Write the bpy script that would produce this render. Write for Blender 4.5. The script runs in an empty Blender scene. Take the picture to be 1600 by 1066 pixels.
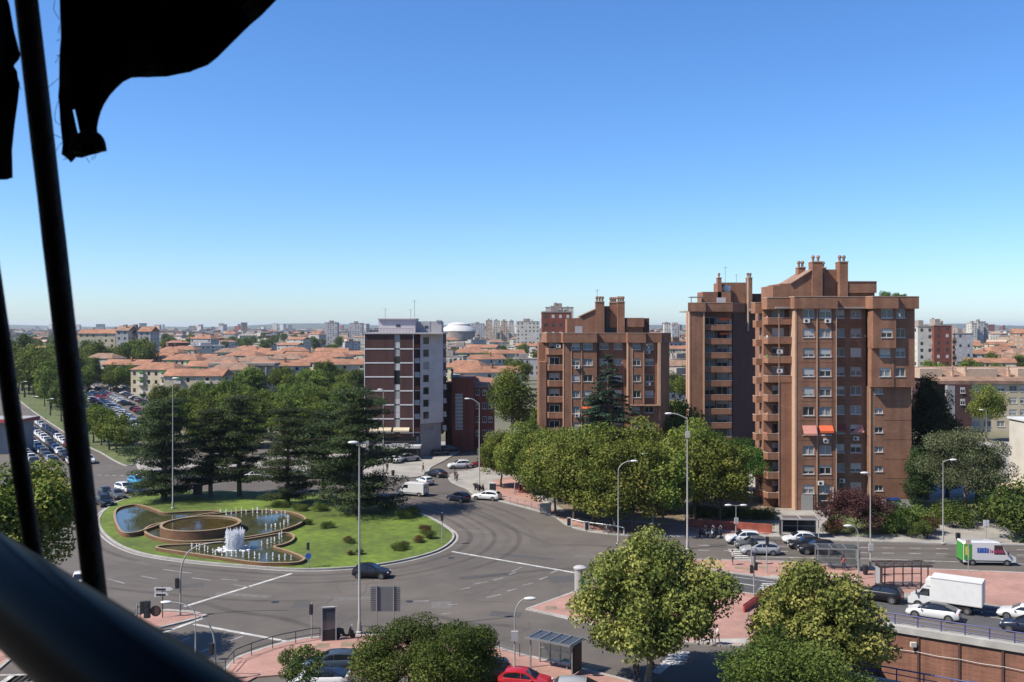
import bpy, bmesh, math, random
import numpy as np
from mathutils import Vector, Matrix
from mathutils.geometry import tessellate_polygon
R = math.radians
SC = bpy.context.scene
COL = SC.collection
# ------------------------------------------------------------------ camera, sky, sun, exposure
F, CH, HY = 1500.0, 27.5, 510.0          # focal length in photo pixels, eye height, horizon row
cam = bpy.data.objects.new('camera', bpy.data.cameras.new('camera'))
COL.objects.link(cam); SC.camera = cam
cam.location = (0, 0, CH); cam.rotation_euler = (R(90), 0, 0)
cam.data.sensor_width = 36; cam.data.lens = 36 * F / 1600
cam.data.shift_y = -23 / 1600
cam.data.clip_start = 0.05; cam.data.clip_end = 40000
cam.data.dof.use_dof = True; cam.data.dof.focus_distance = 140; cam.data.dof.aperture_fstop = 13
SUN_AZ, SUN_EL = 20.0, 49.0              # from the left, a little behind the viewer
az = R(SUN_AZ); el = R(SUN_EL)
sdir = Vector((-math.cos(az) * math.cos(el), -math.sin(az) * math.cos(el), math.sin(el)))
W = bpy.data.worlds.new('World'); SC.world = W; W.use_nodes = True
nt = W.node_tree; nt.nodes.clear()
sky = nt.nodes.new('ShaderNodeTexSky'); sky.sky_type = 'NISHITA'; sky.sun_disc = False
sky.sun_elevation = el; sky.sun_rotation = math.atan2(sdir.x, sdir.y)
sky.altitude = 650; sky.air_density = 1.0; sky.dust_density = 0.8; sky.ozone_density = 9.0
bg = nt.nodes.new('ShaderNodeBackground'); bg.inputs['Strength'].default_value = 0.113
wo = nt.nodes.new('ShaderNodeOutputWorld')
hsn = nt.nodes.new('ShaderNodeHueSaturation'); hsn.inputs['Hue'].default_value = .503; hsn.inputs['Saturation'].default_value = 1.1
nt.links.new(sky.outputs[0], hsn.inputs['Color']); nt.links.new(hsn.outputs[0], bg.inputs[0]); nt.links.new(bg.outputs[0], wo.inputs[0])
sl = bpy.data.lights.new('sun', 'SUN'); sl.energy = 5.0; sl.angle = R(0.5); sl.color = (1.0, 0.93, 0.82)
sun = bpy.data.objects.new('sun', sl); COL.objects.link(sun)
sun.rotation_euler = sdir.to_track_quat('Z', 'Y').to_euler(); sun.location = (-60, -20, 90)
SC.view_settings.view_transform = 'Standard'; SC.view_settings.look = 'None'
SC.view_settings.exposure = 0.75; SC.view_settings.gamma = 1.0
SC.cycles.max_bounces = 6; SC.cycles.diffuse_bounces = 3; SC.cycles.glossy_bounces = 3
SC.cycles.transmission_bounces = 4; SC.cycles.transparent_max_bounces = 8
# ------------------------------------------------------------------ helpers
def G(x, y, z=0.0):                       # photo pixel on the level z -> place in the world
    Y = F * (CH - z) / (y - HY)
    return Vector(((x - 800) * Y / F, Y, z))
def PD(x, y, Y):                          # photo pixel at distance Y
    return Vector(((x - 800) * Y / F, Y, CH - (y - HY) * Y / F))
class MB:
    def __init__(s): s.v = []; s.f = []; s.m = []
    def add(s, vs, fs, m=0):
        o = len(s.v); s.v += [tuple(p) for p in vs]
        for f in fs: s.f.append(tuple(i + o for i in f)); s.m.append(m)
        return s
    def box(s, x0, x1, y0, y1, z0, z1, m=0, rz=0, c=None):
        vs = [(x, y, z) for z in (z0, z1) for y in (y0, y1) for x in (x0, x1)]
        if rz:
            ca, sa = math.cos(rz), math.sin(rz); cx, cy = c or ((x0+x1)/2, (y0+y1)/2)
            vs = [(cx+(x-cx)*ca-(y-cy)*sa, cy+(x-cx)*sa+(y-cy)*ca, z) for x, y, z in vs]
        return s.add(vs, [(0,2,3,1),(4,5,7,6),(0,1,5,4),(2,6,7,3),(0,4,6,2),(1,3,7,5)], m)
    def quad(s, a, b, c, d, m=0): return s.add([a, b, c, d], [(0,1,2,3)], m)
    def prism(s, pts, z0, z1, m=0, cap=True, bottom=False):
        n = len(pts)
        ar = sum(pts[i][0]*pts[(i+1)%n][1]-pts[(i+1)%n][0]*pts[i][1] for i in range(n))
        if ar < 0: pts = list(pts)[::-1]
        vs = [(p[0], p[1], z0) for p in pts] + [(p[0], p[1], z1) for p in pts]
        fs = [(i, (i+1)%n, (i+1)%n+n, i+n) for i in range(n)]
        if cap:
            tr = tessellate_polygon([[Vector((p[0], p[1], 0)) for p in pts]])
            for t in tr:
                a, b, c = [pts[i] for i in t]
                if (b[0]-a[0])*(c[1]-a[1])-(c[0]-a[0])*(b[1]-a[1]) < 0: t = t[::-1]
                fs.append(tuple(i+n for i in t))
                if bottom: fs.append(tuple(t[::-1]))
        return s.add(vs, fs, m)
    def xprism(s, prof, y0, y1, m=0):     # profile in x,z extruded along y
        n = len(prof)
        vs = [(p[0], y0, p[1]) for p in prof] + [(p[0], y1, p[1]) for p in prof]
        fs = [(i, (i+1)%n, (i+1)%n+n, i+n) for i in range(n)]
        for t in tessellate_polygon([[Vector((p[0], p[1], 0)) for p in prof]]):
            fs.append(tuple(t)); fs.append(tuple(i+n for i in t[::-1]))
        return s.add(vs, fs, m)
    def tube(s, pts, r, n=6, m=0, cap=True):
        pts = [Vector(p) for p in pts]; k = len(pts)
        if not hasattr(r, '__len__'): r = [r]*k
        vs = []; fs = []; up = Vector((0.13, 0.21, 1)) 
        prev = None
        for i, p in enumerate(pts):
            t = (pts[min(i+1, k-1)] - pts[max(i-1, 0)]).normalized()
            if prev is None:
                a = t.cross(Vector((0,0,1)) if abs(t.z) < .9 else Vector((1,0,0))).normalized()
            else:
                a = (prev - t*prev.dot(t)).normalized()
            prev = a; b = t.cross(a)
            for j in range(n):
                w = 2*math.pi*j/n
                vs.append(p + (a*math.cos(w) + b*math.sin(w))*r[i])
        for i in range(k-1):
            for j in range(n):
                fs.append((i*n+j, i*n+(j+1)%n, (i+1)*n+(j+1)%n, (i+1)*n+j))
        if cap:
            fs.append(tuple(range(n))[::-1]); fs.append(tuple((k-1)*n+j for j in range(n)))
        return s.add(vs, fs, m)
    def lathe(s, prof, n=12, c=(0,0,0), m=0, axis='z'):
        vs = []; fs = []; k = len(prof)
        for r, h in prof:
            for j in range(n):
                w = 2*math.pi*j/n; x, y = r*math.cos(w), r*math.sin(w)
                vs.append({'z': (c[0]+x, c[1]+y, c[2]+h), 'y': (c[0]+x, c[1]+h, c[2]+y), 'x': (c[0]+h, c[1]+x, c[2]+y)}[axis])
        for i in range(k-1):
            for j in range(n):
                fs.append((i*n+j, i*n+(j+1)%n, (i+1)*n+(j+1)%n, (i+1)*n+j))
        fs.append(tuple(range(n))[::-1]); fs.append(tuple((k-1)*n+j for j in range(n)))
        return s.add(vs, fs, m)
    def ball(s, c, r, n=10, k=6, m=0):
        if not hasattr(r, '__len__'): r = (r, r, r)
        vs = []; fs = []
        for i in range(k+1):
            ph = math.pi*i/k
            for j in range(n):
                w = 2*math.pi*j/n
                vs.append((c[0]+r[0]*math.sin(ph)*math.cos(w), c[1]+r[1]*math.sin(ph)*math.sin(w), c[2]-r[2]*math.cos(ph)))
        for i in range(k):
            for j in range(n): fs.append((i*n+j, i*n+(j+1)%n, (i+1)*n+(j+1)%n, (i+1)*n+j))
        return s.add(vs, fs, m)
    def mesh(s, name, mat, off=None, smooth=0):
        me = bpy.data.meshes.new(name)
        v = s.v if off is None else [(p[0]-off[0], p[1]-off[1], p[2]-off[2]) for p in s.v]
        me.from_pydata(v, [], s.f)
        for mm in (mat if isinstance(mat, (list, tuple)) else [mat]): me.materials.append(mm)
        if any(s.m): me.polygons.foreach_set('material_index', s.m)
        if smooth:
            me.polygons.foreach_set('use_smooth', [True]*len(s.f))
            me.update(); me.set_sharp_from_angle(angle=R(smooth))
        me.update(); return me
    def build(s, name, mat, parent=None, smooth=0, local=False):
        off = None if (parent is None or local) else wloc(parent)
        return place(name, s.mesh(name, mat, off, smooth), parent)
def wloc(o):
    p = Vector(o.location)
    while o.parent: o = o.parent; p += Vector(o.location)
    return p
def place(name, me, parent=None, loc=(0,0,0), rz=0.0, scale=None):
    o = bpy.data.objects.new(name, me); COL.objects.link(o)
    o.location = loc; o.rotation_euler = (0, 0, rz)
    if scale is not None: o.scale = scale if hasattr(scale, '__len__') else (scale,)*3
    if parent: o.parent = parent
    return o
def tag(o, label, cat, group=None):
    o['label'] = label; o['category'] = cat
    if group: o['group'] = group
    return o
def thing(name, label, cat, loc=(0,0,0), rz=0, group=None):
    o = bpy.data.objects.new(name, None); COL.objects.link(o)
    o.location = loc; o.rotation_euler = (0,0,rz); o.empty_display_size = .2
    return tag(o, label, cat, group)
def struct(o): o['kind'] = 'structure'; return o
def stuff(o): o['kind'] = 'stuff'; return o
def copy_tree(o, parent=None):
    c = o.copy(); COL.objects.link(c); c.parent = parent
    for ch in kids.get(o.name, o.children): copy_tree(ch, c)
    return c
kids = {}
def catmull(pts, closed=False, n=6):
    P = [Vector(p) for p in pts]; k = len(P); out = []
    rng = range(k if closed else k-1)
    for i in rng:
        g = (lambda j: P[j % k]) if closed else (lambda j: P[max(0, min(k-1, j))])
        a, b, c, d = g(i-1), g(i), g(i+1), g(i+2)
        for q in range(n):
            t = q/n
            out.append(.5*((2*b) + (c-a)*t + (2*a-5*b+4*c-d)*t*t + (3*b-a-3*c+d)*t**3))
    if not closed: out.append(P[-1])
    return out
def sheet(name, outer, z, mat, holes=()):
    loops = [[Vector((p[0], p[1], 0)) for p in outer]] + [[Vector((p[0], p[1], 0)) for p in h] for h in holes]
    flat = [p for l in loops for p in l]; mb = MB(); fs = []
    for t in tessellate_polygon(loops):
        a, b, c = [flat[i] for i in t]
        if (b-a).cross(c-a).z < 0: t = t[::-1]
        fs.append(tuple(t))
    mb.add([(p.x, p.y, z) for p in flat], fs)
    return struct(mb.build(name, mat))
def ribbon(mb, path, w, z0, z1, m=0):     # solid strip along a path, offset to both sides
    P = [Vector((p[0], p[1], 0)) for p in path]; n = len(P); L = []; Rr = []
    for i, p in enumerate(P):
        t = (P[min(i+1, n-1)] - P[max(i-1, 0)]).normalized(); s = Vector((-t.y, t.x, 0))*w/2
        L.append(p+s); Rr.append(p-s)
    vs = []
    for a, b in zip(L, Rr): vs += [(a.x,a.y,z0),(b.x,b.y,z0),(b.x,b.y,z1),(a.x,a.y,z1)]
    fs = []
    for i in range(n-1):
        o = i*4
        fs += [(o+3,o+2,o+6,o+7),(o+1,o+5,o+6,o+2),(o,o+3,o+7,o+4)]
    fs += [(0,1,2,3), (4*n-1,4*n-2,4*n-3,4*n-4)]
    mb.add(vs, fs, m)
# ------------------------------------------------------------------ materials
def rgb(h):                               # sRGB 0-255 triple -> linear
    return tuple(((c/255)/12.92 if c/255 <= .04045 else ((c/255+.055)/1.055)**2.4) for c in h)
KM, KB, KL = .66, .62, 1.0     # overall surface reflectances for this exposure
def M(name, col, rough=.8, var=.12, scale=1.5, bump=0, bscale=20, metal=0, spec=.5, coat=0, detail=5, stain=0, sscale=.12):
    m = bpy.data.materials.new(name); m.use_nodes = True; t = m.node_tree; n = t.nodes
    b = n['Principled BSDF']; b.inputs['Roughness'].default_value = rough
    b.inputs['Metallic'].default_value = metal; b.inputs['Specular IOR Level'].default_value = spec
    b.inputs['Coat Weight'].default_value = coat
    col = tuple(c*KM for c in col)
    if var or stain:
        tc = n.new('ShaderNodeTexCoord'); nz = n.new('ShaderNodeTexNoise')
        nz.inputs['Scale'].default_value = scale; nz.inputs['Detail'].default_value = detail
        t.links.new(tc.outputs['Object'], nz.inputs['Vector'])
        rp = n.new('ShaderNodeMapRange'); rp.inputs[1].default_value = .3; rp.inputs[2].default_value = .7
        rp.inputs[3].default_value = 1-var; rp.inputs[4].default_value = 1+var
        t.links.new(nz.outputs['Fac'], rp.inputs[0]); last = rp.outputs[0]
        if stain:
            n2 = n.new('ShaderNodeTexNoise'); n2.inputs['Scale'].default_value = sscale; n2.inputs['Detail'].default_value = 6
            n2.inputs['Roughness'].default_value = .65
            t.links.new(tc.outputs['Object'], n2.inputs['Vector'])
            r2 = n.new('ShaderNodeMapRange'); r2.inputs[1].default_value = .35; r2.inputs[2].default_value = .65
            r2.inputs[3].default_value = 1-stain; r2.inputs[4].default_value = 1+stain*.6
            t.links.new(n2.outputs['Fac'], r2.inputs[0])
            mu = n.new('ShaderNodeMath'); mu.operation = 'MULTIPLY'
            t.links.new(last, mu.inputs[0]); t.links.new(r2.outputs[0], mu.inputs[1]); last = mu.outputs[0]
        mx = n.new('ShaderNodeVectorMath'); mx.operation = 'SCALE'; mx.inputs[0].default_value = col
        t.links.new(last, mx.inputs['Scale']); t.links.new(mx.outputs[0], b.inputs['Base Color'])
        m['_col'] = 1
    else: b.inputs['Base Color'].default_value = (*col, 1)
    if bump:
        tc = n.new('ShaderNodeTexCoord'); nb = n.new('ShaderNodeTexNoise'); nb.inputs['Scale'].default_value = bscale
        nb.inputs['Detail'].default_value = 4
        t.links.new(tc.outputs['Object'], nb.inputs['Vector'])
        bm = n.new('ShaderNodeBump'); bm.inputs['Strength'].default_value = bump; bm.inputs['Distance'].default_value = .05
        t.links.new(nb.outputs['Fac'], bm.inputs['Height']); t.links.new(bm.outputs[0], b.inputs['Normal'])
    return m
def brickM(name, c1, c2, mortar, bw=.24, bh=.065, ms=.01, var=.18, rough=.9, axis='facade', stain=.12, rowband=0):
    m = bpy.data.materials.new(name); m.use_nodes = True; t = m.node_tree; n = t.nodes
    b = n['Principled BSDF']; b.inputs['Roughness'].default_value = rough; b.inputs['Specular IOR Level'].default_value = .25
    tc = n.new('ShaderNodeTexCoord'); sp = n.new('ShaderNodeSeparateXYZ'); cb = n.new('ShaderNodeCombineXYZ')
    t.links.new(tc.outputs['Object'], sp.inputs[0])
    if axis == 'facade':
        ad = n.new('ShaderNodeMath'); ad.operation = 'ADD'
        t.links.new(sp.outputs[0], ad.inputs[0]); t.links.new(sp.outputs[1], ad.inputs[1])
        t.links.new(ad.outputs[0], cb.inputs[0]); t.links.new(sp.outputs[2], cb.inputs[1])
    else:
        t.links.new(sp.outputs[0], cb.inputs[0]); t.links.new(sp.outputs[1], cb.inputs[1])
    br = n.new('ShaderNodeTexBrick'); br.inputs['Scale'].default_value = 1
    br.inputs['Brick Width'].default_value = bw; br.inputs['Row Height'].default_value = bh; br.inputs['Mortar Size'].default_value = ms
    c1, c2, mortar = [tuple(q*KB for q in c) for c in (c1, c2, mortar)]
    br.inputs['Color1'].default_value = (*c1, 1); br.inputs['Color2'].default_value = (*c2, 1); br.inputs['Mortar'].default_value = (*mortar, 1)
    t.links.new(cb.outputs[0], br.inputs['Vector'])
    nz = n.new('ShaderNodeTexNoise'); nz.inputs['Scale'].default_value = .35; nz.inputs['Detail'].default_value = 8; nz.inputs['Roughness'].default_value = .65
    t.links.new(tc.outputs['Object'], nz.inputs['Vector'])
    rp = n.new('ShaderNodeMapRange'); rp.inputs[1].default_value = .3; rp.inputs[2].default_value = .7
    rp.inputs[3].default_value = 1-stain; rp.inputs[4].default_value = 1+stain
    t.links.new(nz.outputs['Fac'], rp.inputs[0])
    mp = n.new('ShaderNodeMapping'); mp.inputs['Scale'].default_value = (1.1,1.1,.09) if axis == 'facade' else (.25,.25,.25)
    t.links.new(tc.outputs['Object'], mp.inputs['Vector']); n3 = n.new('ShaderNodeTexNoise'); n3.inputs['Scale'].default_value = 1; n3.inputs['Detail'].default_value = 5; t.links.new(mp.outputs[0], n3.inputs['Vector'])
    r3 = n.new('ShaderNodeMapRange'); r3.inputs[1].default_value = .32; r3.inputs[2].default_value = .68; r3.inputs[3].default_value = .82; r3.inputs[4].default_value = 1.1; t.links.new(n3.outputs['Fac'], r3.inputs[0])
    m3 = n.new('ShaderNodeMath'); m3.operation = 'MULTIPLY'; t.links.new(rp.outputs[0], m3.inputs[0]); t.links.new(r3.outputs[0], m3.inputs[1])
    mx = n.new('ShaderNodeVectorMath'); mx.operation = 'SCALE'
    t.links.new(br.outputs['Color'], mx.inputs[0]); t.links.new(m3.outputs[0], mx.inputs['Scale'])
    t.links.new(mx.outputs[0], b.inputs['Base Color'])
    bm = n.new('ShaderNodeBump'); bm.inputs['Strength'].default_value = .4; bm.inputs['Distance'].default_value = .01
    t.links.new(br.outputs['Fac'], bm.inputs['Height']); bm.invert = True
    t.links.new(bm.outputs[0], b.inputs['Normal'])
    return m
def leafM(name, cols, rough=.7, trans=.28):
    m = bpy.data.materials.new(name); m.use_nodes = True; t = m.node_tree; n = t.nodes; n.clear()
    at = n.new('ShaderNodeAttribute'); at.attribute_name = 'tint'
    oi = n.new('ShaderNodeObjectInfo')
    cr = n.new('ShaderNodeValToRGB'); e = cr.color_ramp.elements
    while len(e) < len(cols): e.new(.5)
    for i, c in enumerate(cols): e[i].position = i/(len(cols)-1); e[i].color = (*[q*KL for q in c], 1)
    t.links.new(at.outputs['Fac'], cr.inputs[0])
    hs = n.new('ShaderNodeHueSaturation')
    mr = n.new('ShaderNodeMapRange'); mr.inputs[3].default_value = .8; mr.inputs[4].default_value = 1.25
    t.links.new(oi.outputs['Random'], mr.inputs[0]); t.links.new(mr.outputs[0], hs.inputs['Value'])
    mr2 = n.new('ShaderNodeMapRange'); mr2.inputs[3].default_value = .485; mr2.inputs[4].default_value = .515
    t.links.new(oi.outputs['Random'], mr2.inputs[0]); t.links.new(mr2.outputs[0], hs.inputs['Hue'])
    t.links.new(cr.outputs[0], hs.inputs['Color'])
    d = n.new('ShaderNodeBsdfPrincipled'); d.inputs['Roughness'].default_value = rough; d.inputs['Specular IOR Level'].default_value = .12
    tr = n.new('ShaderNodeBsdfTranslucent'); mx = n.new('ShaderNodeMixShader'); mx.inputs[0].default_value = trans
    o = n.new('ShaderNodeOutputMaterial')
    t.links.new(hs.outputs[0], d.inputs['Base Color']); t.links.new(hs.outputs[0], tr.inputs[0])
    t.links.new(d.outputs[0], mx.inputs[1]); t.links.new(tr.outputs[0], mx.inputs[2]); t.links.new(mx.outputs[0], o.inputs[0])
    return m
mt = {}
mt['asphalt'] = M('asphalt', (.134,.114,.096), .9, .10, .35, .25, 30, stain=.22, sscale=.05)
mt['asphalt_dark'] = M('dark asphalt', (.085,.085,.088), .9, .12, .4, .25, 30, stain=.2, sscale=.06)
mt['earth'] = M('dry earth', (.16,.15,.09), 1, .3, .05, .2, 5, stain=.3, sscale=.01)
mt['paint'] = M('road paint', (.56,.55,.52), .8, .25, 3, stain=.38, sscale=.9)
mt['wornpaint'] = M('worn road paint', (.30,.295,.285), .85, .3, 2.5, stain=.3, sscale=.8)
mt['kerb'] = M('granite kerb', (.42,.40,.37), .85, .15, 2, .2, 20, stain=.15, sscale=.4)
mt['redpave'] = brickM('red paving', (.52,.30,.24), (.47,.265,.215), (.4,.25,.2), .4, .4, .012, axis='ground', stain=.14)
mt['greypave'] = brickM('grey paving', (.44,.41,.36), (.40,.375,.335), (.3,.28,.26), .5, .5, .012, axis='ground', stain=.14)
mt['concrete'] = M('concrete', (.46,.44,.40), .9, .12, .8, .3, 12, stain=.2, sscale=.3)
mt['lawn'] = M('lawn', (.118,.178,.010), .9, .3, 1.1, .8, 16, stain=.42, sscale=.09)
mt['verge'] = M('rough grass', (.11,.14,.035), .95, .35, .6, .6, 9, stain=.3, sscale=.08)
mt['soil'] = M('park soil', (.26,.20,.13), .95, .25, .6, .3, 6, stain=.25)
mt['sand'] = M('pale sand path', (.55,.49,.38), .95, .12, .6, .2, 9)
mt['brickA'] = brickM('brown red brick', (.385,.188,.112), (.315,.148,.088), (.32,.19,.13), .5, .14, .012, stain=.2)
mt['brickB'] = brickM('dark brown brick', (.125,.06,.055), (.10,.048,.046), (.09,.055,.05), .5, .14, .012, stain=.12)
mt['brickC'] = brickM('red brick', (.30,.085,.055), (.25,.07,.05), (.2,.09,.07), .5, .14, .012, stain=.14)
mt['brickW'] = brickM('underpass brick', (.37,.155,.095), (.25,.10,.065), (.30,.2,.15), .3, .085, .012, stain=.25)
mt['beige'] = M('beige trim and sunlit edges', (.58,.36,.235), .85, .1, 1.5)  # paler than the wall brick; left-facing edges carry sunlight in this colour
mt['cope'] = M('pale parapet coping', (.55,.40,.29), .85, .12, 1)
mt['white'] = M('white paint', (.78,.77,.75), .5, .05, 2)
mt['pvc'] = M('white window frame', (.72,.71,.68), .4, .05, 2)
mt['cream'] = M('cream render', (.62,.53,.37), .9, .1, .4, stain=.1)
mt['creamw'] = M('pale render', (.66,.62,.54), .9, .1, .4, stain=.1)
mt['grey'] = M('grey render', (.36,.355,.36), .9, .08, .6, stain=.12)
mt['greyd'] = M('dark grey render', (.15,.115,.095), .9, .08, .6, stain=.12)
mt['pale'] = M('pale grey paint', (.66,.645,.63), .9, .08, .6, stain=.12)
mt['boardback'] = M('sign back', (.17,.185,.19), .6, .1, 2, metal=.2)
mt['greyl'] = M('light grey render', (.52,.50,.50), .9, .08, .6, stain=.12)
mt['pink'] = M('pale pink render', (.66,.58,.60), .9, .06, .5, stain=.08)
mt['tile'] = M('terracotta roof tiles', (.37,.175,.10), .9, .3, .5, .5, 6, stain=.2, sscale=.1)
mt['tile2'] = M('brown roof tiles', (.32,.195,.13), .9, .3, .5, .5, 6, stain=.2, sscale=.1)
mt['flatroof'] = M('gravel flat roof', (.36,.31,.27), .95, .2, .4, stain=.2)
mt['glass'] = M('window glass', (.03,.035,.04), .08, 0, spec=.7)
mt['glassm'] = M('mid window glass', (.10,.11,.12), .12, .3, .5, spec=.8)
mt['curtain'] = M('curtained window', (.34,.34,.32), .5, .25, 6, spec=.5)
mt['blind'] = M('white roller blind', (.60,.585,.55), .6, .06, 3)
mt['blindg'] = M('grey roller blind', (.40,.385,.36), .6, .06, 3)
mt['orange'] = M('orange awning cloth', (.75,.13,.045), .9, .06, 2)
mt['salmon'] = M('faded salmon awning cloth', (.62,.27,.21), .9, .06, 2)
mt['maroon'] = M('dark red awning cloth', (.30,.07,.06), .9, .06, 2)
mt['metal'] = M('galvanised steel', (.42,.42,.42), .45, .1, 3, metal=.6)
mt['dmetal'] = M('dark steel', (.05,.05,.055), .5, .1, 3, metal=.3)
mt['pole'] = M('grey painted pole', (.40,.385,.36), .6, .1, 2)
mt['lampw'] = M('white lamp housing', (.75,.75,.73), .35, .03, 3)
mt['black'] = M('black plastic', (.02,.02,.022), .5, 0)
mt['rubber'] = M('tyre rubber', (.025,.025,.026), .85, .1, 8)
mt['rim'] = M('alloy rim', (.45,.45,.46), .35, 0, metal=.7)
mt['carglass'] = M('car glass', (.015,.018,.022), .06, 0, spec=.8)
mt['redlens'] = M('red lamp lens', (.45,.02,.02), .2, 0)
mt['clearlens'] = M('clear lamp lens', (.7,.72,.75), .12, 0)
mt['blue'] = M('blue rail paint', (.045,.05,.20), .5, .1, 3)
mt['rust'] = M('rusty brown steel', (.09,.045,.035), .7, .2, 3)
mt['stone'] = M('brown fountain stone', (.19,.085,.036), .75, .2, 1.2, .2, 8, stain=.25, sscale=.5)
mt['stonetop'] = M('fountain coping', (.34,.24,.14), .7, .12, 1.5)
mt['red'] = M('red painted steel', (.55,.06,.05), .5, .08, 2)
mt['green'] = M('green painted steel', (.06,.32,.05), .5, .05, 2)
mt['signblue'] = M('blue sign', (.02,.10,.45), .4, 0)
mt['bark'] = M('grey brown bark', (.13,.10,.075), .95, .3, 4, .6, 14)
mt['barkp'] = M('pale plane bark', (.30,.26,.20), .95, .3, 4, .4, 14)
mt['foam'] = M('white water foam', (1.2,1.22,1.25), .5, 0, spec=.4)
_t = mt['foam'].node_tree; _tr = _t.nodes.new('ShaderNodeBsdfTransparent'); _mx = _t.nodes.new('ShaderNodeMixShader'); _mx.inputs[0].default_value = .62
_t.links.new(_tr.outputs[0], _mx.inputs[1]); _t.links.new(_t.nodes['Principled BSDF'].outputs[0], _mx.inputs[2]); _t.links.new(_mx.outputs[0], _t.nodes['Material Output'].inputs[0])
def waterM(name, col, rough=.04):
    m = M(name, col, rough, .25, .6, 0, spec=.9)
    t = m.node_tree; n = t.nodes; tc = n.new('ShaderNodeTexCoord'); nz = n.new('ShaderNodeTexNoise')
    nz.inputs['Scale'].default_value = 3.5; nz.inputs['Detail'].default_value = 3
    t.links.new(tc.outputs['Object'], nz.inputs['Vector'])
    bm = n.new('ShaderNodeBump'); bm.inputs['Strength'].default_value = .12; bm.inputs['Distance'].default_value = .03
    t.links.new(nz.outputs['Fac'], bm.inputs['Height']); t.links.new(bm.outputs[0], n['Principled BSDF'].inputs['Normal'])
    return m
mt['water'] = waterM('brown pond water', (.085,.062,.022))
mt['waterg'] = waterM('green pond water', (.075,.078,.035))
# ------------------------------------------------------------------ ground, roads, pavements
TD = Vector((.84, -.54, 0)).normalized(); TN = Vector((-.54, -.84, 0)).normalized()
TF0 = Vector((31.7, 90.0, 0)); TN0 = Vector((26.4, 76.15, 0)); TL = 45
TF1 = TF0 + TD*TL; TN1 = TN0 + TD*TL
TREN = [TF0, TF1, TN1, TN0]; TZ = -5.6
sheet('ground', [(-9000,-300),(9000,-300),(9000,12500),(-9000,12500)], -.012, mt['earth'], [TREN])
sheet('road', [(-125,40),(170,40),(170,230),(-125,230)], 0, mt['asphalt'], [TREN])
# avenue running away to the left
av = [G(45,637), G(105,680), G(140,703), G(150,702.0)]
sheet('avenue', [(-126,229),(-95,229), G(45,637)[:2], G(14,612)[:2], G(-8,594)[:2], (-700,1100),(-900,1100), (-210,229)], .004, mt['asphalt'])
sheet('parking_street', [G(120,588)[:2], G(165,598)[:2], G(215,618)[:2], G(250,650)[:2], G(262,690)[:2], G(232,700)[:2], G(196,650)[:2], G(130,607)[:2]], .008, mt['asphalt'])
def px(pts, z=0): return [tuple(G(x, y, z)[:2]) for x, y in pts]
def pavement(name, outline, mat, kerbpath=None, z=.13, closed=True):
    o = struct(MB().prism(outline, -.01, z).build(name, mat))
    if kerbpath:
        k = MB(); ribbon(k, kerbpath, .34, -.008, z+.012); kk = k.build('kerb', mt['kerb'], o)
    return o
def cat2(pts, n=5): return [tuple(p[:2]) for p in catmull([(a, b, 0) for a, b in pts], False, n)]
kB = cat2(px([(810,700),(785,714),(760,727),(735,735),(712,739),(702,747),(708,755),(729,764),(740,772),(762,779),(789,785.5),(821,794),(854,803),(872,811),(886,821),(911,829),(935,833),(981,837.5),(1074,839.5),(1160,839.5),(1230,840),(1271,842.5),(1328,846.5),(1419,848),(1480,850.5),(1600,852.5),(1720,855)]))
pB = pavement('pavement', kB + [(160,130),(160,228),(20,228)], mt['greypave'], kB)
# red paving along the square and in the little park
sheet('red_paving', px([(770,752),(800,745),(852,790),(905,815),(1010,818),(1080,824),(1205,832),(1205,836.5),(1074,837),(981,835.5),(935,831),(911,827),(890,821.5),(872,809),(852,800),(822,792),(790,783.5),(775,778)]), .136, mt['redpave'])
sheet('park_ground', px([(860,785),(1000,772),(1075,772),(1210,778),(1210,829),(1085,822),(1010,816),(905,813)]), .142, mt['soil'])
sheet('sand_path', px([(1120,768),(1160,757),(1235,765),(1235,780),(1150,778)]), .148, mt['sand'])
sheet('verge_lawn', px([(1300,790),(1480,785),(1640,785),(1640,838),(1500,832),(1440,836),(1330,838),(1290,833)]), .142, mt['verge'])
sheet('verge_path', px([(1478,846),(1440,842),(1465,822),(1505,815),(1560,818),(1600,842),(1600,848)]), .148, mt['greypave'])
kA = cat2(px([(560,741),(584,745.6),(607,747.5),(639,747),(659,744),(668,738),(673,731),(690,722),(715,708)]))
pavement('building_pavement', kA + [(-8,228),(-60,228)], mt['greypave'], kA)
kH = cat2(px([(214,726),(222,738),(250,744),(330,742),(420,741),(500,741),(556,741)]))
pavement('promenade', kH + px([(556,716),(214,716)]), mt['greypave'], kH)
kV = cat2(px([(112,683),(140,699.5),(158,708),(178,720),(196,728),(208,727)]))
pavement('avenue_verge', kV + px([(214,712),(196,690),(150,672),(110,668)]), mt['verge'], kV)
kV2 = cat2(px([(-10,594),(14,613),(45,638),(75,659),(112,683)]))
pavement('far_verge', kV2 + px([(135,668),(100,640),(40,600),(0,580)]), mt['verge'], kV2)
# median with the bus shelters
mFar = px([(1050,874),(1145,877),(1220,878.5),(1304,884.5),(1362,887),(1450,890.5),(1519,893),(1600,896.5),(1720,903)])
mNear = px([(1050,881),(1147,896.5),(1203,904),(1300,917),(1382,929),(1422,934.5),(1565,952),(1600,959),(1720,984)])
mout = mFar + mNear[::-1]
pD = pavement('median', mout, mt['redpave'])
k = MB(); ribbon(k, mFar, .3, -.008, .142); ribbon(k, mNear, .3, -.008, .142); k.build('kerb', mt['kerb'], pD)
sheet('median_strip', mNear[2:] + px([(1720,979),(1600,955),(1565,948.5),(1422,929),(1382,924),(1300,912),(1203,900.5)]), .136, mt['greypave'])
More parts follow.
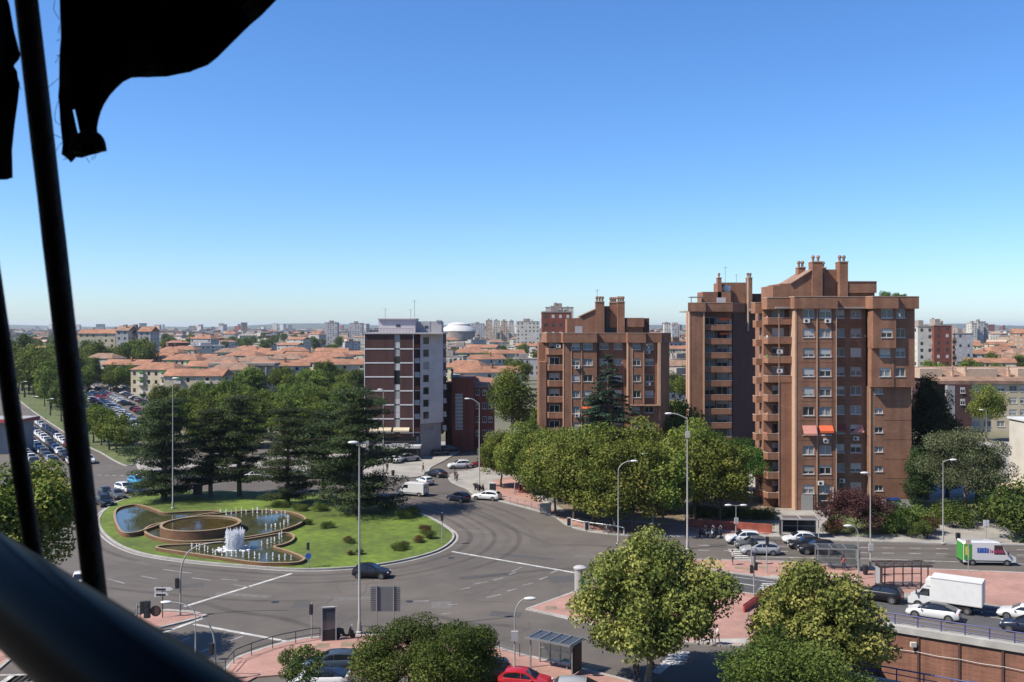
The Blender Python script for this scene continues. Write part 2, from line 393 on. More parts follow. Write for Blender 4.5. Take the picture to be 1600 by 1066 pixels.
# red pavement under the plane tree
cF = px([(824,953),(860,940),(889,929.5),(930,914),(985,905),(1060,912),(1143,925),(1200,933),(1262,944)])
cN = px([(1262,1000),(1200,1012),(1130,1010),(1040,1002),(960,986),(891,967)])
pC = pavement('corner_pavement', cF + cN, mt['redpave'])
k = MB(); ribbon(k, cF + cN + [cF[0]], .3, -.008, .142); k.build('kerb', mt['kerb'], pC)
sheet('crossing_ramp', px([(1092,1001),(1168,1000),(1172,1009),(1088,1005)]), .137, mt['concrete'])
# dark resurfaced lanes
lane = mNear + px([(1720,1015),(1600,990),(1400,960),(1300,946)]) + cF[:1:-1]
sheet('lower_road', [ (p[0],p[1]) for p in mNear] + px([(1720,1012),(1600,989),(1400,958.5),(1262,942.5),(1143,924),(1060,911),(1000,905)]), .005, mt['asphalt_dark'])
# near pavement at the bottom of the picture
kE = cat2(px([(326,1090),(344,1062),(364,1034),(402,1018.5),(441,1007),(490,998),(574,994),(650,997),(700,1003),(771,1013),(816,1024.5),(900,1045),(960,1060),(1040,1082)]))
pE = pavement('near_pavement', kE + px([(1040,1100),(960,1080),(860,1066),(770,1062),(640,1058),(560,1054),(470,1054),(400,1060),(360,1082)]), mt['redpave'], kE)
fI = px([(204,966),(232,956),(262,954.5),(300,957),(322,963),(290,972),(250,982),(222,984)])
pF = pavement('traffic_island', fI, mt['redpave']); k = MB(); ribbon(k, fI+fI[:1], .28, -.008, .142); k.build('kerb', mt['kerb'], pF)
gG = px([(-60,1045),(40,1000),(46,1006),(20,1028),(-20,1062),(-60,1075)])
pG = pavement('side_pavement', gG, mt['redpave']); k = MB(); ribbon(k, gG+gG[:1], .28, -.008, .142); k.build('kerb', mt['kerb'], pG)
sheet('near_ledge', [tuple((TN0+TN*.4)[:2]), tuple((TN1+TN*.4)[:2]), tuple((TN1+TN*6)[:2]), tuple((TN0+TN*6)[:2])], .006, mt['concrete'])
# ------------------------------------------------------------------ painted markings
def strip(mb, a, b, w, z=.009):
    a = Vector((a[0], a[1], 0)); b = Vector((b[0], b[1], 0)); t = (b-a).normalized(); s = Vector((-t.y, t.x, 0))*w/2
    mb.quad(*[(p.x, p.y, z) for p in (a-s, b-s, b+s, a+s)])
def marking(name, segs, w, mat='paint', z=.009):
    mb = MB()
    for a, b in segs: strip(mb, G(*a), G(*b), w, z)
    o = mb.build(name, mt[mat]); return struct(o)
marking('give_way_line', [((288,948),(456,896)), ((706,862),(898,895)), ((303,975.5),(452,1003)), ((822,952),(893,968)), ((243,993),(316,966.5)), ((205,965),(232,952))], .42)
marking('lane_dashes', [((300,903),(330,907)),((365,914),(395,918)),((255,890),(300,896)),((220,900),(245,905)),((345,905),(372,907)),((170,905),(195,912)),
    ((760,934),(783,929)),((792,924),(808,920)),((817,915),(833,911)),((842,906),(856,901)),((860,896),(872,891)),((720,921),(735,918)),((740,913),(762,909)),((770,907),(786,903)),((795,898),(806,894)),((800,893),(816,886)),((600,925),(620,924)),((640,940),(670,939)),
    ((354,1003),(380,994)),((312,1020),(335,1010)),((272,1006),(298,996)),((700,945),(715,944)),((690,960),(705,958))], .22, 'wornpaint')
def dashes(name, a, b, n, w=.14, fr=.45, mat='paint', z=.009):
    A, B = Vector(G(*a)), Vector(G(*b)); mb = MB()
    for i in range(n):
        p = A.lerp(B, i/n); q = A.lerp(B, (i+fr)/n); strip(mb, p, q, w, z)
    return struct(mb.build(name, mt[mat]))
dashes('avenue_lane_line', (1090,852), (1760,861.5), 16, .15)
dashes('avenue_lane_line', (1090,860), (1760,870), 16, .15)
marking('avenue_edge_line', [((1190,870.5),(1330,872.5)), ((1330,872.5),(1640,883)), ((1640,883),(1760,887))], .18)
dashes('lower_lane_line', (1200,913), (1640,978), 10, .16, .55, z=.012)
marking('lower_edge_line', [((1147,901.5),(1203,909)),((1203,909),(1300,921.5)),((1300,921.5),(1420,938.5)),((1420,938.5),(1640,969))], .14, z=.012)
marking('lower_stop_line', [((1144,910),(1180,915.5))], .3, z=.012)
def zebra(name, a, b, n, wlen, w=.45, z=.010):
    A, B = Vector(G(*a)), Vector(G(*b)); t = (B-A).normalized(); mb = MB()
    for i in range(n):
        p = A.lerp(B, (i+.5)/n); strip(mb, p - Vector((wlen/2,0,0)), p + Vector((wlen/2,0,0)), w, z)
    o = mb.build(name, mt['paint']); return struct(o)
zebra('zebra_crossing', (1148,857), (1164,877), 6, 1.9, .55)
zebra('zebra_crossing', (1203,911), (1193,929), 6, 1.6, .5, .012)
zebra('zebra_crossing', (1064,1018), (1046,1040), 5, 1.7, .55)
marking('crossing_line', [((1024,1052),(1045,1034))], .8)
zebra('zebra_crossing', (10,1062), (90,1058), 8, .9, 1.6)
marking('side_road_line', [((48,1051),(68,1042)),((0,1055),(85,1053))], .25)
dashes('arrival_line', (205,744), (135,742), 6, .3, .5)
# manhole covers and tarred cracks are worn into the asphalt
mb = MB()
for x, y in [(640,940),(705,872),(430,941)]: 
    c = G(x, y); mb.lathe([(.4,.0085),(.38,.011)], 14, (c.x, c.y, 0))
struct(mb.build('manhole_cover', mt['dmetal']))
mb = MB()
for x, y in [(504,1009),(543,1007),(861,950),(893,950),(1173,889),(1192,886),(1155,887)]:
    c = G(x, y, .13); mb.box(c.x-.55, c.x+.55, c.y-.55, c.y+.55, .131, .139)
struct(mb.build('tree_pit', mt['soil']))
# ------------------------------------------------------------------ underpass
UW = thing('underpass_wall', 'brick underpass retaining wall with rusty posts below the concrete coping', 'wall', TF0)
def onwall(pxx):                                   # where the wall line crosses a photo column
    k_ = (pxx-800)/F; t = (k_*TF0.y - TF0.x)/(TD.x - k_*TD.y); return t
ts = [.05] + [onwall(p) for p in (1374, 1435, 1499, 1567)]
dt = ts[-1]-ts[-2]
while ts[-1] + dt < TL: ts.append(ts[-1]+dt)
ts.append(TL)
for a, b in zip(ts[:-1], ts[1:]):
    p, q = TF0+TD*a, TF0+TD*b; mb = MB()
    o_ = TN*-.25
    mb.prism([p[:2], q[:2], (q+o_)[:2], (p+o_)[:2]], TZ, -.45); mb.build('brick_panel', mt['brickW'], UW)
for t in ts[1:-1]:
    p = TF0+TD*t; mb = MB()
    q = p+TN*.12; d = TD*.1
    mb.prism([(p-d)[:2], (p+d)[:2], (q+d)[:2], (q-d)[:2]], TZ, -.44); mb.build('post', mt['rust'], UW)
mb = MB(); a = TF0-TN*.9+TD*.0; b = TF0+TN*.22
mb.prism([a[:2], (a+TD*TL)[:2], (b+TD*TL)[:2], b[:2]], -.44, .16); mb.build('coping', mt['concrete'], UW)
mb = MB()
for t0_, t1_ in zip(ts[1:-2], ts[2:-1]):
    mid = (t0_+t1_)/2
    P = [TF0+TD*t+TN*.16+Vector((0,0,z)) for t, z in ((t0_,-1.9),(mid,-1.97),(t1_,-1.9))]
    mb.tube(P, .022, 5)
mb.build('cable', mt['white'], UW)
c = TF0+TD*onwall(1428)+TN*.3; mb = MB(); mb.box(c.x-.25,c.x+.25,c.y-.15,c.y+.15,-1.45,-1.05); mb.build('lamp_box', mt['creamw'], UW)
mb = MB(); mb.prism([p[:2] for p in TREN], TZ-.3, TZ); o = struct(mb.build('underpass_road', mt['asphalt_dark']))
mb = MB(); a = TN0+TN*.35
mb.prism([TN0[:2], TN1[:2], (TN1+TN*.35)[:2], a[:2]], TZ, .18); o = mb.build('underpass_parapet', mt['concrete'])
tag(o, 'pale concrete parapet on the near side of the underpass', 'wall')
mb = MB(); mb.prism([TF0[:2], TN0[:2], (TN0-TD*.5)[:2], (TF0-TD*.5)[:2]], TZ, -.015); tag(mb.build('underpass_portal', mt['concrete']), 'concrete end wall of the underpass behind the trees', 'wall')
# white and blue graffiti on the lower wall
mb = MB(); c0 = onwall(1520)
for dx, dz, r in ((0,-4.2,.75),(1.1,-4.3,.6),(-1,-4.4,.5),(.5,-3.95,.45),(1.7,-4.1,.4)):
    p = TF0+TD*(c0+dx)+TN*.014+Vector((0,0,dz)); n_ = 14
    mb.add([p+TD*r*math.cos(6.283*i/n_)+Vector((0,0,r*.7*math.sin(6.283*i/n_))) for i in range(n_)]+[p+TD*r*.78*math.cos(6.283*i/n_)+Vector((0,0,r*.5*math.sin(6.283*i/n_))) for i in range(n_)],
        [(i,(i+1)%n_,(i+1)%n_+n_,i+n_) for i in range(n_)], 0)
    p = p+TN*.006
    mb.add([p+TD*r*.78*math.cos(6.283*i/n_)+Vector((0,0,r*.5*math.sin(6.283*i/n_))) for i in range(n_)], [tuple(range(n_))], 1)
mb.build('graffiti', [mt['signblue'], M('pale graffiti', (.5,.62,.55), .8, .1)], UW)
def railing(name, label, path, h=1.0, posts=2.0, bars=(.5,), mat='blue', r=.04, z=0, flat=False, group=None):
    P = [Vector((p[0], p[1], z)) for p in path]
    o = thing(name, label, 'railing', P[0], 0, group)
    mb = MB(); mb.tube([p+Vector((0,0,h)) for p in P], r*1.15, 6); mb.build('top_rail', mt[mat], o)
    for b_ in bars:
        mb = MB(); mb.tube([p+Vector((0,0,b_*h)) for p in P], r*.8, 5); mb.build('rail', mt[mat], o)
    L = 0; acc = [0]
    for a, b in zip(P[:-1], P[1:]): acc.append(acc[-1]+(b-a).length)
    n = max(1, round(acc[-1]/posts)); me = None
    for i in range(n+1):
        s_ = acc[-1]*i/n; j = max(k_ for k_ in range(len(P)) if acc[k_] <= s_+1e-6); j = min(j, len(P)-2)
        p = P[j].lerp(P[j+1], (s_-acc[j])/max(1e-6, acc[j+1]-acc[j]))
        if me is None:
            q = MB(); q.tube([(0,0,0),(0,0,h)], r, 6); me = q.mesh('post', mt[mat])
        place('post', me, o, p-wloc(o))
    return o
ra = TF0-TN*.35
railing('guard_rail', 'dark blue guard rail along the far coping of the underpass', [ra, ra+TD*TL], .95, 2.0, (.62,.3), 'blue', .05, .16)
rb = TN0+TN*.17
railing('guard_rail', 'blue guard rail on the near side of the underpass', [rb, rb+TD*TL], .95, 2.0, (.55,), 'blue', .05, .18)
# ------------------------------------------------------------------ roundabout island
isl = [tuple(p[:2]) for p in catmull([G(*p) for p in [(154,816),(168,840),(208,862),(280,876),(400,887),(480,891),(560,887),(624,878),(680,863),(704,848),(708,836),(696,825),(672,811),(640,798),(600,787),(540,778),(460,772),(380,769),(300,768),(240,771),(196,781),(166,797)]], True, 5)]
cxi = sum(p[0] for p in isl)/len(isl); cyi = sum(p[1] for p in isl)/len(isl)
def inset(pts, d):
    out = []
    for i, p in enumerate(pts):
        a = Vector((*pts[i-1], 0)); b = Vector((*pts[(i+1) % len(pts)], 0)); t = (b-a).normalized()
        out.append((p[0]-t.y*d, p[1]+t.x*d))
    return out
ar = sum(isl[i][0]*isl[(i+1)%len(isl)][1]-isl[(i+1)%len(isl)][0]*isl[i][1] for i in range(len(isl)))
sg = 1 if ar > 0 else -1
lawn = MB(); rings = [inset(isl, sg*d) for d in (.05, 1.2, 3.5, 7.5)]; zs = [.15, .17, .19, .2]
vs = []; fs = []; n = len(isl)
for r_, z in zip(rings, zs): vs += [(p[0], p[1], z) for p in r_]
for k_ in range(3):
    for i in range(n):
        q = (k_*n+i, k_*n+(i+1)%n, (k_+1)*n+(i+1)%n, (k_+1)*n+i); fs.append(q if sg > 0 else q[::-1])
vs.append((cxi, cyi, .21))
for i in range(n):
    q = (3*n+i, 3*n+(i+1)%n, 4*n); fs.append(q if sg > 0 else q[::-1])
lawn.add(vs, fs); lo = struct(lawn.build('roundabout_lawn', mt['lawn'], None, 60))
k = MB(); ribbon(k, isl+isl[:1], .28, -.008, .2); k.build('kerb', mt['kerb'], lo)
k = MB(); kk2 = inset(isl, -sg*.5); ribbon(k, kk2+kk2[:1], .3, .0, .02); k.build('gutter', mt['kerb'], lo)

# ------------------------------------------------------------------ wear on the asphalt: polished tracks, patches, sealed cracks
def wearM(name, col, amt, scale=.5):
    m = bpy.data.materials.new(name); m.use_nodes = True; t = m.node_tree; n = t.nodes; b = n['Principled BSDF']
    b.inputs['Base Color'].default_value = (*col, 1); b.inputs['Roughness'].default_value = .85; b.inputs['Specular IOR Level'].default_value = .3
    at = n.new('ShaderNodeAttribute'); at.attribute_name = 'wear'; tc = n.new('ShaderNodeTexCoord'); nz = n.new('ShaderNodeTexNoise'); nz.inputs['Scale'].default_value = scale; nz.inputs['Detail'].default_value = 6
    t.links.new(tc.outputs['Object'], nz.inputs['Vector']); mr = n.new('ShaderNodeMapRange'); mr.inputs[1].default_value = .35; mr.inputs[2].default_value = .65; mr.inputs[3].default_value = .15; mr.inputs[4].default_value = amt
    t.links.new(nz.outputs['Fac'], mr.inputs[0]); mu = n.new('ShaderNodeMath'); mu.operation = 'MULTIPLY'; t.links.new(mr.outputs[0], mu.inputs[0]); t.links.new(at.outputs['Fac'], mu.inputs[1])
    tr = n.new('ShaderNodeBsdfTransparent'); mx = n.new('ShaderNodeMixShader'); t.links.new(mu.outputs[0], mx.inputs[0]); t.links.new(tr.outputs[0], mx.inputs[1]); t.links.new(b.outputs[0], mx.inputs[2])
    t.links.new(mx.outputs[0], n['Material Output'].inputs[0]); return m
def track(name, path, w, z, mat):
    P = [Vector((p[0], p[1], 0)) for p in path]; n = len(P); vs = []; at = []
    for i, p in enumerate(P):
        t = (P[min(i+1, n-1)]-P[max(i-1, 0)]).normalized(); s = Vector((-t.y, t.x, 0)); e = min(1, min(i, n-1-i)/3)
        for k_, a in ((-.5,0),(-.2,1),(.2,1),(.5,0)): q = p+s*w*k_; vs.append((q.x, q.y, z)); at.append(a*e)
    mb = MB(); mb.add(vs, [(i*4+k_+1, i*4+k_, i*4+4+k_, i*4+5+k_) for i in range(n-1) for k_ in range(3)])
    me = mb.mesh(name, mat); a = me.attributes.new('wear', 'FLOAT', 'POINT'); a.data.foreach_set('value', at); return struct(place(name, me))
wd = wearM('tyre darkened asphalt', (.05,.046,.043), .26); wl = wearM('polished pale asphalt', (.14,.125,.11), .4)
half = len(isl)
for i, (d_, w_, m_) in enumerate(((2.2,1.0,wd),(3.9,.9,wl),(5.4,.8,wd),(7.1,1.0,wl),(8.6,.9,wd),(10.4,1.2,wl),(12.2,.9,wd))):
    ring = inset(isl, -sg*d_); k0 = (i*9) % half; seg = [ring[(k0+j) % half] for j in range(int(half*.78))]
    if i == 0: seg = [ring[j % half] for j in range(int(half*.95))]
    track('tyre_track', seg, w_, .0065+.0002*i, m_)
for i, (a, b, w_, m_) in enumerate((((1090,848.5),(1750,856),.8,wd),((1090,856),(1750,865.5),.8,wd),((1090,864),(1750,876),.8,wd),((1200,873),(1750,882),.7,wl),((700,905),(1050,876),1.2,wd),((690,930),(900,885),1.0,wl),((640,960),(830,985),1.2,wd),((480,965),(700,930),1.0,wl),((300,940),(520,985),1.1,wd),((660,770),(860,850),1.0,wd),((690,775),(880,860),1.0,wl),((860,850),(1080,862),1.0,wd),((620,760),(700,745),.8,wd))):
    A_, B_ = G(*a), G(*b); track('tyre_track', [A_.lerp(B_, t/14)+Vector((0, .4*math.sin(t*.7+i), 0)) for t in range(15)], w_, .0084+.0001*i, m_)
pm_ = [M('asphalt repair dark', (.085,.08,.076), .9, .15, 2, .2, 40), M('asphalt repair pale', (.16,.145,.13), .9, .15, 2, .2, 40)]
g_ = random.Random(44)
for i, (x, y, w_, l_, r_) in enumerate(((760,900,1.4,6,.3),(690,945,2.2,2.0,.1),(820,870,1.2,7,-.4),(560,935,1.0,5,.2),(470,945,1.8,1.6,.0),(380,930,1.0,6,-.2),(300,915,1.5,2.4,.4),(740,830,1.2,5,-.5),(880,905,2.6,3.2,.2),(950,870,1.0,8,-.1),(1300,862,1.1,6,0),(1420,870,1.4,9,.03),(1120,852,1.6,2.4,0),(640,985,1.0,6,.15),(790,960,1.6,3.0,-.2),(240,880,1.1,5,-.4))):
    c = G(x, y); mb = MB(); mb.box(c.x-l_/2, c.x+l_/2, c.y-w_/2, c.y+w_/2, .0015, .0058-.0001*(i % 5), 0, r_); struct(mb.build('asphalt_patch', pm_[i % 2]))
mb = MB()
for i in range(26):
    c = G(g_.uniform(180,1000), g_.uniform(862,985)); a = g_.uniform(0,6.28); p = Vector((c.x, c.y, 0)); P = [p]
    for j in range(g_.randint(4,9)): a += g_.uniform(-.6,.6); p = p+Vector((math.cos(a), math.sin(a), 0))*g_.uniform(.6,1.4); P.append(p)
    ribbon(mb, P, g_.uniform(.04,.09), .003, .0088)
stuff(tag(mb.build('sealed_cracks', mt['asphalt_dark']), 'dark sealed cracks wandering over the asphalt of the square', 'cracks'))
# ------------------------------------------------------------------ fountain
rng = random.Random(5)
FT = thing('fountain', 'sunken brown stone fountain with curved basins and rows of white jets', 'fountain', G(330,835))
def basin(pts, wtop, wz, wmat, w=.26, smooth=6, zb=.1):
    P = [tuple(p[:2]) for p in catmull([G(x, y, wtop) for x, y in pts], True, smooth)]
    a = sum(P[i][0]*P[(i+1)%len(P)][1]-P[(i+1)%len(P)][0]*P[i][1] for i in range(len(P)))
    mb = MB(); ribbon(mb, P+P[:1], w, zb, wtop); mb.build('basin_wall', mt['stone'], FT)
    mb = MB(); ribbon(mb, P+P[:1], w+.04, wtop+.002, wtop+.05); mb.build('coping', mt['stonetop'], FT)
    mb = MB(); mb.prism(inset(P, (1 if a > 0 else -1)*w*.3), zb, wz); mb.build('pool_water', mt[wmat], FT, 0)
    return P
b1 = basin([(179,805),(182,796),(193,791),(212,788.5),(229,791.5),(245,797),(258,801),(300,799),(344,798.5),(316,804),(289,809),(259,816),(231,826),(210,832),(191,831),(182,818)], .75, .55, 'waterg')
b3 = basin([(226,830),(236,821),(262,815),(300,808),(344,802),(374,799),(416,797),(454,800),(472,806),(476,812),(459,822),(416,834),(352,843),(289,846),(246,840)], .62, .46, 'waterg')
b4 = basin([(246,856),(257,852),(300,850),(352,847),(400,840),(446,832.5),(459,838),(455,845),(442,850.5),(428,854),(440,858),(456,863),(474,871),(472,876),(459,879),(425,879.5),(395,878),(331,869),(289,863)], .5, .36, 'waterg')
c = G(314,818,1.5); mb = MB(); ro = 5.1
mb.lathe([(ro,.1),(ro,1.5),(ro-.3,1.5),(ro-.3,1.3),(ro-.33,1.2)], 48, (c.x, c.y, 0)); mb.build('round_basin', mt['stone'], FT, 40)
mb = MB(); mb.lathe([(ro+.06,1.5),(ro+.06,1.6),(ro-.5,1.6),(ro-.5,1.48)], 48, (c.x, c.y, 0.003)); 
mb2 = MB(); n = 48
for k_ in range(3):
    pass
vs = []; fs = []
for r_, z in ((ro+.04,1.503),(ro+.04,1.56),(ro-.33,1.56),(ro-.33,1.4)):
    vs += [(c.x+r_*math.cos(6.2832*j/n), c.y+r_*math.sin(6.2832*j/n), z) for j in range(n)]
for i in range(3):
    for j in range(n): fs.append((i*n+j, i*n+(j+1)%n, (i+1)*n+(j+1)%n, (i+1)*n+j))
mb2.add(vs, fs); mb2.build('coping', mt['stonetop'], FT, 40)
mb = MB(); mb.lathe([(ro-.31,1.32),(ro-.31,1.36)], 48, (c.x, c.y, 0)); mb.build('pool_water', mt['water'], FT)
def jet_mesh(h, r, seed):
    g = random.Random(seed); mb = MB()
    mb.lathe([(r*.5,0),(r*.55,h*.4),(r*.8,h*.75),(r*.9,h*.92),(r*.4,h)], 7)
    for i in range(10):
        a = g.random()*6.28; d = r*(.7+g.random()*1.1); z = h*(.05+.8*g.random())
        mb.ball((d*math.cos(a), d*math.sin(a), z), .035+.03*g.random(), 5, 3)
    mb.lathe([(r*1.4,0),(r*1.0,.04)], 9)
    return mb.mesh('jet', mt['foam'], None, 60)
jm = [jet_mesh(.66, .07, 1), jet_mesh(.74, .075, 2), jet_mesh(.56, .065, 3)]
jets = [(344,803.5),(353,803.5),(361,802.5),(369,801.5),(377,801),(386,800.5),(394,800.5),(402,800.8),(409,801),(417,801),(425,801.5),(432,803),(439,804.5),(446,806.5),(450,809.5),(451.5,813),(449,817),(444,819.5),(438,821.5),(431,823),(423,825),(415,827)]
for i, (x, y) in enumerate(jets):
    p = G(x, y, .46)+Vector((rng.uniform(-.1,.1), rng.uniform(-.12,.12), 0)); place('jet', jm[i % 3], FT, p-FT.location, i*1.3, (rng.uniform(.7,1.2), rng.uniform(.7,1.2), rng.uniform(.6,1.2)))
jets2 = [(301,858),(306,858),(312,859),(318.5,860.5),(325,862),(331,864),(338,866),(346,867.5),(354,867.5),(362,868),(370.5,869),(379,870),(388,871),(397,872),(406,872.5),(416,873),(426,873.5),(436,874),(446,874),(456,874),(410,852),(418,849.5),(424.5,847.5),(430,845),(436,841.5),(440,838)]
for i, (x, y) in enumerate(jets2):
    p = G(x, y, .36)+Vector((rng.uniform(-.1,.1), rng.uniform(-.12,.12), 0)); place('jet', jm[i % 3], FT, p-FT.location, i*2.1, (rng.uniform(.7,1.25), rng.uniform(.7,1.25), rng.uniform(.65,1.3)))
mb = MB(); c = G(367,858,.36)
g = random.Random(8)
for i in range(110):
    a = 6.2832*i/110+g.uniform(-.05,.05); rr = 1.0 if i % 2 else g.uniform(.2,.98); h = g.uniform(1.9,2.65) if i % 2 else g.uniform(1.6,2.4)
    x0, y0 = c.x+rr*math.cos(a), c.y+rr*math.sin(a)
    mb.tube([(x0,y0,.3),(x0+g.uniform(-.05,.05),y0,h*.5),(x0+g.uniform(-.08,.08),y0,h*.85),(x0+g.uniform(-.1,.1),y0,h+.3)], [.03,.06,.075,.03], 5)
for i in range(700):
    a = g.random()*6.28; rr = 1.2*math.sqrt(g.random()); mb.ball((c.x+rr*math.cos(a), c.y+rr*math.sin(a), .4+2.2*g.random()), g.uniform(.02,.07), 5, 3)
for i in range(60):
    a = g.random()*6.28; rr = g.uniform(1.0,2.2); mb.ball((c.x+rr*math.cos(a), c.y+rr*math.sin(a)*.8, .4), (g.uniform(.1,.35), g.uniform(.1,.3), .09), 6, 4)
mb.build('jet_crown', mt['foam'], FT, 60)
# low planted edging and box around the fountain
# ------------------------------------------------------------------ leaf meshes
def leaf_mesh(name, C, N, S, mat, rg, aspect=.6, tint=None):
    n = len(C)
    N = N/np.maximum(np.linalg.norm(N, axis=1, keepdims=True), 1e-6)
    A = rg.normal(size=(n,3)); T = np.cross(N, A); T /= np.maximum(np.linalg.norm(T, axis=1, keepdims=True), 1e-6)
    B = np.cross(N, T); s = S[:,None]
    V = np.empty((n,4,3)); k = N*s*.18
    V[:,0] = C-T*s*.5-k; V[:,1] = C-B*s*aspect*.5; V[:,2] = C+T*s*.5-k; V[:,3] = C+B*s*aspect*.5
    me = bpy.data.meshes.new(name); me.vertices.add(n*4); me.vertices.foreach_set('co', V.reshape(-1).astype(np.float32))
    me.loops.add(n*4); me.loops.foreach_set('vertex_index', np.arange(n*4, dtype=np.int32))
    me.polygons.add(n); me.polygons.foreach_set('loop_start', np.arange(0, n*4, 4, dtype=np.int32))
    me.update(calc_edges=True)
    at = me.attributes.new('tint', 'FLOAT', 'FACE')
    at.data.foreach_set('value', (rg.random(n) if tint is None else np.clip(tint, 0, 1)).astype(np.float32))
    me.materials.append(mat); me.validate(); return me
def fill_blobs(blobs, n, size, rg, up=.25, jit=.75, shell=(.55,1.08), warm=0):
    if jit == .75 and shell == (.55,1.08): shell = (.4,1.28)
    W_ = np.array([b[1][0]*b[1][1]+b[1][0]*b[1][2]+b[1][1]*b[1][2] for b in blobs]); W_ = W_/W_.sum()
    C = []; N = []; T = []
    for b, w in zip(blobs, W_):
        m = max(4, int(n*w)); d = rg.normal(size=(m,3)); d /= np.linalg.norm(d, axis=1, keepdims=True)
        rho = rg.uniform(shell[0]**3, shell[1]**3, m)**(1/3)
        r = np.array(b[1]); C.append(np.array(b[0])+d*r*rho[:,None])
        nn = d/r; nn /= np.linalg.norm(nn, axis=1, keepdims=True)
        N.append(nn+rg.normal(size=(m,3))*jit+np.array([0,0,up]))
        T.append(np.full(m, rg.uniform(.15,.75))+rg.normal(size=m)*.11)
    C = np.concatenate(C); N = np.concatenate(N); T = np.concatenate(T)
    S = size*rg.uniform(.6,1.35,len(C))
    return C, N, S, T
def round_blobs(rg, c, rad, nb, br, flat=.8, lo=-.75):
    out = []
    for i in range(nb):
        while 1:
            d = rg.normal(size=3); d /= np.linalg.norm(d)
            if d[2] > lo: break
        q = rg.uniform(.45,.95)
        p = np.array(c)+d*np.array(rad)*q; r = br*rg.uniform(.65,1.3)
        out.append((p, (r, r, r*flat)))
    return out
def trunk_mesh(name, h, r0, tips, mat, rg, bend=.3, base=.45):
    mb = MB(); P = [(0,0,-.1)]; 
    for i in range(1,6): P.append((rg.normal()*bend*.25, rg.normal()*bend*.25, h*i/5))
    mb.tube(P, [r0*1.35]+[r0*(1-.13*i) for i in range(1,6)], 8)
    for t in tips:
        k = rg.uniform(base, .95); q = Vector(P[0]).lerp(Vector(P[5]), k); j = min(4, int(k*5)); q = Vector(P[j]).lerp(Vector(P[j+1]), k*5-j)
        t = Vector(t); mid = q.lerp(t, .5)+Vector((rg.normal()*.2, rg.normal()*.2, rg.uniform(.1,.5)))
        mb.tube([q, mid, t], [r0*.42, r0*.26, r0*.08], 5)
    return mb.mesh(name, mat, None, 60)
L_ = {}
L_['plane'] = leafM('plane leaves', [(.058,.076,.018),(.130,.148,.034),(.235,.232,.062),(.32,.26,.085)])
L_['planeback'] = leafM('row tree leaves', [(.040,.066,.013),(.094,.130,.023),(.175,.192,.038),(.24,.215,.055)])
L_['fine'] = leafM('fine leaves', [(.030,.055,.012),(.08,.12,.024),(.16,.20,.045)])
L_['cedar'] = leafM('cedar needles', [(.014,.026,.009),(.036,.055,.019),(.082,.104,.038)], trans=.12)
L_['fir'] = leafM('fir needles', [(.016,.036,.022),(.04,.072,.045),(.08,.12,.072)], trans=.1)
L_['pine'] = leafM('pine needles', [(.018,.045,.009),(.04,.085,.014),(.075,.13,.024)], trans=.12)
L_['plum'] = leafM('purple plum leaves', [(.035,.014,.016),(.07,.028,.03),(.12,.06,.045)])
L_['elm'] = leafM('grey green leaves', [(.065,.09,.04),(.13,.16,.075),(.21,.24,.125)])
L_['belt'] = leafM('park tree leaves', [(.04,.068,.013),(.095,.13,.022),(.18,.20,.04)])
L_['bush'] = leafM('bush leaves', [(.03,.055,.015),(.07,.10,.02),(.13,.13,.04)])
L_['dry'] = leafM('dry shrub leaves', [(.08,.045,.02),(.14,.09,.035),(.09,.11,.03)])
def mk_round(name, seed, rad, zc, nb, br, nl, size, leaf, bark, r0, ntip=8, aspect=.65, flat=.8, lo=-.75, up=.25, bend=.4, lobes=None):
    rg = np.random.default_rng(seed)
    if lobes:
        bl = []
        for (lx, ly, lz, lr) in lobes: bl += round_blobs(rg, (lx, ly, lz), (lr*.85, lr*.85, lr*.8), max(5, int(nb*(lr/2.2)**2/len(lobes))), br, flat, lo)
    else: bl = round_blobs(rg, (0,0,zc), rad, nb, br, flat, lo)
    C, N, S, T = fill_blobs(bl, nl, size, rg, up)
    cm = leaf_mesh('crown', C, N, S, L_[leaf], rg, aspect, T)
    tips = [bl[i][0] for i in rg.choice(len(bl), min(ntip, len(bl)), False)]
    tm = trunk_mesh('trunk', max(.8, zc-rad[2]*.1), r0, tips, mt[bark], rg, bend)
    return cm, tm
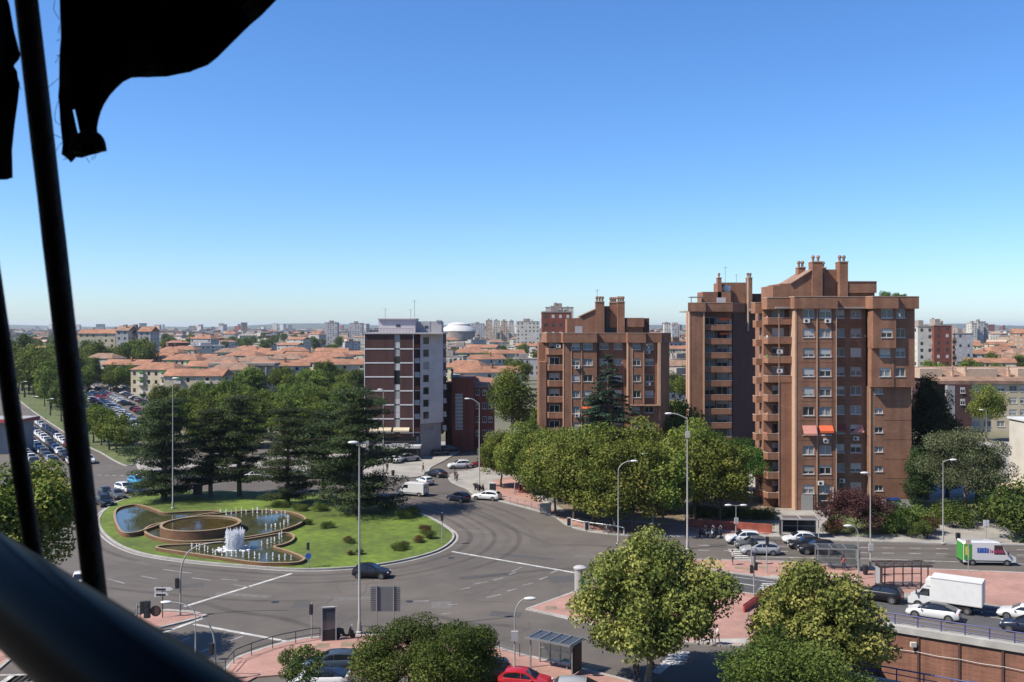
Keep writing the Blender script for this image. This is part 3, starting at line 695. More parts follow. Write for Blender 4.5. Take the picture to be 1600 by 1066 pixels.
def mk_tier(name, seed, H, rmax, leaf, nl, size, kind='cedar', r0=.4):
    rg = np.random.default_rng(seed); bl = []; tips = []
    if kind == 'cedar':
        for z in np.arange(H*(.07 if seed != 12 else .16), H*.95, H*.08):
            f = z/H; Lr = rmax*((.75+.8*f) if f < .3 else 1.0 if f < .5 else 1.0-(f-.5)*1.35)
            for a in rg.uniform(0, 6.28, 8 if f < .75 else 6):
                l = Lr*rg.uniform(.45,1.08); tips.append((l*math.cos(a)*.9, l*math.sin(a)*.9, z+rg.uniform(-.2,.5)))
                for q in np.linspace(.3, 1, 4):
                    w = rmax*.2*(1.15-.3*q)*rg.uniform(.75,1.35)
                    bl.append(((l*q*math.cos(a)+rg.normal()*.25, l*q*math.sin(a)+rg.normal()*.25, z+rg.normal()*.16-.1*q*q+l*.06*q), (w*1.1, w*1.1, w*.27)))
        bl.append(((0,0,H*.98), (.8,.8,.9)))
        C, N, S, T = fill_blobs(bl, nl, size, rg, .9, .5)
    else:
        for z in np.arange(H*.07, H*.98, H*.032):
            f = z/H; Lr = rmax*(1-f)**.82*(1 if f > .15 else .85)
            for a in rg.uniform(0, 6.28, 8 if f < .7 else 5):
                l = Lr*rg.uniform(.65,1.08)
                if rg.random() < .25: tips.append((l*math.cos(a)*.9, l*math.sin(a)*.9, z-.1*l))
                for q in (.45,.75,1.0):
                    w = max(.28, rmax*.15*(1-f*.75))*rg.uniform(.7,1.25)
                    bl.append(((l*q*math.cos(a), l*q*math.sin(a), z-.22*l*q+rg.normal()*.1), (w, w, w*.45)))
        C, N, S, T = fill_blobs(bl, nl, size, rg, .6, .5)
    cm = leaf_mesh('crown', C, N, S, L_[leaf], rg, .32 if kind == 'cedar' else .4, T)
    mb = MB(); mb.tube([(0,0,-.1),(.1,0,H*.3),(0,.1,H*.6),(0,0,H*.95)], [r0*1.3, r0, r0*.6, .06], 8)
    for t in tips: mb.tube([(0,0,t[2]-.5), (t[0]*.5, t[1]*.5, t[2]-.15), t], [r0*.28, r0*.18, .04], 4)
    return cm, mb.mesh('trunk', mt['bark'], None, 60)
def tree(name, label, meshes, loc, rz=0, sc=1.0, group=None, cat='tree'):
    o = thing(name, label, cat, loc, rz, group); o.scale = sc if hasattr(sc, '__len__') else (sc,)*3
    place('trunk', meshes[1], o); place('crown', meshes[0], o); return o
# ------------------------------------------------------------------ trees on the island: cedars
ce = [mk_tier('c', 11, 17.5, 7.6, 'cedar', 36000, .44), mk_tier('c', 12, 17.0, 6.6, 'cedar', 30000, .44), mk_tier('c', 13, 18, 8.0, 'cedar', 40000, .44)]
for i, (x, y, v, rz, sc, lab) in enumerate([
    (256,783,0,.4,(.9,.9,1.0),'dark spreading cedar at the left end of the roundabout beside the round basin'),
    (329,778,1,2.1,(.74,.74,.9),'cedar with bare lower trunk, second from the left on the roundabout'),
    (374,777,1,4.2,(.78,.78,1.04),'slender cedar with tiered branches in the middle of the roundabout row'),
    (450,790,0,3.0,(.66,.66,.93),'cedar standing just left of the largest cedar on the roundabout'),
    (553,804,2,.9,(.96,.96,1.12),'largest cedar on the roundabout, nearest the crossing traffic'),
    (505,781,1,5.2,(.62,.62,.9),'cedar behind the largest cedar on the roundabout')]):
    tree('cedar_tree', lab, ce[v], (*G(x, y)[:2], .3), rz, sc, 'cedars on the roundabout')
# ------------------------------------------------------------------ foreground trees
def T(name, label, meshes, x, y, rz=0, sc=1, z=0, group=None, cat='tree'):
    return tree(name, label, meshes, (*G(x, y)[:2], z), rz, sc, group, cat)
pl1 = mk_round('p', 21, (6.4,5.6,4.9), 7.4, 200, .85, 42000, .28, 'plane', 'barkp', .26, 26, lobes=[(.4,.5,9.9,2.2),(-2.2,-.5,8.2,2.7),(2.1,.6,8.6,2.8),(0,-1.5,7.4,3.2),(-3.9,.3,5.8,2.5),(4.6,-.2,6.9,2.5),(-1.5,2.5,7.4,2.9),(2.3,-2.0,5.4,2.9),(-2.0,-2.4,4.8,2.7),(4.2,1.6,4.6,2.3),(.2,.0,4.0,2.6),(2.5,3,7.0,2.7),(-2.6,.4,3.9,2.1)])
T('plane_tree', 'large yellow green plane tree in front of the red pavement', pl1, 1012, 1066, 0, (.98,.98,1.0))
pl2 = mk_round('p', 22, (5.1,4.8,4.0), 6.0, 170, .8, 40000, .28, 'plane', 'barkp', .24, 24, lobes=[(-1.3,.3,7.8,2.2),(1.4,.6,7.2,2.5),(-2.9,-.5,6.0,2.4),(3.1,-.2,5.2,2.4),(0,-2,6.0,2.8),(-1.7,2,6.3,2.6),(1.9,2.4,6.0,2.6),(-3.2,.5,4.0,2.2),(3.9,.8,3.4,1.9),(1.2,-2.2,4.0,2.6),(-1.5,-2.2,3.8,2.5),(0,0,5,2.8)])
T('plane_tree', 'yellow green plane tree beside the underpass at lower right', pl2, 1282, 1085, 0, 1.0)
fi1 = mk_round('p', 23, (4.6,4.2,3.2), 4.3, 44, 1.1, 26000, .22, 'fine', 'bark', .18, 14, .45)
fi2 = mk_round('p', 24, (3.6,3.4,2.9), 4.4, 34, 1.0, 22000, .22, 'fine', 'bark', .18, 12, .45)
T('acacia_tree', 'green fine leaved tree at the bottom edge below the yellow plane tree', fi1, 1245, 1168, .3, (1.05,1.05,.95))
T('acacia_tree', 'taller green lobe tree at bottom centre beside the parked dark car', fi2, 704, 1120, .9, (.95,.95,.98))
T('acacia_tree', 'lower green tree at bottom centre next to the blue estate car', fi2, 622, 1110, 2.9, (.95,.95,.87))
pl3 = mk_round('p', 25, (3.7,3.7,4.0), 12.3, 44, 1.3, 22000, .33, 'planeback', 'bark', .3, 12)
T('plane_tree', 'bushy green tree at the left edge behind the thin poles', pl3, 36, 1039, 0, 1.0)
sp = mk_round('p', 26, (1.5,1.3,1.5), 3.0, 12, .5, 1700, .2, 'bush', 'bark', .07, 8, .5)
T('sapling', 'thin sapling in front of the white car at the bottom', sp, 478, 1108, 0, 1.05)
T('sapling', 'small sparse sapling at the bonnet of the blue estate car', sp, 452, 1100, 2, (.6,.6,.95))
# ------------------------------------------------------------------ row of plane trees along the square
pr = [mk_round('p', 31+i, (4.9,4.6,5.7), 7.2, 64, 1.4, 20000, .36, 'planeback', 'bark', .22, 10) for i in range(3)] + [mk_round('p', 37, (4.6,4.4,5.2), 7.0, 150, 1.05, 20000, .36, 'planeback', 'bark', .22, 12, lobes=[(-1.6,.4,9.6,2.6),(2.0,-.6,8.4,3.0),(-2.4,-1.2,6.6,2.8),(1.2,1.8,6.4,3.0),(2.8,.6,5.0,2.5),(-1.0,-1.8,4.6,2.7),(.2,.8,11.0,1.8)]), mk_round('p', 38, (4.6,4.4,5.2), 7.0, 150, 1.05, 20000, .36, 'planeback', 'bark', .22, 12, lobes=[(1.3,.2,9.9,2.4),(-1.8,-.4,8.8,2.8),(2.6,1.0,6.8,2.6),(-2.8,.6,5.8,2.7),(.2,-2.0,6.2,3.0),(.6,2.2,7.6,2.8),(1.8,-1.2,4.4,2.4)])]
row = [(783,762,.78),(812,768,.86),(842,775,.82),(868,808,.92),(897,815,.98),(873,786,.95),(925,822,.98),(910,790,1.0),(958,829,.95),(950,797,1.02),(990,832,1.0),(1000,800,1.05),(1035,832,.95),(1045,802,1.02),(1085,812,1.0),(1125,815,.93),(1090,790,1.0)]
lab_row = ['leftmost small plane tree by the metal arch beside the white car', 'plane tree left of centre behind the kerb railing', 'plane tree behind the concrete block on the kerb',
 'plane tree at the kerb bend with trunk beside the black signs', 'plane tree just right of the kerb bend', 'plane tree in the back of the row below the brick block', 'plane tree behind the white curved handrail', 'tall plane tree in the back row left of the fir',
 'plane tree behind the curved street lamp', 'plane tree in the back row below the fir', 'front plane tree in the middle of the park edge', 'tall yellowish plane tree right of the fir', 'front plane tree beside the tall double lamp', 'plane tree in the back row near the tall lamp',
 'plane tree by the low red wall', 'rightmost plane tree of the row beside the round pines', 'plane tree in the back row before the middle tower']
for i, ((x, y, s), lb) in enumerate(zip(row, lab_row)):
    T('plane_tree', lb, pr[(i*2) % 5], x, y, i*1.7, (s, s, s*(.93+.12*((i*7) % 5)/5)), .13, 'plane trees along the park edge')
pn = [mk_round('p', 41, (4.2,4.0,2.9), 5.9, 40, 1.05, 14000, .26, 'pine', 'bark', .2, 12, .4, .75, -.35, .5), mk_round('p', 42, (4.6,4.3,2.7), 6.1, 44, 1.0, 15000, .26, 'pine', 'bark', .2, 12, .4, .75, -.35, .5)]
T('stone_pine', 'round topped bright green pine in front of the tall tower', pn[0], 1190, 787, 0, 1.0, .13)
T('stone_pine', 'dark green pine left of the round topped pine', pn[1], 1118, 784, 1, (1,1,1.22), .13)
T('stone_pine', 'small pine between the two larger pines below the middle tower', pn[1], 1152, 770, 2.5, (.85,.85,1.0), .13)
fr = mk_tier('f', 51, 23, 6.6, 'fir', 42000, .36, 'fir', .35)
T('fir_tree', 'tall blue green fir in front of the middle brick block', fr, 950, 756, 0, (1.35,1.35,1.0), .13)
rd = [mk_round('p', 61, (4.6,4.4,6.2), 10.5, 42, 1.6, 9000, .42, 'belt', 'bark', .3, 8), mk_round('p', 62, (5.4,5.0,4.4), 7.2, 42, 1.5, 9000, .42, 'belt', 'bark', .3, 8), mk_round('p', 63, (3.9,4.1,4.2), 6.4, 34, 1.35, 8000, .40, 'belt', 'bark', .26, 8), mk_round('p', 64, (5.0,4.6,5.2), 8.6, 40, 1.6, 9000, .42, 'planeback', 'bark', .28, 8)]
T('park_tree', 'dark green tree right of the low red brick building', rd[0], 800, 718, 0, (1.0,1.0,1.12), .13)
T('park_tree', 'clipped green tree at the left corner of the middle brick block', rd[2], 831, 742, 1, (.9,.9,.95), .13)
T('park_tree', 'tree in the gap between the middle block and the middle tower', rd[2], 1058, 735, 2, (1.1,1.1,1.25), .13)
el_ = mk_round('p', 71, (6.2,5.4,5.0), 8.2, 60, 1.35, 22000, .30, 'elm', 'bark', .3, 14, .4, .7)
T('elm_tree', 'feathery grey green tree right of the tallest tower', el_, 1508, 822, 0, (.92,.92,1.03), .13)
cy = mk_round('p', 52, (2.9,2.9,8.2), 9.6, 66, 1.5, 22000, .38, 'cedar', 'bark', .3, 10, .5, lo=-1)
T('cypress_tree', 'tall dark conifer hugging the right side of the tallest tower', cy, 1449, 782, 0, (.95,.95,1.14), .13)
T('cypress_tree', 'dark conifer behind the feathery tree', cy, 1480, 778, 2, (.95,.95,.78), .13)
T('cypress_tree', 'low dark tree filling the gap right of the feathery tree', cy, 1528, 782, 4, (1.25,1.25,.5), .13)
T('cypress_tree', 'dark tree between the tallest tower and the feathery tree', cy, 1437, 800, 1, (.7,.7,.55), .13)
T('park_tree', 'pale green tree in front of the beige flats at right', rd[3], 1541, 690, 0, (.8,.8,1.0), 0)
pm = mk_round('p', 81, (5.0,3.4,2.9), 3.2, 44, .95, 14000, .24, 'plum', 'bark', .14, 14, .55)
T('plum_tree', 'purple leaved plum at the foot of the tallest tower', pm, 1338, 836, 0, (1.02,1,1.0), .13)
bs = [mk_round('p', 91+i, (1.9,1.7,1.35), 1.25, 20, .65, 3600, .2, ['bush','fine','dry'][i], 'bark', .06, 6, .55) for i in range(3)]
for i, (x, y, v, s, lb) in enumerate([(1420,832,1,1.5,'green bush at the right foot of the tallest tower'),(1400,838,0,1.0,'low bush beside the turquoise shop window'),(1452,836,2,1.0,'reddish dry shrub on the verge'),(1488,824,1,1.4,'bright green bush under the feathery tree'),
    (1588,842,0,2.3,'large bush at the right edge of the verge'),(1570,820,1,1.7,'green bush in front of the cream building'),(1437,843,0,.8,'low bush on the dry verge bank'),(1300,838,2,.8,'dry shrub left of the purple plum'),(1612,815,1,2.4,'tall bush at the far right edge')]):
    T('bush', lb, bs[v], x, y, i*1.1, s, .13, 'bushes on the verge', 'bush')
ib = [(478,822,0,.6),(512,827,1,.75),(543,850,2,.6),(548,852,0,.5),(622,862,1,.75),(632,858,2,.6),(655,849,2,.65),(668,843,0,.8),(662,833,2,.7),(560,869,0,.5),(547,870,2,.4),(606,797,1,.9),(632,811,1,1.1),(646,806,0,.9),(500,800,1,1.0),(470,800,1,.9),(440,795,1,.9)]
sl_ = sorted(range(len(ib)), key=lambda k: ib[k][0]); nth = ['first','second','third','fourth','fifth','sixth','seventh','eighth','ninth','tenth','eleventh','twelfth','thirteenth','fourteenth','fifteenth','sixteenth','seventeenth','eighteenth']
for i, (x, y, v, s) in enumerate(ib):
    T('shrub', 'low %s shrub on the roundabout lawn, %s from the left' % (['green','bright green','reddish'][v], nth[sl_.index(i)]), bs[v], x, y, i*.8, (s*.72, s*.6, s*.5), .18, 'shrubs on the roundabout lawn', 'shrub')
# hedge and low wall of the park
for (x0, y0, x1, y1, lb) in [(1085,808,1208,812,'dark clipped hedge behind the low red wall')]:
    a, b = G(x0, y0, .13), G(x1, y1, .13); rg = np.random.default_rng(7)
    bl = [((a.x+(b.x-a.x)*t+rg.normal()*.15, a.y+(b.y-a.y)*t+rg.normal()*.2, .8+rg.normal()*.1), (.8,.8,.75)) for t in np.linspace(0,1,26)]
    C, N, S, Tn = fill_blobs([((p[0]-a.x, p[1]-a.y, p[2]), r) for p, r in bl], 9000, .2, rg)
    tag(place('hedge', leaf_mesh('hedge', C, N, S, L_['fine'], rg, .6, Tn), None, (a.x, a.y, .13)), lb, 'hedge')
a, b = G(1070,823,.13), G(1206,833,.13); d = (b-a).normalized(); nn = Vector((-d.y, d.x, 0))*.25
mb = MB(); mb.prism([a[:2], b[:2], (b+nn)[:2], (a+nn)[:2]], .12, 1.25); w = tag(mb.build('garden_wall', M('red garden wall', (.36,.09,.055), .9, .15, 1, stain=.2, sscale=.5)), 'low red garden wall along the pavement by the parked cars', 'wall')
# ------------------------------------------------------------------ building kit
def wall_holes(mb, u0, u1, z0, z1, holes, Y, depth=.22):
    us = sorted({u0, u1, *[h[0] for h in holes], *[h[1] for h in holes]}); zs = sorted({z0, z1, *[h[2] for h in holes], *[h[3] for h in holes]})
    for i in range(len(us)-1):
        for j in range(len(zs)-1):
            a, b, c, d = us[i], us[i+1], zs[j], zs[j+1]; mu, mz = (a+b)/2, (c+d)/2
            if any(h[0] < mu < h[1] and h[2] < mz < h[3] for h in holes): continue
            mb.quad((a,Y,c),(b,Y,c),(b,Y,d),(a,Y,d))
    for a, b, c, d in holes:
        y = Y+depth
        mb.quad((a,Y,c),(a,y,c),(b,y,c),(b,Y,c)); mb.quad((a,Y,d),(b,Y,d),(b,y,d),(a,y,d))
        mb.quad((a,Y,c),(a,Y,d),(a,y,d),(a,y,c)); mb.quad((b,Y,c),(b,y,c),(b,y,d),(b,Y,d))
wcache = {}
def window(root, u, z, w, h, Y, style=0, blind=.0, bmat='blind', depth=.16):
    key = (round(w,2), round(h,2))
    if key not in wcache:
        f = MB(); t = .07
        for a in ((-w/2,w/2,-h/2,-h/2+t),(-w/2,w/2,h/2-t,h/2)): f.box(a[0],a[1],-.05,.05,a[2],a[3])
        for a in ((-w/2,-w/2+t),(w/2-t,w/2),(-t/2,t/2)): f.box(a[0],a[1],-.047,.047,-h/2+t,h/2-t)
        s = MB(); s.box(-w/2-.06,w/2+.06,-.24,.0,-h/2-.09,-h/2-.012)
        p = MB(); p.quad((-w/2,.02,-h/2),(w/2,.02,-h/2),(w/2,.02,h/2),(-w/2,.02,h/2))
        wcache[key] = (f.mesh('window', mt['pvc']), s.mesh('sill', mt['white']), {k: p.mesh('pane', mt[k]) for k in ('glass','glassm','curtain')}, {})
    f, s, p, bl = wcache[key]
    o = place('window', f, root, Vector((u, Y+depth, z))-wloc(root))
    place('pane', p[('glass','glassm','curtain')[style % 3]], o); place('sill', s, o)
    if blind > .05:
        k = (round(blind,1), bmat)
        if k not in bl:
            m = MB(); zb = h/2-h*k[0]
            nsl = max(2, int(h*k[0]/.16))
            for i in range(nsl):
                za = zb+(h/2-zb)*i/nsl; zc = zb+(h/2-zb)*(i+1)/nsl
                m.quad((-w/2+.03,-.056,za),(w/2-.03,-.056,za),(w/2-.03,-.066,zc),(-w/2+.03,-.066,zc))
            bl[k] = m.mesh('roller_blind', mt[bmat])
        place('roller_blind', bl[k], o)
    return o
brng = random.Random(77)
def section(root, u0, u1, Y, z0, z1, cols, rows, wh, mat, back=None, name='wall', style=None, skip=(), pblind=.6):
    holes = []; wins = []
    for ri, zc in enumerate(rows):
        for ci, (a, b) in enumerate(cols):
            if (ri, ci) in skip: continue
            holes.append((a, b, zc-wh/2, zc+wh/2)); wins.append(((a+b)/2, zc, b-a))
    mb = MB(); wall_holes(mb, u0, u1, z0, z1, holes, Y)
    if back:   # returns on the left and right, so that projecting bays have depth
        mb.quad((u0,Y,z0),(u0,Y,z1),(u0,Y+back,z1),(u0,Y+back,z0)); mb.quad((u1,Y,z0),(u1,Y+back,z0),(u1,Y+back,z1),(u1,Y,z1))
        mb.quad((u0,Y,z0),(u0,Y+back,z0),(u1,Y+back,z0),(u1,Y,z0)); mb.quad((u0,Y,z1),(u1,Y,z1),(u1,Y+back,z1),(u0,Y+back,z1))
    mb.build(name, mt[mat], root)
    for u, z, w in wins:
        r = brng.random()
        bl = brng.choice([.3,.4,.5,.7,.8,1.0]) if r < pblind else 0
        window(root, u, z, w, wh, Y, brng.choice([0,1,1,2,2]), bl, 'blind' if brng.random() < .72 else 'blindg')
def ac_unit(root, u, z, Y):
    if 'ac' not in wcache:
        m = MB(); m.box(-.42,.42,-.36,-.02,-.3,.3,0); m.lathe([(.22,0),(.2,.012)], 12, (-.12,-.372,0), 1, 'y'); wcache['ac'] = m.mesh('air_conditioner', [mt['white'], mt['dmetal']])
    place('air_conditioner', wcache['ac'], root, Vector((u, Y, z))-wloc(root))
def boxp(root, name, mat, *b): return MB().box(*b).build(name, mt[mat], root)
def awning(root, u0, u1, z1, drop, out, Y, mat):
    m = MB(); m.add([(u0,Y-.03,z1),(u1,Y-.03,z1),(u1,Y-out,z1-drop),(u0,Y-out,z1-drop),(u0,Y-.0,z1+.02),(u1,Y-.0,z1+.02),(u1,Y-out,z1-drop+.03),(u0,Y-out,z1-drop+.03)],[(0,3,2,1),(4,5,6,7)])
    m.box(u0,u1,Y-out-.02,Y-out,z1-drop-.28,z1-drop+.03); m.build('awning', mt[mat], root)
def chimney(root, u0, u1, Y0, Y1, z0, z1, mat='brickA', pots=2):
    c = boxp(root, 'chimney', mat, u0, u1, Y0, Y1, z0, z1)
    boxp(c, 'chimney_cap', 'cope', u0-.08, u1+.08, Y0-.08, Y1+.08, z1, z1+.14)
    for i in range(pots):
        x = u0+(u1-u0)*(i+.5)/pots; m = MB(); m.lathe([(.2,0),(.2,.55),(.32,.6),(.32,.7),(.22,.95),(.05,1.0)], 8, (x,(Y0+Y1)/2,z1+.14)); m.build('chimney_pot', mt['tile2'], c, 40)
def antenna(root, u, Y, z0, h):
    m = MB(); m.tube([(u,Y,z0),(u,Y,z0+h)], .045, 5)
    for i in range(6): m.tube([(u-.55+.06*i,Y,z0+h*.92-i*.0),(u+.55-.06*i,Y,z0+h*.92)], .02, 4) if i == 0 else m.tube([(u-.5+.2*i,Y-.3,z0+h*.93),(u-.5+.2*i,Y+.3,z0+h*.93)], .015, 4)
    m.build('antenna', mt['metal'], root)
def balcony_strip(root, path, z, hpar, mat='brickA', coping='cope'):
    m = MB(); ribbon(m, path, .16, z-.22, z+hpar); o = m.build('balcony', mt[mat], root)
    m = MB(); ribbon(m, path, .2, z+hpar+.002, z+hpar+.06); m.build('coping', mt[coping], o); return o
# ------------------------------------------------------------------ tallest tower (right)
S1 = 10.5; YB = F/S1
def u1_(x): return (x-800)/S1
def z1_(y): return CH-(y-HY)/S1
def ud(x, dy): return (x-800)/F*(YB+dy)
T1 = thing('apartment_tower', 'tallest brown brick apartment tower at right with orange awnings half way up', 'building', (48, YB+8, 0))
rows = [z1_(490+30.5*i) for i in range(10)]
zt = z1_(482.6); zp = z1_(464)
core_back = YB+17
# solid core behind the facades
m = MB(); m.prism([(42.6,YB+3.3),(60.0,YB+3.3),(60.0,core_back),(ud(1180,17),core_back),(ud(1180,17),YB+7.0),(ud(1194,3)+.3,YB+7.0),(ud(1194,3)+.3,YB+3.4),(42.6,YB+3.4)], 0, zt+.05); m.build('core', mt['brickA'], T1)
section(T1, u1_(1243), u1_(1305.5), YB, 0, zt, [(u1_(1254.5),u1_(1272.5)),(u1_(1280.5),u1_(1299))], rows, 1.32, 'brickA', 4.2)
section(T1, u1_(1305.5)+.002, u1_(1361.5), YB+2.2, 0, zt, [(u1_(1310),u1_(1328)),(u1_(1337),u1_(1354.5))], rows, 1.32, 'brickA')
zr = z1_(605); zb_ = z1_(544)
section(T1, u1_(1361.5), u1_(1428), YB+.9, 0, zr, [(u1_(1370.5),u1_(1383.5))], [r for r in rows[4:]], .85, 'brickA', 3.2, pblind=.3)
section(T1, u1_(1397), u1_(1429.5), YB+.05, zr, zt, [(u1_(1399.6),u1_(1415))], rows[:4], 1.32, 'brickA', 2.6)
section(T1, u1_(1361.5), u1_(1397)-.003, YB-.05, zr, zb_-.002, [(u1_(1374),u1_(1391.7))], rows[2:4], 1.32, 'brickA', 1.5)
section(T1, u1_(1361), u1_(1397)-.003, YB-.75, zb_, zt, [(u1_(1374),u1_(1391.7))], rows[:2], 1.32, 'brickA', 2.2)
# parapet belt, proud of the walls
def parapet(root, path, z0, z1, mat='brickA', w=.5):
    m = MB(); ribbon(m, path, w, z0, z1); o = m.build('parapet', mt[mat], root)
    m = MB(); ribbon(m, path, w+.1, z1+.002, z1+.09); m.build('coping', mt['cope'], o)
pp = [(ud(1236,1.6),YB+1.6),(u1_(1240),YB-.3),(u1_(1306.5),YB-.3),(u1_(1308),YB+1.4),(u1_(1358),YB+1.4),(u1_(1360),YB-1.05),(u1_(1398),YB-1.05),(u1_(1400),YB-.3),(u1_(1432),YB-.3),(u1_(1433),YB+3.5)]
parapet(T1, pp, zt+.002, zp)
pl_ = [(ud(1193,6.0),YB+6.0),(ud(1193,3.0),YB+3.0),(ud(1199,1.5),YB+1.5),(ud(1237,1.5),YB+1.5)]
parapet(T1, pl_, zt-.05, zp-.1)
pl2_ = [(ud(1176,9.5),YB+9.5),(ud(1176,6.6),YB+6.6),(ud(1181,5.4),YB+5.4),(ud(1192.6,5.4),YB+5.4)]
parapet(T1, pl2_, zt-.6, zp-.75)
boxp(T1, 'roof', 'flatroof', 39.5, 59.9, YB+1, core_back-.1, zt+.051, zt+.3)
# left-facing pilaster strips, their sunlight put into the paler colour
boxp(T1, 'pilaster', 'beige', u1_(1241.8), u1_(1244.5), YB-.06, YB+3, 0, zt-.004)
for x, yy in ((1306.5,YB-.03),(1276.5,YB-.03)): boxp(T1, 'downpipe', 'beige', u1_(x)-.05, u1_(x)+.05, yy-.1, yy+.02, .5, zt-.01)
boxp(T1, 'downpipe', 'beige', u1_(1362)-.02, u1_(1362)+.2, YB+.8, YB+.95, .5, zr-.01)
# balcony wing on the left
m = MB(); wall_holes(m, ud(1193,3), ud(1239,3), 0, zt, [(ud(1206,3),ud(1226,3),r-1.25,r+.75) for r in rows], YB+3.0, .3)
m.quad((ud(1193,3.0),YB+3.0,0),(ud(1193,3.0),YB+3.0,zt),(ud(1193,7),YB+7,zt),(ud(1193,7),YB+7,0)); m.build('wall', mt['brickA'], T1)
m = MB(); m.quad((ud(1180,12),YB+6.8,0),(ud(1193,6.8),YB+6.8,0),(ud(1193,6.8),YB+6.8,zt-.5),(ud(1180,12),YB+6.8,zt-.5)); m.quad((ud(1180,12),YB+6.8,0),(ud(1180,12),YB+6.8,zt-.5),(ud(1180,12),YB+12,zt-.5),(ud(1180,12),YB+12,0)); m.build('wall', mt['brickA'], T1)
for i, r in enumerate(rows):
    pth = [(ud(1193.5,3.4),YB+3.4),(ud(1193.5,2.7),YB+2.7),(ud(1200,1.55),YB+1.55),(ud(1236.5,1.55) if i < 4 else ud(1217,1.55),YB+1.55)]
    if i >= 4: pth.append((ud(1217,1.55), YB+3.0))
    zf = r-1.42
    o = balcony_strip(T1, pth, zf, .78 if i < 9 else .6)
    m = MB(); m.prism([(ud(1194,3.05),YB+3.05),(ud(1200.3,1.6),YB+1.6),(ud(1236,1.6) if i < 4 else ud(1216.5,1.6),YB+1.6),(ud(1236,1.6) if i < 4 else ud(1216.5,1.6),YB+3.05)], zf-.2, zf, bottom=True); m.build('slab', mt['brickA'], o)
    window(T1, ud(1216,3), r-.25, ud(1226,3)-ud(1206,3)-.02, 1.98, YB+3.1, brng.choice([0,1,2]), brng.choice([0,.4,.6,0]), 'blind')
    z2 = zf-.45
    o = balcony_strip(T1, [(ud(1177,7.2),YB+7.2),(ud(1177,6.6),YB+6.6),(ud(1182,5.5),YB+5.5),(ud(1192.6,5.5),YB+5.5)], z2, .78)
    window(T1, ud(1190,6.6), r-.55, .6, 1.9, YB+6.65, 1, brng.choice([0,.5,.7]), 'blind', .0)
    m = MB()
    if i in (0,1,2,5,6): m.tube([(u1_(1203)+.1*k_,YB+1.8,zf+.8) for k_ in range(2)], .3, 6); m.build('planter', mt[['salmon','white','green','white','blindg','salmon','red'][i]], T1)
if True:
    m = MB(); wall_holes(m, ud(1217,1.52), ud(1238,1.52), 0, rows[4]+1.4, [], YB+1.52); m.quad((ud(1217,1.52),YB+1.52,0),(ud(1217,1.52),YB+1.52,rows[4]+1.4),(ud(1217,3.1),YB+3.1,rows[4]+1.4),(ud(1217,3.1),YB+3.1,0)); m.quad((ud(1217,1.52),YB+1.52,rows[4]+1.4),(ud(1238,1.52),YB+1.52,rows[4]+1.4),(ud(1237,3.1),YB+3.1,rows[4]+1.4),(ud(1217,3.1),YB+3.1,rows[4]+1.4)); m.build('wall', mt['brickA'], T1)
    boxp(T1, 'downpipe', 'beige', ud(1216.6,1.5), ud(1217.4,1.5), YB+1.42, YB+1.5, .5, rows[0]+1)
for u, i, Yq in ((1260,0,YB),(1293,0,YB),(1290,6.15,YB),(1345,6.1,YB+2.2),(1282,8.3,YB),(1345-22,8.3,YB+2.2)): ac_unit(T1, u1_(u), rows[0]-2.905*i-1.1, Yq)
for i in (2,3): ac_unit(T1, u1_(1224), rows[i]+.1, YB+2.1)
z6 = rows[6]+.75
awning(T1, u1_(1253.5), u1_(1275), z6, 1.15, .75, YB, 'salmon'); awning(T1, u1_(1279), u1_(1300.5), z6, .75, .8, YB, 'orange')
awning(T1, u1_(1308.5), u1_(1329.5), z6, .75, .5, YB+2.2, 'maroon')
m = MB(); a, b = u1_(1336), u1_(1356); m.add([(a,YB+1.4,z6-1.15),(b,YB+1.4,z6-1.15),(b,YB+2.15,z6),(a,YB+1.4,z6-1.2),(b,YB+1.4,z6-1.2),(b,YB+2.18,z6-.03)],[(0,1,2),(5,4,3)]); m.build('awning', mt['salmon'], T1)
for r in rows[4:]:
    boxp(T1, 'floor_joint', 'brickB', u1_(1384.5), u1_(1427.8), YB+.885, YB+.9, r-1.47, r-1.43)
for r in rows:
    boxp(T1, 'floor_joint', 'brickB', u1_(1245), u1_(1305.3), YB-.012, YB+.001, r-1.46, r-1.43)
    boxp(T1, 'floor_joint', 'brickB', u1_(1306.8), u1_(1361), YB+2.188, YB+2.201, r-1.46, r-1.43)
for x in (1277,1301): boxp(T1, 'vertical_joint', 'brickB', u1_(x)-.02, u1_(x)+.02, YB-.011, YB+.001, 1, zt-.02)
# stepped roof houses and chimneys
def zr_(y): return z1_(y)
RY = YB+5
m = MB(); m.xprism([(u1_(1222),zt),(u1_(1222),z1_(444)),(u1_(1233),z1_(444)),(u1_(1233),z1_(441)),(u1_(1252),z1_(441)),(u1_(1284.5),z1_(420)),(u1_(1284.5),zt)], RY, RY+7); o = m.build('roof_house', mt['brickA'], T1)
m = MB(); a = [(u1_(1250),z1_(442)),(u1_(1285),z1_(419.5)),(u1_(1285),z1_(418)),(u1_(1249),z1_(440.5))]; m.xprism(a, RY-.25, RY+7.2); m.build('sloping_roof', mt['tile2'], o)
boxp(T1, 'roof_house', 'brickA', u1_(1301), u1_(1329), RY+.9, RY+6.5, zt, z1_(417.5))
boxp(T1, 'roof_slot', 'black', u1_(1303), u1_(1308), RY+.86, RY+.92, zt+2, z1_(423))
boxp(T1, 'roof_house', 'brickA', u1_(1343), u1_(1388.5), RY-.3, RY+6, z1_(456), z1_(438)); boxp(T1, 'roof_house', 'brickA', u1_(1347), u1_(1388), RY+.4, RY+5.8, zt, z1_(456)-.003)
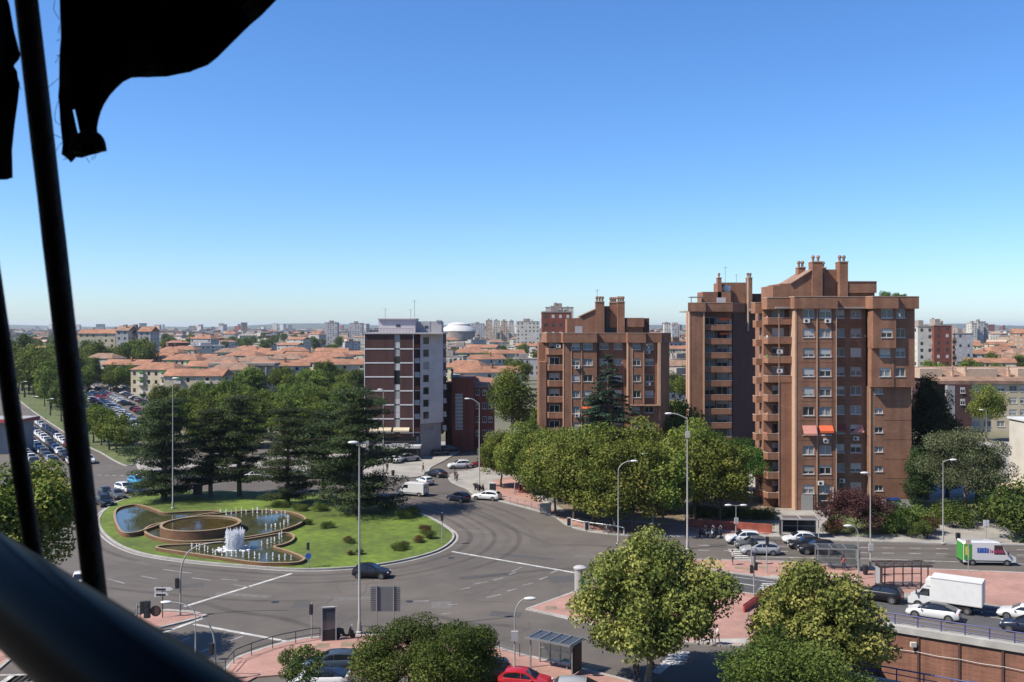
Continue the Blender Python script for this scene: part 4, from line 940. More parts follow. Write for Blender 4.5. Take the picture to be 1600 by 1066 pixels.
boxp(T1, 'roof_coping', 'cope', u1_(1342.5), u1_(1389), RY-.4, RY+6.1, z1_(438)+.002, z1_(438)+.1)
chimney(T1, u1_(1284.6), u1_(1301), RY-.4, RY+1.6, zt, z1_(406.5), pots=2); chimney(T1, u1_(1328.5), u1_(1342), RY-.4, RY+1.6, zt, z1_(406.5), pots=2)
chimney(T1, u1_(1274), u1_(1286), RY+3.5, RY+5, zt, z1_(413), pots=2); chimney(T1, u1_(1305), u1_(1322), RY+4, RY+5.5, zt, z1_(413.5), pots=3)
# roof garden plants and ground floor
for x, s in ((1394,.42),(1411,.32),(1422,.25)):
    o = place('roof_plant', bs[1][0], T1, Vector((u1_(x), YB+2.5, zp-.1))-T1.location, x, s)
boxp(T1, 'plinth', 'concrete', u1_(1362)+.0, u1_(1428.6), YB+.86, YB+1.2, 0, 1.6)
boxp(T1, 'shop_window', 'glassm', u1_(1388), u1_(1406), YB+.8, YB+.84, .35, 1.5); boxp(T1, 'shop_sign', 'signblue', u1_(1387), u1_(1408), YB+.72, YB+.82, 1.5, 1.85)
boxp(T1, 'entrance_door', 'blindg', u1_(1252), u1_(1270), YB-.08, YB-.02, .1, 2.4); boxp(T1, 'entrance_door', 'black', u1_(1274), u1_(1290), YB-.08, YB-.02, .1, 2.5)
boxp(T1, 'service_duct', 'white', u1_(1301), u1_(1302), YB-.12, YB-.01, 1.6, 3.6); boxp(T1, 'service_duct', 'white', u1_(1283), u1_(1302), YB-.14, YB-.03, 1.5, 1.6)
# ------------------------------------------------------------------ middle tower
S2 = 7.55; Y2 = F/S2
def u2(x): return (x-800)/S2
def z2_(y): return CH-(y-HY)/S2
T2 = thing('apartment_tower', 'slimmer brown tower with long balconies left of the tallest tower', 'building', (42, Y2+8, 0))
zt2, zp2 = z2_(487), z2_(473.5)
def ud2(x, dy): return (x-800)/F*(Y2+dy)
m = MB(); m.prism([(ud2(1077.5,.2),Y2+.2),(u2(1102),Y2+.2),(u2(1102),Y2+2.4),(u2(1146),Y2+2.4),((1185-800)/F*(Y2+10),Y2+10),((1185-800)/F*(Y2+10),Y2+18),(ud2(1072,18),Y2+18),(ud2(1072,18),Y2+3.4),(ud2(1077.5,.2),Y2+3.4)], 0, zt2); m.build('core', mt['brickA'], T2)
boxp(T2, 'wall', 'brickA', u2(1078), u2(1098.5), Y2-.3, Y2+2, 0, zt2)
boxp(T2, 'pilaster', 'beige', ud2(1072,18)-.1, ud2(1077.5,.2)+.1, Y2+3.2, Y2+5, 0, zt2-.01); boxp(T2, 'pilaster', 'beige', u2(1098), u2(1100.5), Y2-.42, Y2+.5, 0, zt2-.01); boxp(T2, 'pilaster', 'beige', u2(1076.5), u2(1078.2), Y2-.38, Y2+1.5, 0, zt2-.01)  # leftmost strip paler: sunlight on the left-facing side put into its colour
parapet(T2, [(ud2(1072,18)-.2,Y2+12),(ud2(1072,18)-.2,Y2+3),(u2(1076),Y2-.5),(u2(1101),Y2-.5),(u2(1103),Y2+.1),(u2(1144),Y2+.1),(u2(1147),Y2+2.2),((1186-800)/F*(Y2+9.6),Y2+9.6)], zt2+.003, zp2)
boxp(T2, 'roof', 'flatroof', u2(1080), u2(1146), Y2+1, Y2+14, zt2+.002, zt2+.25)
for i in range(10):
    zc = z2_(500+21.9*i)-.55
    o = balcony_strip(T2, [(u2(1100),Y2+.6),(u2(1102),Y2+.2),(u2(1143.5),Y2+.2)], zc-1.4, .95)
    boxp(o, 'slab', 'brickA', u2(1102.2), u2(1143), Y2+.28, Y2+2.42, zc-1.62, zc-1.42)
    for k_, x in enumerate((1112,1132)):
        window(T2, u2(x), zc+.15, 2.3, 1.9, Y2+2.2, brng.choice([0,0,1,2]), brng.choice([0,.4,.6]), 'blindg', .1)
    if i < 2: awning(T2, u2(1126), u2(1142), zc+1.2-.0, .5, 1.5, Y2+2.3, 'orange')
m = MB(); q0 = Vector((u2(1146)+.35,Y2+2.5,0)); q1 = Vector(((1185-800)/F*(Y2+10)+.1,Y2+9.85,0)); m.add([q0+Vector((.06,-.05,0)), q1+Vector((.06,-.05,0)), q1+Vector((.06,-.05,zt2-.3)), q0+Vector((.06,-.05,zt2-.3))], [(0,1,2,3)]); m.add([q0, q1, q1+Vector((0,0,zt2-.3)), q0+Vector((0,0,zt2-.3))], [(3,2,1,0)]); m.build('side_wall', mt['brickB'], T2)
for i in range(10): window(T2, u2(1145), z2_(500+21.9*i)-.4, .6, 1.2, Y2+2.3, 2, 0, depth=.0)
boxp(T2, 'roof_house', 'brickA', u2(1104), u2(1149), Y2+4, Y2+10, zt2, z2_(455)); boxp(T2, 'roof_house', 'brickA', u2(1134), u2(1176), Y2+6, Y2+12, zt2, z2_(439.5)); boxp(T2, 'roof_house', 'brickB', u2(1176), u2(1206), Y2+6, Y2+12, zt2, z2_(457.5))
boxp(T2, 'roof_panel', 'pink', u2(1124), u2(1138), Y2+2.4, Y2+2.6, zt2+.25, z2_(464.5)); boxp(T2, 'pergola', 'metal', u2(1082), u2(1102), Y2+2, Y2+5, z2_(464.5), z2_(463.2))
for x in (1083,1100): boxp(T2, 'pergola_post', 'dmetal', u2(x)-.06, u2(x)+.06, Y2+2.05, Y2+2.2, zt2, z2_(464.6))
chimney(T2, u2(1128), u2(1134), Y2+4, Y2+5.5, zt2, z2_(433), pots=1); chimney(T2, u2(1177), u2(1185), Y2+5, Y2+6.5, zt2, z2_(432.5), pots=2)
boxp(T2, 'flue', 'cope', u2(1170.8), u2(1172.8), Y2+1.4, Y2+1.8, zt2-4, z2_(430)); antenna(T2, u2(1145), Y2+7, z2_(439.5), 3.5); antenna(T2, u2(1163), Y2+7, z2_(439.5), 1.8)
m = MB(); m.ball((u2(1145),Y2+5.5,z2_(450)), (.9,.3,.9)); m.build('satellite_dish', mt['white'], T2, 60)
# ------------------------------------------------------------------ middle brick block
S3 = 8.58; Y3 = F/S3
def u3(x): return (x-800)/S3
def z3(y): return CH-(y-HY)/S3
B3 = thing('apartment_block', 'brown brick apartment block with twin chimneys behind the fir', 'building', (16, Y3+7, 0))
zt3, zp3 = z3(535.5), z3(521); rows3 = [z3(541+25*i) for i in range(8)]
m = MB(); m.prism([(u3(854),Y3+2.2),(u3(1032),Y3+2.2),((1046-800)/F*(Y3+7),Y3+7),((1046-800)/F*(Y3+7),Y3+16),(u3(843),Y3+16),(u3(843),Y3+5),(u3(854),Y3+5)], 0, zt3); m.build('core', mt['brickA'], B3)
section(B3, u3(881), u3(932.5), Y3, 0, zt3, [(u3(893.5),u3(906)),(u3(911),u3(926))], rows3, 1.25, 'brickA', 2.3)
section(B3, u3(932.5)+.002, u3(981), Y3+1.9, 0, zt3, [(u3(938),u3(952.5)),(u3(960.5),u3(974))], rows3, 1.25, 'brickA')
zb3 = z3(634)
section(B3, u3(981), u3(1007), Y3-.05, zb3, zt3, [(u3(988.5),u3(1001))], rows3[:4], 1.25, 'brickA', 2.2)
section(B3, u3(1007)+.002, u3(1032), Y3+.6, zb3, zt3, [(u3(1008.5),u3(1022))], rows3[:4], 1.25, 'brickA', 1.6)
section(B3, u3(981), u3(1032), Y3+.9, 0, zb3-.003, [(u3(988.5),u3(1001)),(u3(1008.5),u3(1022))], rows3[4:], 1.1, 'brickA', 1.3)
boxp(B3, 'bay_edge', 'beige', u3(980.2), u3(982), Y3-.12, Y3+1, zb3, zt3-.01); boxp(B3, 'bay_edge', 'beige', u3(982.1), u3(1032.3), Y3-.11, Y3+.0, zb3-.02, zb3+.22); boxp(B3, 'bay_edge', 'beige', u3(1028), u3(1032.3), Y3-.1, Y3+.5, zb3+.23, zt3-.01)
boxp(B3, 'pilaster', 'beige', u3(880), u3(881.3), Y3-.05, Y3+1.4, 0, zt3-.01)
parapet(B3, [(u3(850),Y3+6),(u3(850),Y3+2.6),(u3(855),Y3+1.2),(u3(878),Y3+1.2),(u3(880),Y3-.3),(u3(932),Y3-.3),(u3(934),Y3+1.2),(u3(980),Y3+1.2),(u3(981),Y3-.35),(u3(1008),Y3-.35),(u3(1010),Y3+.3),(u3(1033),Y3+.3),(u3(1033.5),Y3+1.8),((1046.5-800)/F*(Y3+6.8),Y3+6.8)], zt3+.003, zp3)
boxp(B3, 'roof', 'flatroof', u3(856), u3(1045), Y3+1.5, Y3+15.8, zt3+.004, zt3+.25)
m = MB(); wall_holes(m, u3(843), u3(854), 0, z3(566), [], Y3+1.6); m.quad((u3(843),Y3+1.6,0),(u3(843),Y3+1.6,z3(566)),(u3(843),Y3+6,z3(566)),(u3(843),Y3+6,0)); m.quad((u3(843),Y3+1.6,z3(566)),(u3(854),Y3+1.6,z3(566)),(u3(854),Y3+6,z3(566)),(u3(843),Y3+6,z3(566))); m.build('wall', mt['brickA'], B3)
for i, r in enumerate(rows3):
    o = balcony_strip(B3, [(u3(854.5),Y3+3.2),(u3(854.5),Y3+2.2),(u3(858),Y3+1.3),(u3(880),Y3+1.3)], r-1.4, .85)
    boxp(o, 'slab', 'brickA', u3(855.5), u3(879.8), Y3+1.4, Y3+2.22, r-1.62, r-1.42)
    window(B3, u3(867), r-.1, 1.9, 1.8, Y3+2.1, 0, brng.choice([0,.5]), 'blindg', .0)
for x, i, dz in ((902,1,-.9),(902,4,-.95),(1013,0,-1.1),(1013,2,-1.1),(873,0,0)): ac_unit(B3, u3(x), rows3[i]+dz, Y3+(.6 if x > 1000 else (1.5 if x < 880 else 0)))
awning(B3, u3(910), u3(927), rows3[4]+.75, .7, .8, Y3, 'orange')
for x in (893,909,988,1006): boxp(B3, 'downpipe', 'beige', u3(x)-.05, u3(x)+.05, Y3-.1+(-.05 if x > 980 else 0), Y3-.01+(-.05 if x > 980 else 0), zb3+.3 if x > 980 else .4, zt3-.02)
R3 = Y3+4
m = MB(); m.xprism([(u3(888),zt3),(u3(888),z3(498)),(u3(911),z3(496)),(u3(911),z3(494)),(u3(934),z3(483)),(u3(934),zt3)], R3, R3+6); o = m.build('roof_house', mt['brickA'], B3)
m = MB(); m.xprism([(u3(909),z3(495)),(u3(934.5),z3(483)),(u3(934.5),z3(481.6)),(u3(908.5),z3(493.5))], R3-.2, R3+6.2); m.build('sloping_roof', mt['tile2'], o)
chimney(B3, u3(933.7), u3(947.3), R3-.4, R3+1.5, zt3, z3(471.5), pots=3); chimney(B3, u3(957), u3(968), R3+.6, R3+2, zt3, z3(472.5), pots=3); chimney(B3, u3(968.3), u3(979.8), R3-.4, R3+1.5, zt3, z3(471.5), pots=3)
boxp(B3, 'roof_house', 'brickA', u3(947.4), u3(968), R3+1, R3+6, zt3, z3(477.5)); boxp(B3, 'roof_slot', 'black', u3(948), u3(952.5), R3+.95, R3+1.02, z3(516), z3(481)); boxp(B3, 'roof_slot', 'black', u3(948), u3(968), R3+.55, R3+.6, zt3+.3, z3(512))
boxp(B3, 'roof_house', 'brickA', u3(982.5), u3(1011), R3-.2, R3+6, z3(511), z3(496.5)); boxp(B3, 'roof_house', 'brickA', u3(982.5), u3(1010), R3+.3, R3+6, zt3, z3(511)-.003); boxp(B3, 'roof_house', 'brickB', u3(1011.1), u3(1020), R3+.5, R3+6, zt3, z3(497))
boxp(B3, 'roof_panel', 'greyl', u3(900), u3(911), R3-2, R3-1.7, zt3+.25, z3(510)); antenna(B3, u3(937), R3+1, z3(471), 2.4)
# ------------------------------------------------------------------ dark brown and grey corner building (left)
S4 = 7.5; Y4 = F/S4
def u4(x): return (x-800)/S4
def z4(y): return CH-(y-HY)/S4
B4 = thing('corner_building', 'dark brown building with white floor bands and a grey side, above the square', 'building', (u4(625), Y4+6, 0))
zt4 = z4(522); cx_ = u4(645.6); gx = u4(693); gY = Y4+7.0
m = MB(); m.prism([(u4(571),Y4+.3),(cx_,Y4+.3),(u4(655.7),Y4+2.2),(u4(689),Y4+6.2),(u4(689),Y4+16),(u4(571),Y4+16)], 4.4, zt4-.003); m.build('core', mt['brickB'], B4)
ys = [522]+[545.3+21.85*i for i in range(7)]
for i in range(7):
    za, zb = z4(ys[i+1]), z4(ys[i])-.001
    for a, b in ((570,615.8),(624.9,645.6)):
        boxp(B4, 'brick_panel', 'brickB', u4(a), u4(b), Y4, Y4+.32, za+.12, zb)
    for a, b in ((570,615.8),(624.9,645.6)): boxp(B4, 'floor_band', 'white', u4(a)-.0, u4(b), Y4-.06, Y4+.31, za-.12, za+.118)
    for k_, (fa, fb, mm) in enumerate(((.04,.45,'blind'),(.47,.95,'blindg'))):
        if (i, k_) not in ((1,0),(2,0),(3,1)): boxp(B4, 'shutter', mm if (i+k_) % 3 else 'blind', u4(616), u4(624.7), Y4+.14, Y4+.2, za+(zb-za)*fa, za+(zb-za)*fb)
    boxp(B4, 'window', 'glass', u4(615.9), u4(624.8), Y4+.21, Y4+.26, za+.02, zb-.02)
boxp(B4, 'corner_strip', 'white', u4(569.3), u4(570.2), Y4-.07, Y4+.1, 4.5, zt4-.02); boxp(B4, 'corner_strip', 'white', u4(645.4), u4(646.2), Y4-.07, Y4+.1, 4.5, zt4-.02)
# recessed balconies at the corner and on the far edge
for i in range(7):
    z = z4(ys[i+1])
    o = boxp(B4, 'balcony', 'greyl', cx_+.1, u4(655.5), Y4+.5, Y4+2.3, z-.1, z+.1); boxp(o, 'balustrade', 'metal' if i % 3 else 'brickC', cx_+.12, u4(655.3), Y4+.5, Y4+.56, z+.1, z+1.0)
    o = boxp(B4, 'balcony', 'greyl', u4(688.5), u4(694.5), Y4+5.6, Y4+8, z-.1, z+.1); boxp(o, 'balustrade', 'greyl', u4(688.6), u4(694.4), Y4+5.6, Y4+5.66, z+.1, z+1.0)
# grey side, turned to the right
ga = Vector((u4(655.7), Y4+1.2, 0)); gb = Vector((u4(689.5), Y4+5.2, 0)); gd = (gb-ga); gl = gd.length; gr = math.atan2(gd.y, gd.x)
hol = [(gl*.13, gl*.38, z4(y)-.75, z4(y)+.75) for y in (532.5,552.5,572.5,592.5,612,631.5,650.5)]
m = MB(); wall_holes(m, 0, gl, z4(663.5), zt4, hol, 0, .2); m.quad((0,0,z4(663.5)),(0,.5,z4(663.5)),(gl,.5,z4(663.5)),(gl,0,z4(663.5)))
GS = place('grey_wall', m.mesh('grey_wall', mt['pale']), B4, ga-wloc(B4), gr)
for i, h in enumerate(hol):
    mm = MB(); mm.box(h[0],h[1],.16,.19,h[2],h[3]); place('window', mm.mesh('window', mt['glass' if i != 2 else 'blindg']), GS)
m = MB(); wall_holes(m, .3, gl-.2, 0, z4(663.5)-.02, [(gl*.28,gl*.62,z4(675),z4(669))], .45, .2); m.box(.3,gl-.2,.65,.7,.1,z4(664)); place('base_wall', m.mesh('base_wall', mt['grey']), B4, ga-wloc(B4), gr)
boxp(B4, 'roof_slab', 'greyl', u4(568.5), u4(692), Y4-.35, Y4+1.6, zt4, zt4+.3); boxp(B4, 'roof_slab', 'greyl', u4(568.5), u4(692), Y4+1.62, Y4+16, zt4, zt4+.28)
o = boxp(B4, 'penthouse', 'pink', u4(588.5), u4(646.5), Y4+3, Y4+10, zt4+.25, z4(499)); boxp(o, 'window', 'glass', u4(616), u4(623), Y4+2.95, Y4+3.02, z4(511), z4(507)); boxp(o, 'roof_edge', 'pink', u4(587), u4(647.5), Y4+2.6, Y4+10.2, z4(499)+.002, z4(499)+.2)
o = boxp(B4, 'penthouse', 'greyl', u4(646.8), u4(686.5), Y4+6.2, Y4+12, zt4+.25, z4(502)); boxp(o, 'window', 'glass', u4(659.5), u4(665), Y4+6.14, Y4+6.22, z4(513), z4(509)); boxp(o, 'chimney', 'greyl', u4(678), u4(686), Y4+6, Y4+8, z4(502), z4(500))  # grey instead of pink: the shaded half, its shade put into the colour
m = MB(); 
for i in range(16):
    x = u4(570)+(u4(645)-u4(570))*i/15; m.tube([(x,Y4-.2,zt4+.3),(x,Y4-.2,zt4+1.15)], .025, 4)
m.tube([(u4(570),Y4-.2,zt4+1.15),(u4(646),Y4-.2,zt4+1.15)], .03, 4); m.tube([(u4(570),Y4-.2,zt4+.75),(u4(646),Y4-.2,zt4+.75)], .02, 4); m.build('roof_railing', mt['dmetal'], B4)
antenna(B4, u4(597), Y4+5, z4(499), 2.4); antenna(B4, u4(644), Y4+5, z4(499), 4.2); antenna(B4, u4(637), Y4+6, z4(499), 2.2); 
# ground floor: shop with canopy
boxp(B4, 'shopfront', 'glass', u4(575), u4(650), Y4+1.2, Y4+1.3, 0, 4.4); m = MB(); m.box(u4(570), u4(653), Y4+1.35, Y4+14, 0, 4.38); m.build('shop_core', mt['grey'], B4)
for a, b in ((578,612),(615,640)): awning(B4, u4(a), u4(b), 6.4, .5, 1.2, Y4, 'cream')
o = boxp(B4, 'canopy', 'greyl', u4(586), u4(659), Y4-3.2, Y4+1.1, 1.55+.9, 2.05+.9); boxp(o, 'canopy_sign', 'blindg', u4(587), u4(611), Y4-3.27, Y4-3.21, 2.55, 3.05); boxp(o, 'canopy_sign', 'white', u4(615), u4(641), Y4-3.28, Y4-3.21, 2.5, 3.5); boxp(o, 'canopy_sign', 'green', u4(589), u4(600), Y4-3.3, Y4-3.275, 2.65, 2.95)
for x in (588,605,622,640,656): boxp(B4, 'canopy_post', 'dmetal', u4(x)-.06, u4(x)+.06, Y4-3.0, Y4-2.88, .1, 2.45)
# ------------------------------------------------------------------ low red brick building beside it
S5 = 7.1; Y5 = F/S5
def u5(x): return (x-800)/S5
def z5(y): return CH-(y-HY)/S5
B5 = thing('brick_house', 'low red brick building with a glazed stair strip beside the grey corner building', 'building', (u5(730), Y5+5, 0))
m = MB(); m.prism([(u5(706),Y5),(u5(741),Y5),(u5(741),Y5+12),(u5(706),Y5+12)], 0, z5(591)); m.build('wall', mt['brickC'], B5)
boxp(B5, 'wall', 'brickC', u5(694), u5(706)-.003, Y5+4, Y5+12, 0, z5(600)); o = boxp(B5, 'wall', 'brickC', u5(741)+.003, u5(771), Y5+1.5, Y5+14, 0, z5(607))
m = MB(); m.add([(u5(739),Y5+1,z5(607)),(u5(772),Y5+1,z5(607)),(u5(772),Y5+14,z5(598)),(u5(739),Y5+14,z5(594)),(u5(739),Y5+1,z5(607)+.2),(u5(772),Y5+1,z5(607)+.2),(u5(772),Y5+14,z5(598)+.2),(u5(739),Y5+14,z5(594)+.2)],[(0,1,5,4),(4,5,6,7),(1,2,6,5),(3,7,6,2),(0,4,7,3)]); m.build('roof', mt['tile'], B5)
o = boxp(B5, 'stair_glazing', 'curtain', u5(711.5), u5(723), Y5-.06, Y5, z5(671), z5(616))
for i in range(11):
    z = z5(671)+(z5(616)-z5(671))*i/10; boxp(o, 'glazing_bar', 'white' if i % 2 else 'pvc', u5(711.3), u5(723.2), Y5-.1, Y5-.062, z-.07, z+.07)
for i in range(4):
    for x in (746,757,766): window(B5, u5(x), 13.5-3.0*i-.6, .95, 1.3, Y5+1.5, brng.choice([0,1]), brng.choice([0,.5]), 'blindg', -.02)
chimney(B5, u5(703), u5(705.6), Y5+4.5, Y5+5.5, 0, z5(586), 'cream', 1)
boxp(B5, 'roof', 'creamw', u5(702), u5(716), Y5+5, Y5+9, z5(591)+.002, z5(588))
# ------------------------------------------------------------------ beige flats at right, cream corner, petrol station
S6 = 6.0; Y6 = F/S6
def u6(x): return (x-800)/S6
def z6_(y): return CH-(y-HY)/S6
B6 = thing('flats', 'long beige brick flats with tiled roof behind the trees at right', 'building', (u6(1540), Y6+6, 0))
cols6 = [(u6(a), u6(a+12)) for a in (1519,1537,1558,1577,1594,1612,1630)]
m = MB(); wall_holes(m, u6(1512), u6(1660), 0, z6_(594), [(a,b,z-.75,z+.75) for a, b in cols6 for z in (11.3,8.2,5.1,2.1)], Y6, .3); m.box(u6(1512)+.01,u6(1660),Y6+.35,Y6+12,0,z6_(594)-.01); m.build('wall', mt['cream'], B6)
for a, b in cols6:
    for z in (11.3,8.2,5.1,2.1): window(B6, (a+b)/2, z, b-a, 1.5, Y6, brng.choice([0,1,2]), brng.choice([0,.5,.7]), 'blind', .15)
boxp(B6, 'wall', 'brickB', u6(1476), u6(1512)-.003, Y6-2.2, Y6+10, 0, z6_(600)); boxp(B6, 'stair_strip', 'grey', u6(1474), u6(1486), Y6-2.3, Y6-1, 0, z6_(602))  # shade of this block put into its dark brick
for z in (11,8): window(B6, u6(1498), z, 1.2, 1.5, Y6-2.2, 1, .4, 'blind', -.02)
m = MB(); m.add([(u6(1455),Y6-.6,z6_(595)),(u6(1662),Y6-.6,z6_(595)),(u6(1662),Y6+13,z6_(578)+.3),(u6(1455),Y6+13,z6_(578)+.3),(u6(1455),Y6-.6,z6_(600)),(u6(1662),Y6-.6,z6_(600))],[(0,1,2,3),(4,5,1,0)]); m.build('roof', mt['tile2'], B6)
for a, b in ((1445,1480),(1520,1567),(1600,1640)): boxp(B6, 'roof_house', 'cope', u6(a), u6(b), Y6+3, Y6+9, z6_(592), z6_(577))
for x in (1496,1517,1585): chimney(B6, u6(x), u6(x+3), Y6+3, Y6+4, z6_(592), z6_(580), 'beige', 1)
boxp(B6, 'wall', 'brickB', u6(1450), u6(1476)-.003, Y6+1, Y6+10, 0, z6_(593))
Yc = 134.0; xa = (1577-800)*(Yc+14)/F; zc_ = CH-(654-HY)*(Yc+14)/F
o = thing('cream_building', 'plain cream wall of a building cut off by the right edge', 'building', (xa+5, Yc+6, 0))
m = MB(); m.box(xa, xa+14, Yc, Yc+14, 0, zc_); m.build('wall', mt['creamw'], o); boxp(o, 'cornice', 'white', xa-.25, xa+14.2, Yc-.25, Yc+14.2, zc_+.002, zc_+.3); boxp(o, 'pipe', 'grey', xa+1.2, xa+1.32, Yc-.12, Yc-.01, .3, zc_-.1); boxp(o, 'lean_to', 'cope', xa-2.5, xa-.02, Yc+9, Yc+13.5, 0, 3.4)
Yg = 205.0; o = thing('petrol_station', 'petrol station canopy with a red edge at the far left', 'petrol station', ((10-800)*Yg/F, Yg, 0))
xg = (33-800)*Yg/F; zg = CH-(655-HY)*Yg/F
boxp(o, 'canopy', 'blindg', xg-16, xg, Yg, Yg+8, zg-.9, zg-.02); boxp(o, 'canopy_band', 'red', xg-16.1, xg+.1, Yg-.1, Yg-.01, zg-.75, zg-.15); boxp(o, 'canopy_band', 'red', xg+.01, xg+.12, Yg, Yg+8, zg-.75, zg-.15)
boxp(o, 'kiosk', 'grey', xg-14, xg-.8, Yg+2.0, Yg+7, 0, zg-.92); 
for dx in (-.5,-7,-13): boxp(o, 'column', 'white', xg+dx-.25, xg+dx+.25, Yg+.5, Yg+1.0, 0, zg-.91)
# ------------------------------------------------------------------ red roofed terraces and the city behind
crng = random.Random(31)
def house_meshes(w, d, h, roof, wall, rmat, nflo, seed, gable=True, balc=False):
    g = random.Random(seed); m = MB(); m.box(-w/2, w/2, -d/2, d/2, 0, h); wm = m.mesh('wall', mt[wall])
    m = MB(); e = .5
    if roof == 'hip':
        rh = min(w, d)*.22; a = d*.35
        m.add([(-w/2-e,-d/2-e,h),(w/2+e,-d/2-e,h),(w/2+e,d/2+e,h),(-w/2-e,d/2+e,h),(-w/2+a,0,h+rh),(w/2-a,0,h+rh)],[(0,1,5,4),(2,3,4,5),(1,2,5),(3,0,4),(3,2,1,0)])
    elif roof == 'gable':
        rh = d*.2
        m.add([(-w/2-e,-d/2-e,h-.1),(w/2+e,-d/2-e,h-.1),(w/2+e,d/2+e,h-.1),(-w/2-e,d/2+e,h-.1),(-w/2-e,0,h+rh),(w/2+e,0,h+rh)],[(0,1,5,4),(2,3,4,5),(1,2,5),(3,0,4),(3,2,1,0)])
    else:
        m.box(-w/2-.15, w/2+.15, -d/2-.15, d/2+.15, h+.002, h+.5); m.box(-w*.2, w*.1, -d*.2, d*.2, h+.5, h+3)
    for i in range(g.randint(1,3)):
        x = g.uniform(-w*.4, w*.4); y = g.uniform(-d*.25, d*.25); m.box(x-.4, x+.4, y-.4, y+.4, h+.2, h+g.uniform(1.8,3.6))
    rm = m.mesh('roof', mt[rmat])
    m = MB(); nx = max(2, int(w/3.2)); ny = max(2, int(d/3.6)); mats = [mt['glass'], mt['blind'], mt['green'], mt['creamw']]
    for f in range(nflo):
        z = (f+.55)*h/nflo
        for i in range(nx):
            x = -w/2+(i+.5)*w/nx; k = 0 if g.random() < .65 else 1
            m.box(x-.6, x+.6, -d/2-.04, -d/2+.1, z-.7, z+.7, k)
            if balc and i % 3 == 1: m.box(x-1.4, x+1.4, -d/2-1.0, -d/2-.05, z-1.3, z-.35, 3); m.box(x-1.3, x+1.3, -d/2-1.05, -d/2-.1, z+.45, z+.8, 2) if g.random() < .5 else None
        for i in range(ny):
            y = -d/2+(i+.5)*d/ny; k = 0 if g.random() < .65 else 1
            for s in (-1, 1): m.box(s*w/2-.1 if s < 0 else w/2-.04, s*w/2+.04 if s < 0 else w/2+.1, y-.6, y+.6, z-.7, z+.7, k)
    im = m.mesh('windows', mats)
    return wm, rm, im
def house(name, label, ms, loc, rz=0, sc=1, group=None, cat='building'):
    o = thing(name, label, cat, loc, rz, group); o.scale = sc if hasattr(sc, '__len__') else (sc,)*3
    place('wall', ms[0], o); place('roof', ms[1], o); stuff(place('windows', ms[2], o)); return o
TW = [house_meshes(22, 11, 12.4, 'gable', 'cream', 'tile', 4, 1, balc=True), house_meshes(20, 12, 12.8, 'hip', 'cream', 'tile', 4, 2, balc=True), house_meshes(24, 11, 12.2, 'gable', 'creamw', 'tile', 4, 3, balc=True), house_meshes(18, 12, 12.6, 'hip', 'creamw', 'tile2', 4, 4, balc=True)]
def at_eave(x, y, ze=10.5):
    Y = F*(CH-ze)/(y-HY); return Vector(((x-800)*Y/F, Y, 0))
terr = [(x, 545+(y-553)*.76, r) for x, y, r in [(310,607,.05),(252,597,.35),(205,584,.35),(165,573,.4),(130,566,.4),(95,558,.45),(78,553,.4),(365,597,.0),(335,588,.1),(290,577,.3),(245,569,.35),(200,561,.35),(160,555,.4),(265,562,.3),(310,571,.2),(350,580,.1),(232,555,.3),(290,556,.2)]]
ordn = ['first','second','third','fourth','fifth','sixth','seventh','eighth','ninth','tenth','eleventh','twelfth','thirteenth','fourteenth','fifteenth','sixteenth','seventeenth','eighteenth']
rank = {t: i for i, t in enumerate(sorted(range(len(terr)), key=lambda k: terr[k][0]))}
for i, (x, y, rz) in enumerate(terr):
    p = at_eave(x, y); p.z = -1.9
    house('terrace_block', 'cream terrace block with terracotta roof beyond the car park, %s from the left' % ordn[rank[i]], TW[i % 4], p, -rz*.6, (.92,1,1), 'terraces beyond the car park')
t2 = [(385,560),(420,556),(450,566),(480,558),(520,562),(548,556),(402,571),(440,577),(500,573),(545,575),(360,553),(400,550),(460,551),(520,550)]
rank = {t: i for i, t in enumerate(sorted(range(len(t2)), key=lambda k: t2[k][0]))}
for i, (x, y) in enumerate(t2):
    house('terrace_block', 'terracotta roof above the tree belt left of the corner building, %s from the left' % ordn[rank[i]], TW[(i*3+1) % 4], at_eave(x, 543+(y-543)*.8, 10.5)+Vector((0,0,-1.9)), crng.uniform(-.35,.35), 1, 'roofs left of the corner building')
# flat office with pillars at the edge of the terraces
p = at_eave(382, 567, 12); o = thing('pillared_hall', 'flat roofed hall with pillars among the terracotta roofs', 'building', p)
m = MB(); m.box(-14, 14, -5, 5, 11, 12); m.build('roof', mt['flatroof'], o, local=True)
m = MB(); m.box(-13.5, 13.5, -3, 4.5, 0, 10.99); m.build('wall', mt['creamw'], o, local=True)
for i in range(9):
    m = MB(); m.box(-13.8+3.4*i, -13.3+3.4*i, -4.8, -4.3, 0, 10.99); m.build('pillar', mt['concrete'], o, local=True)
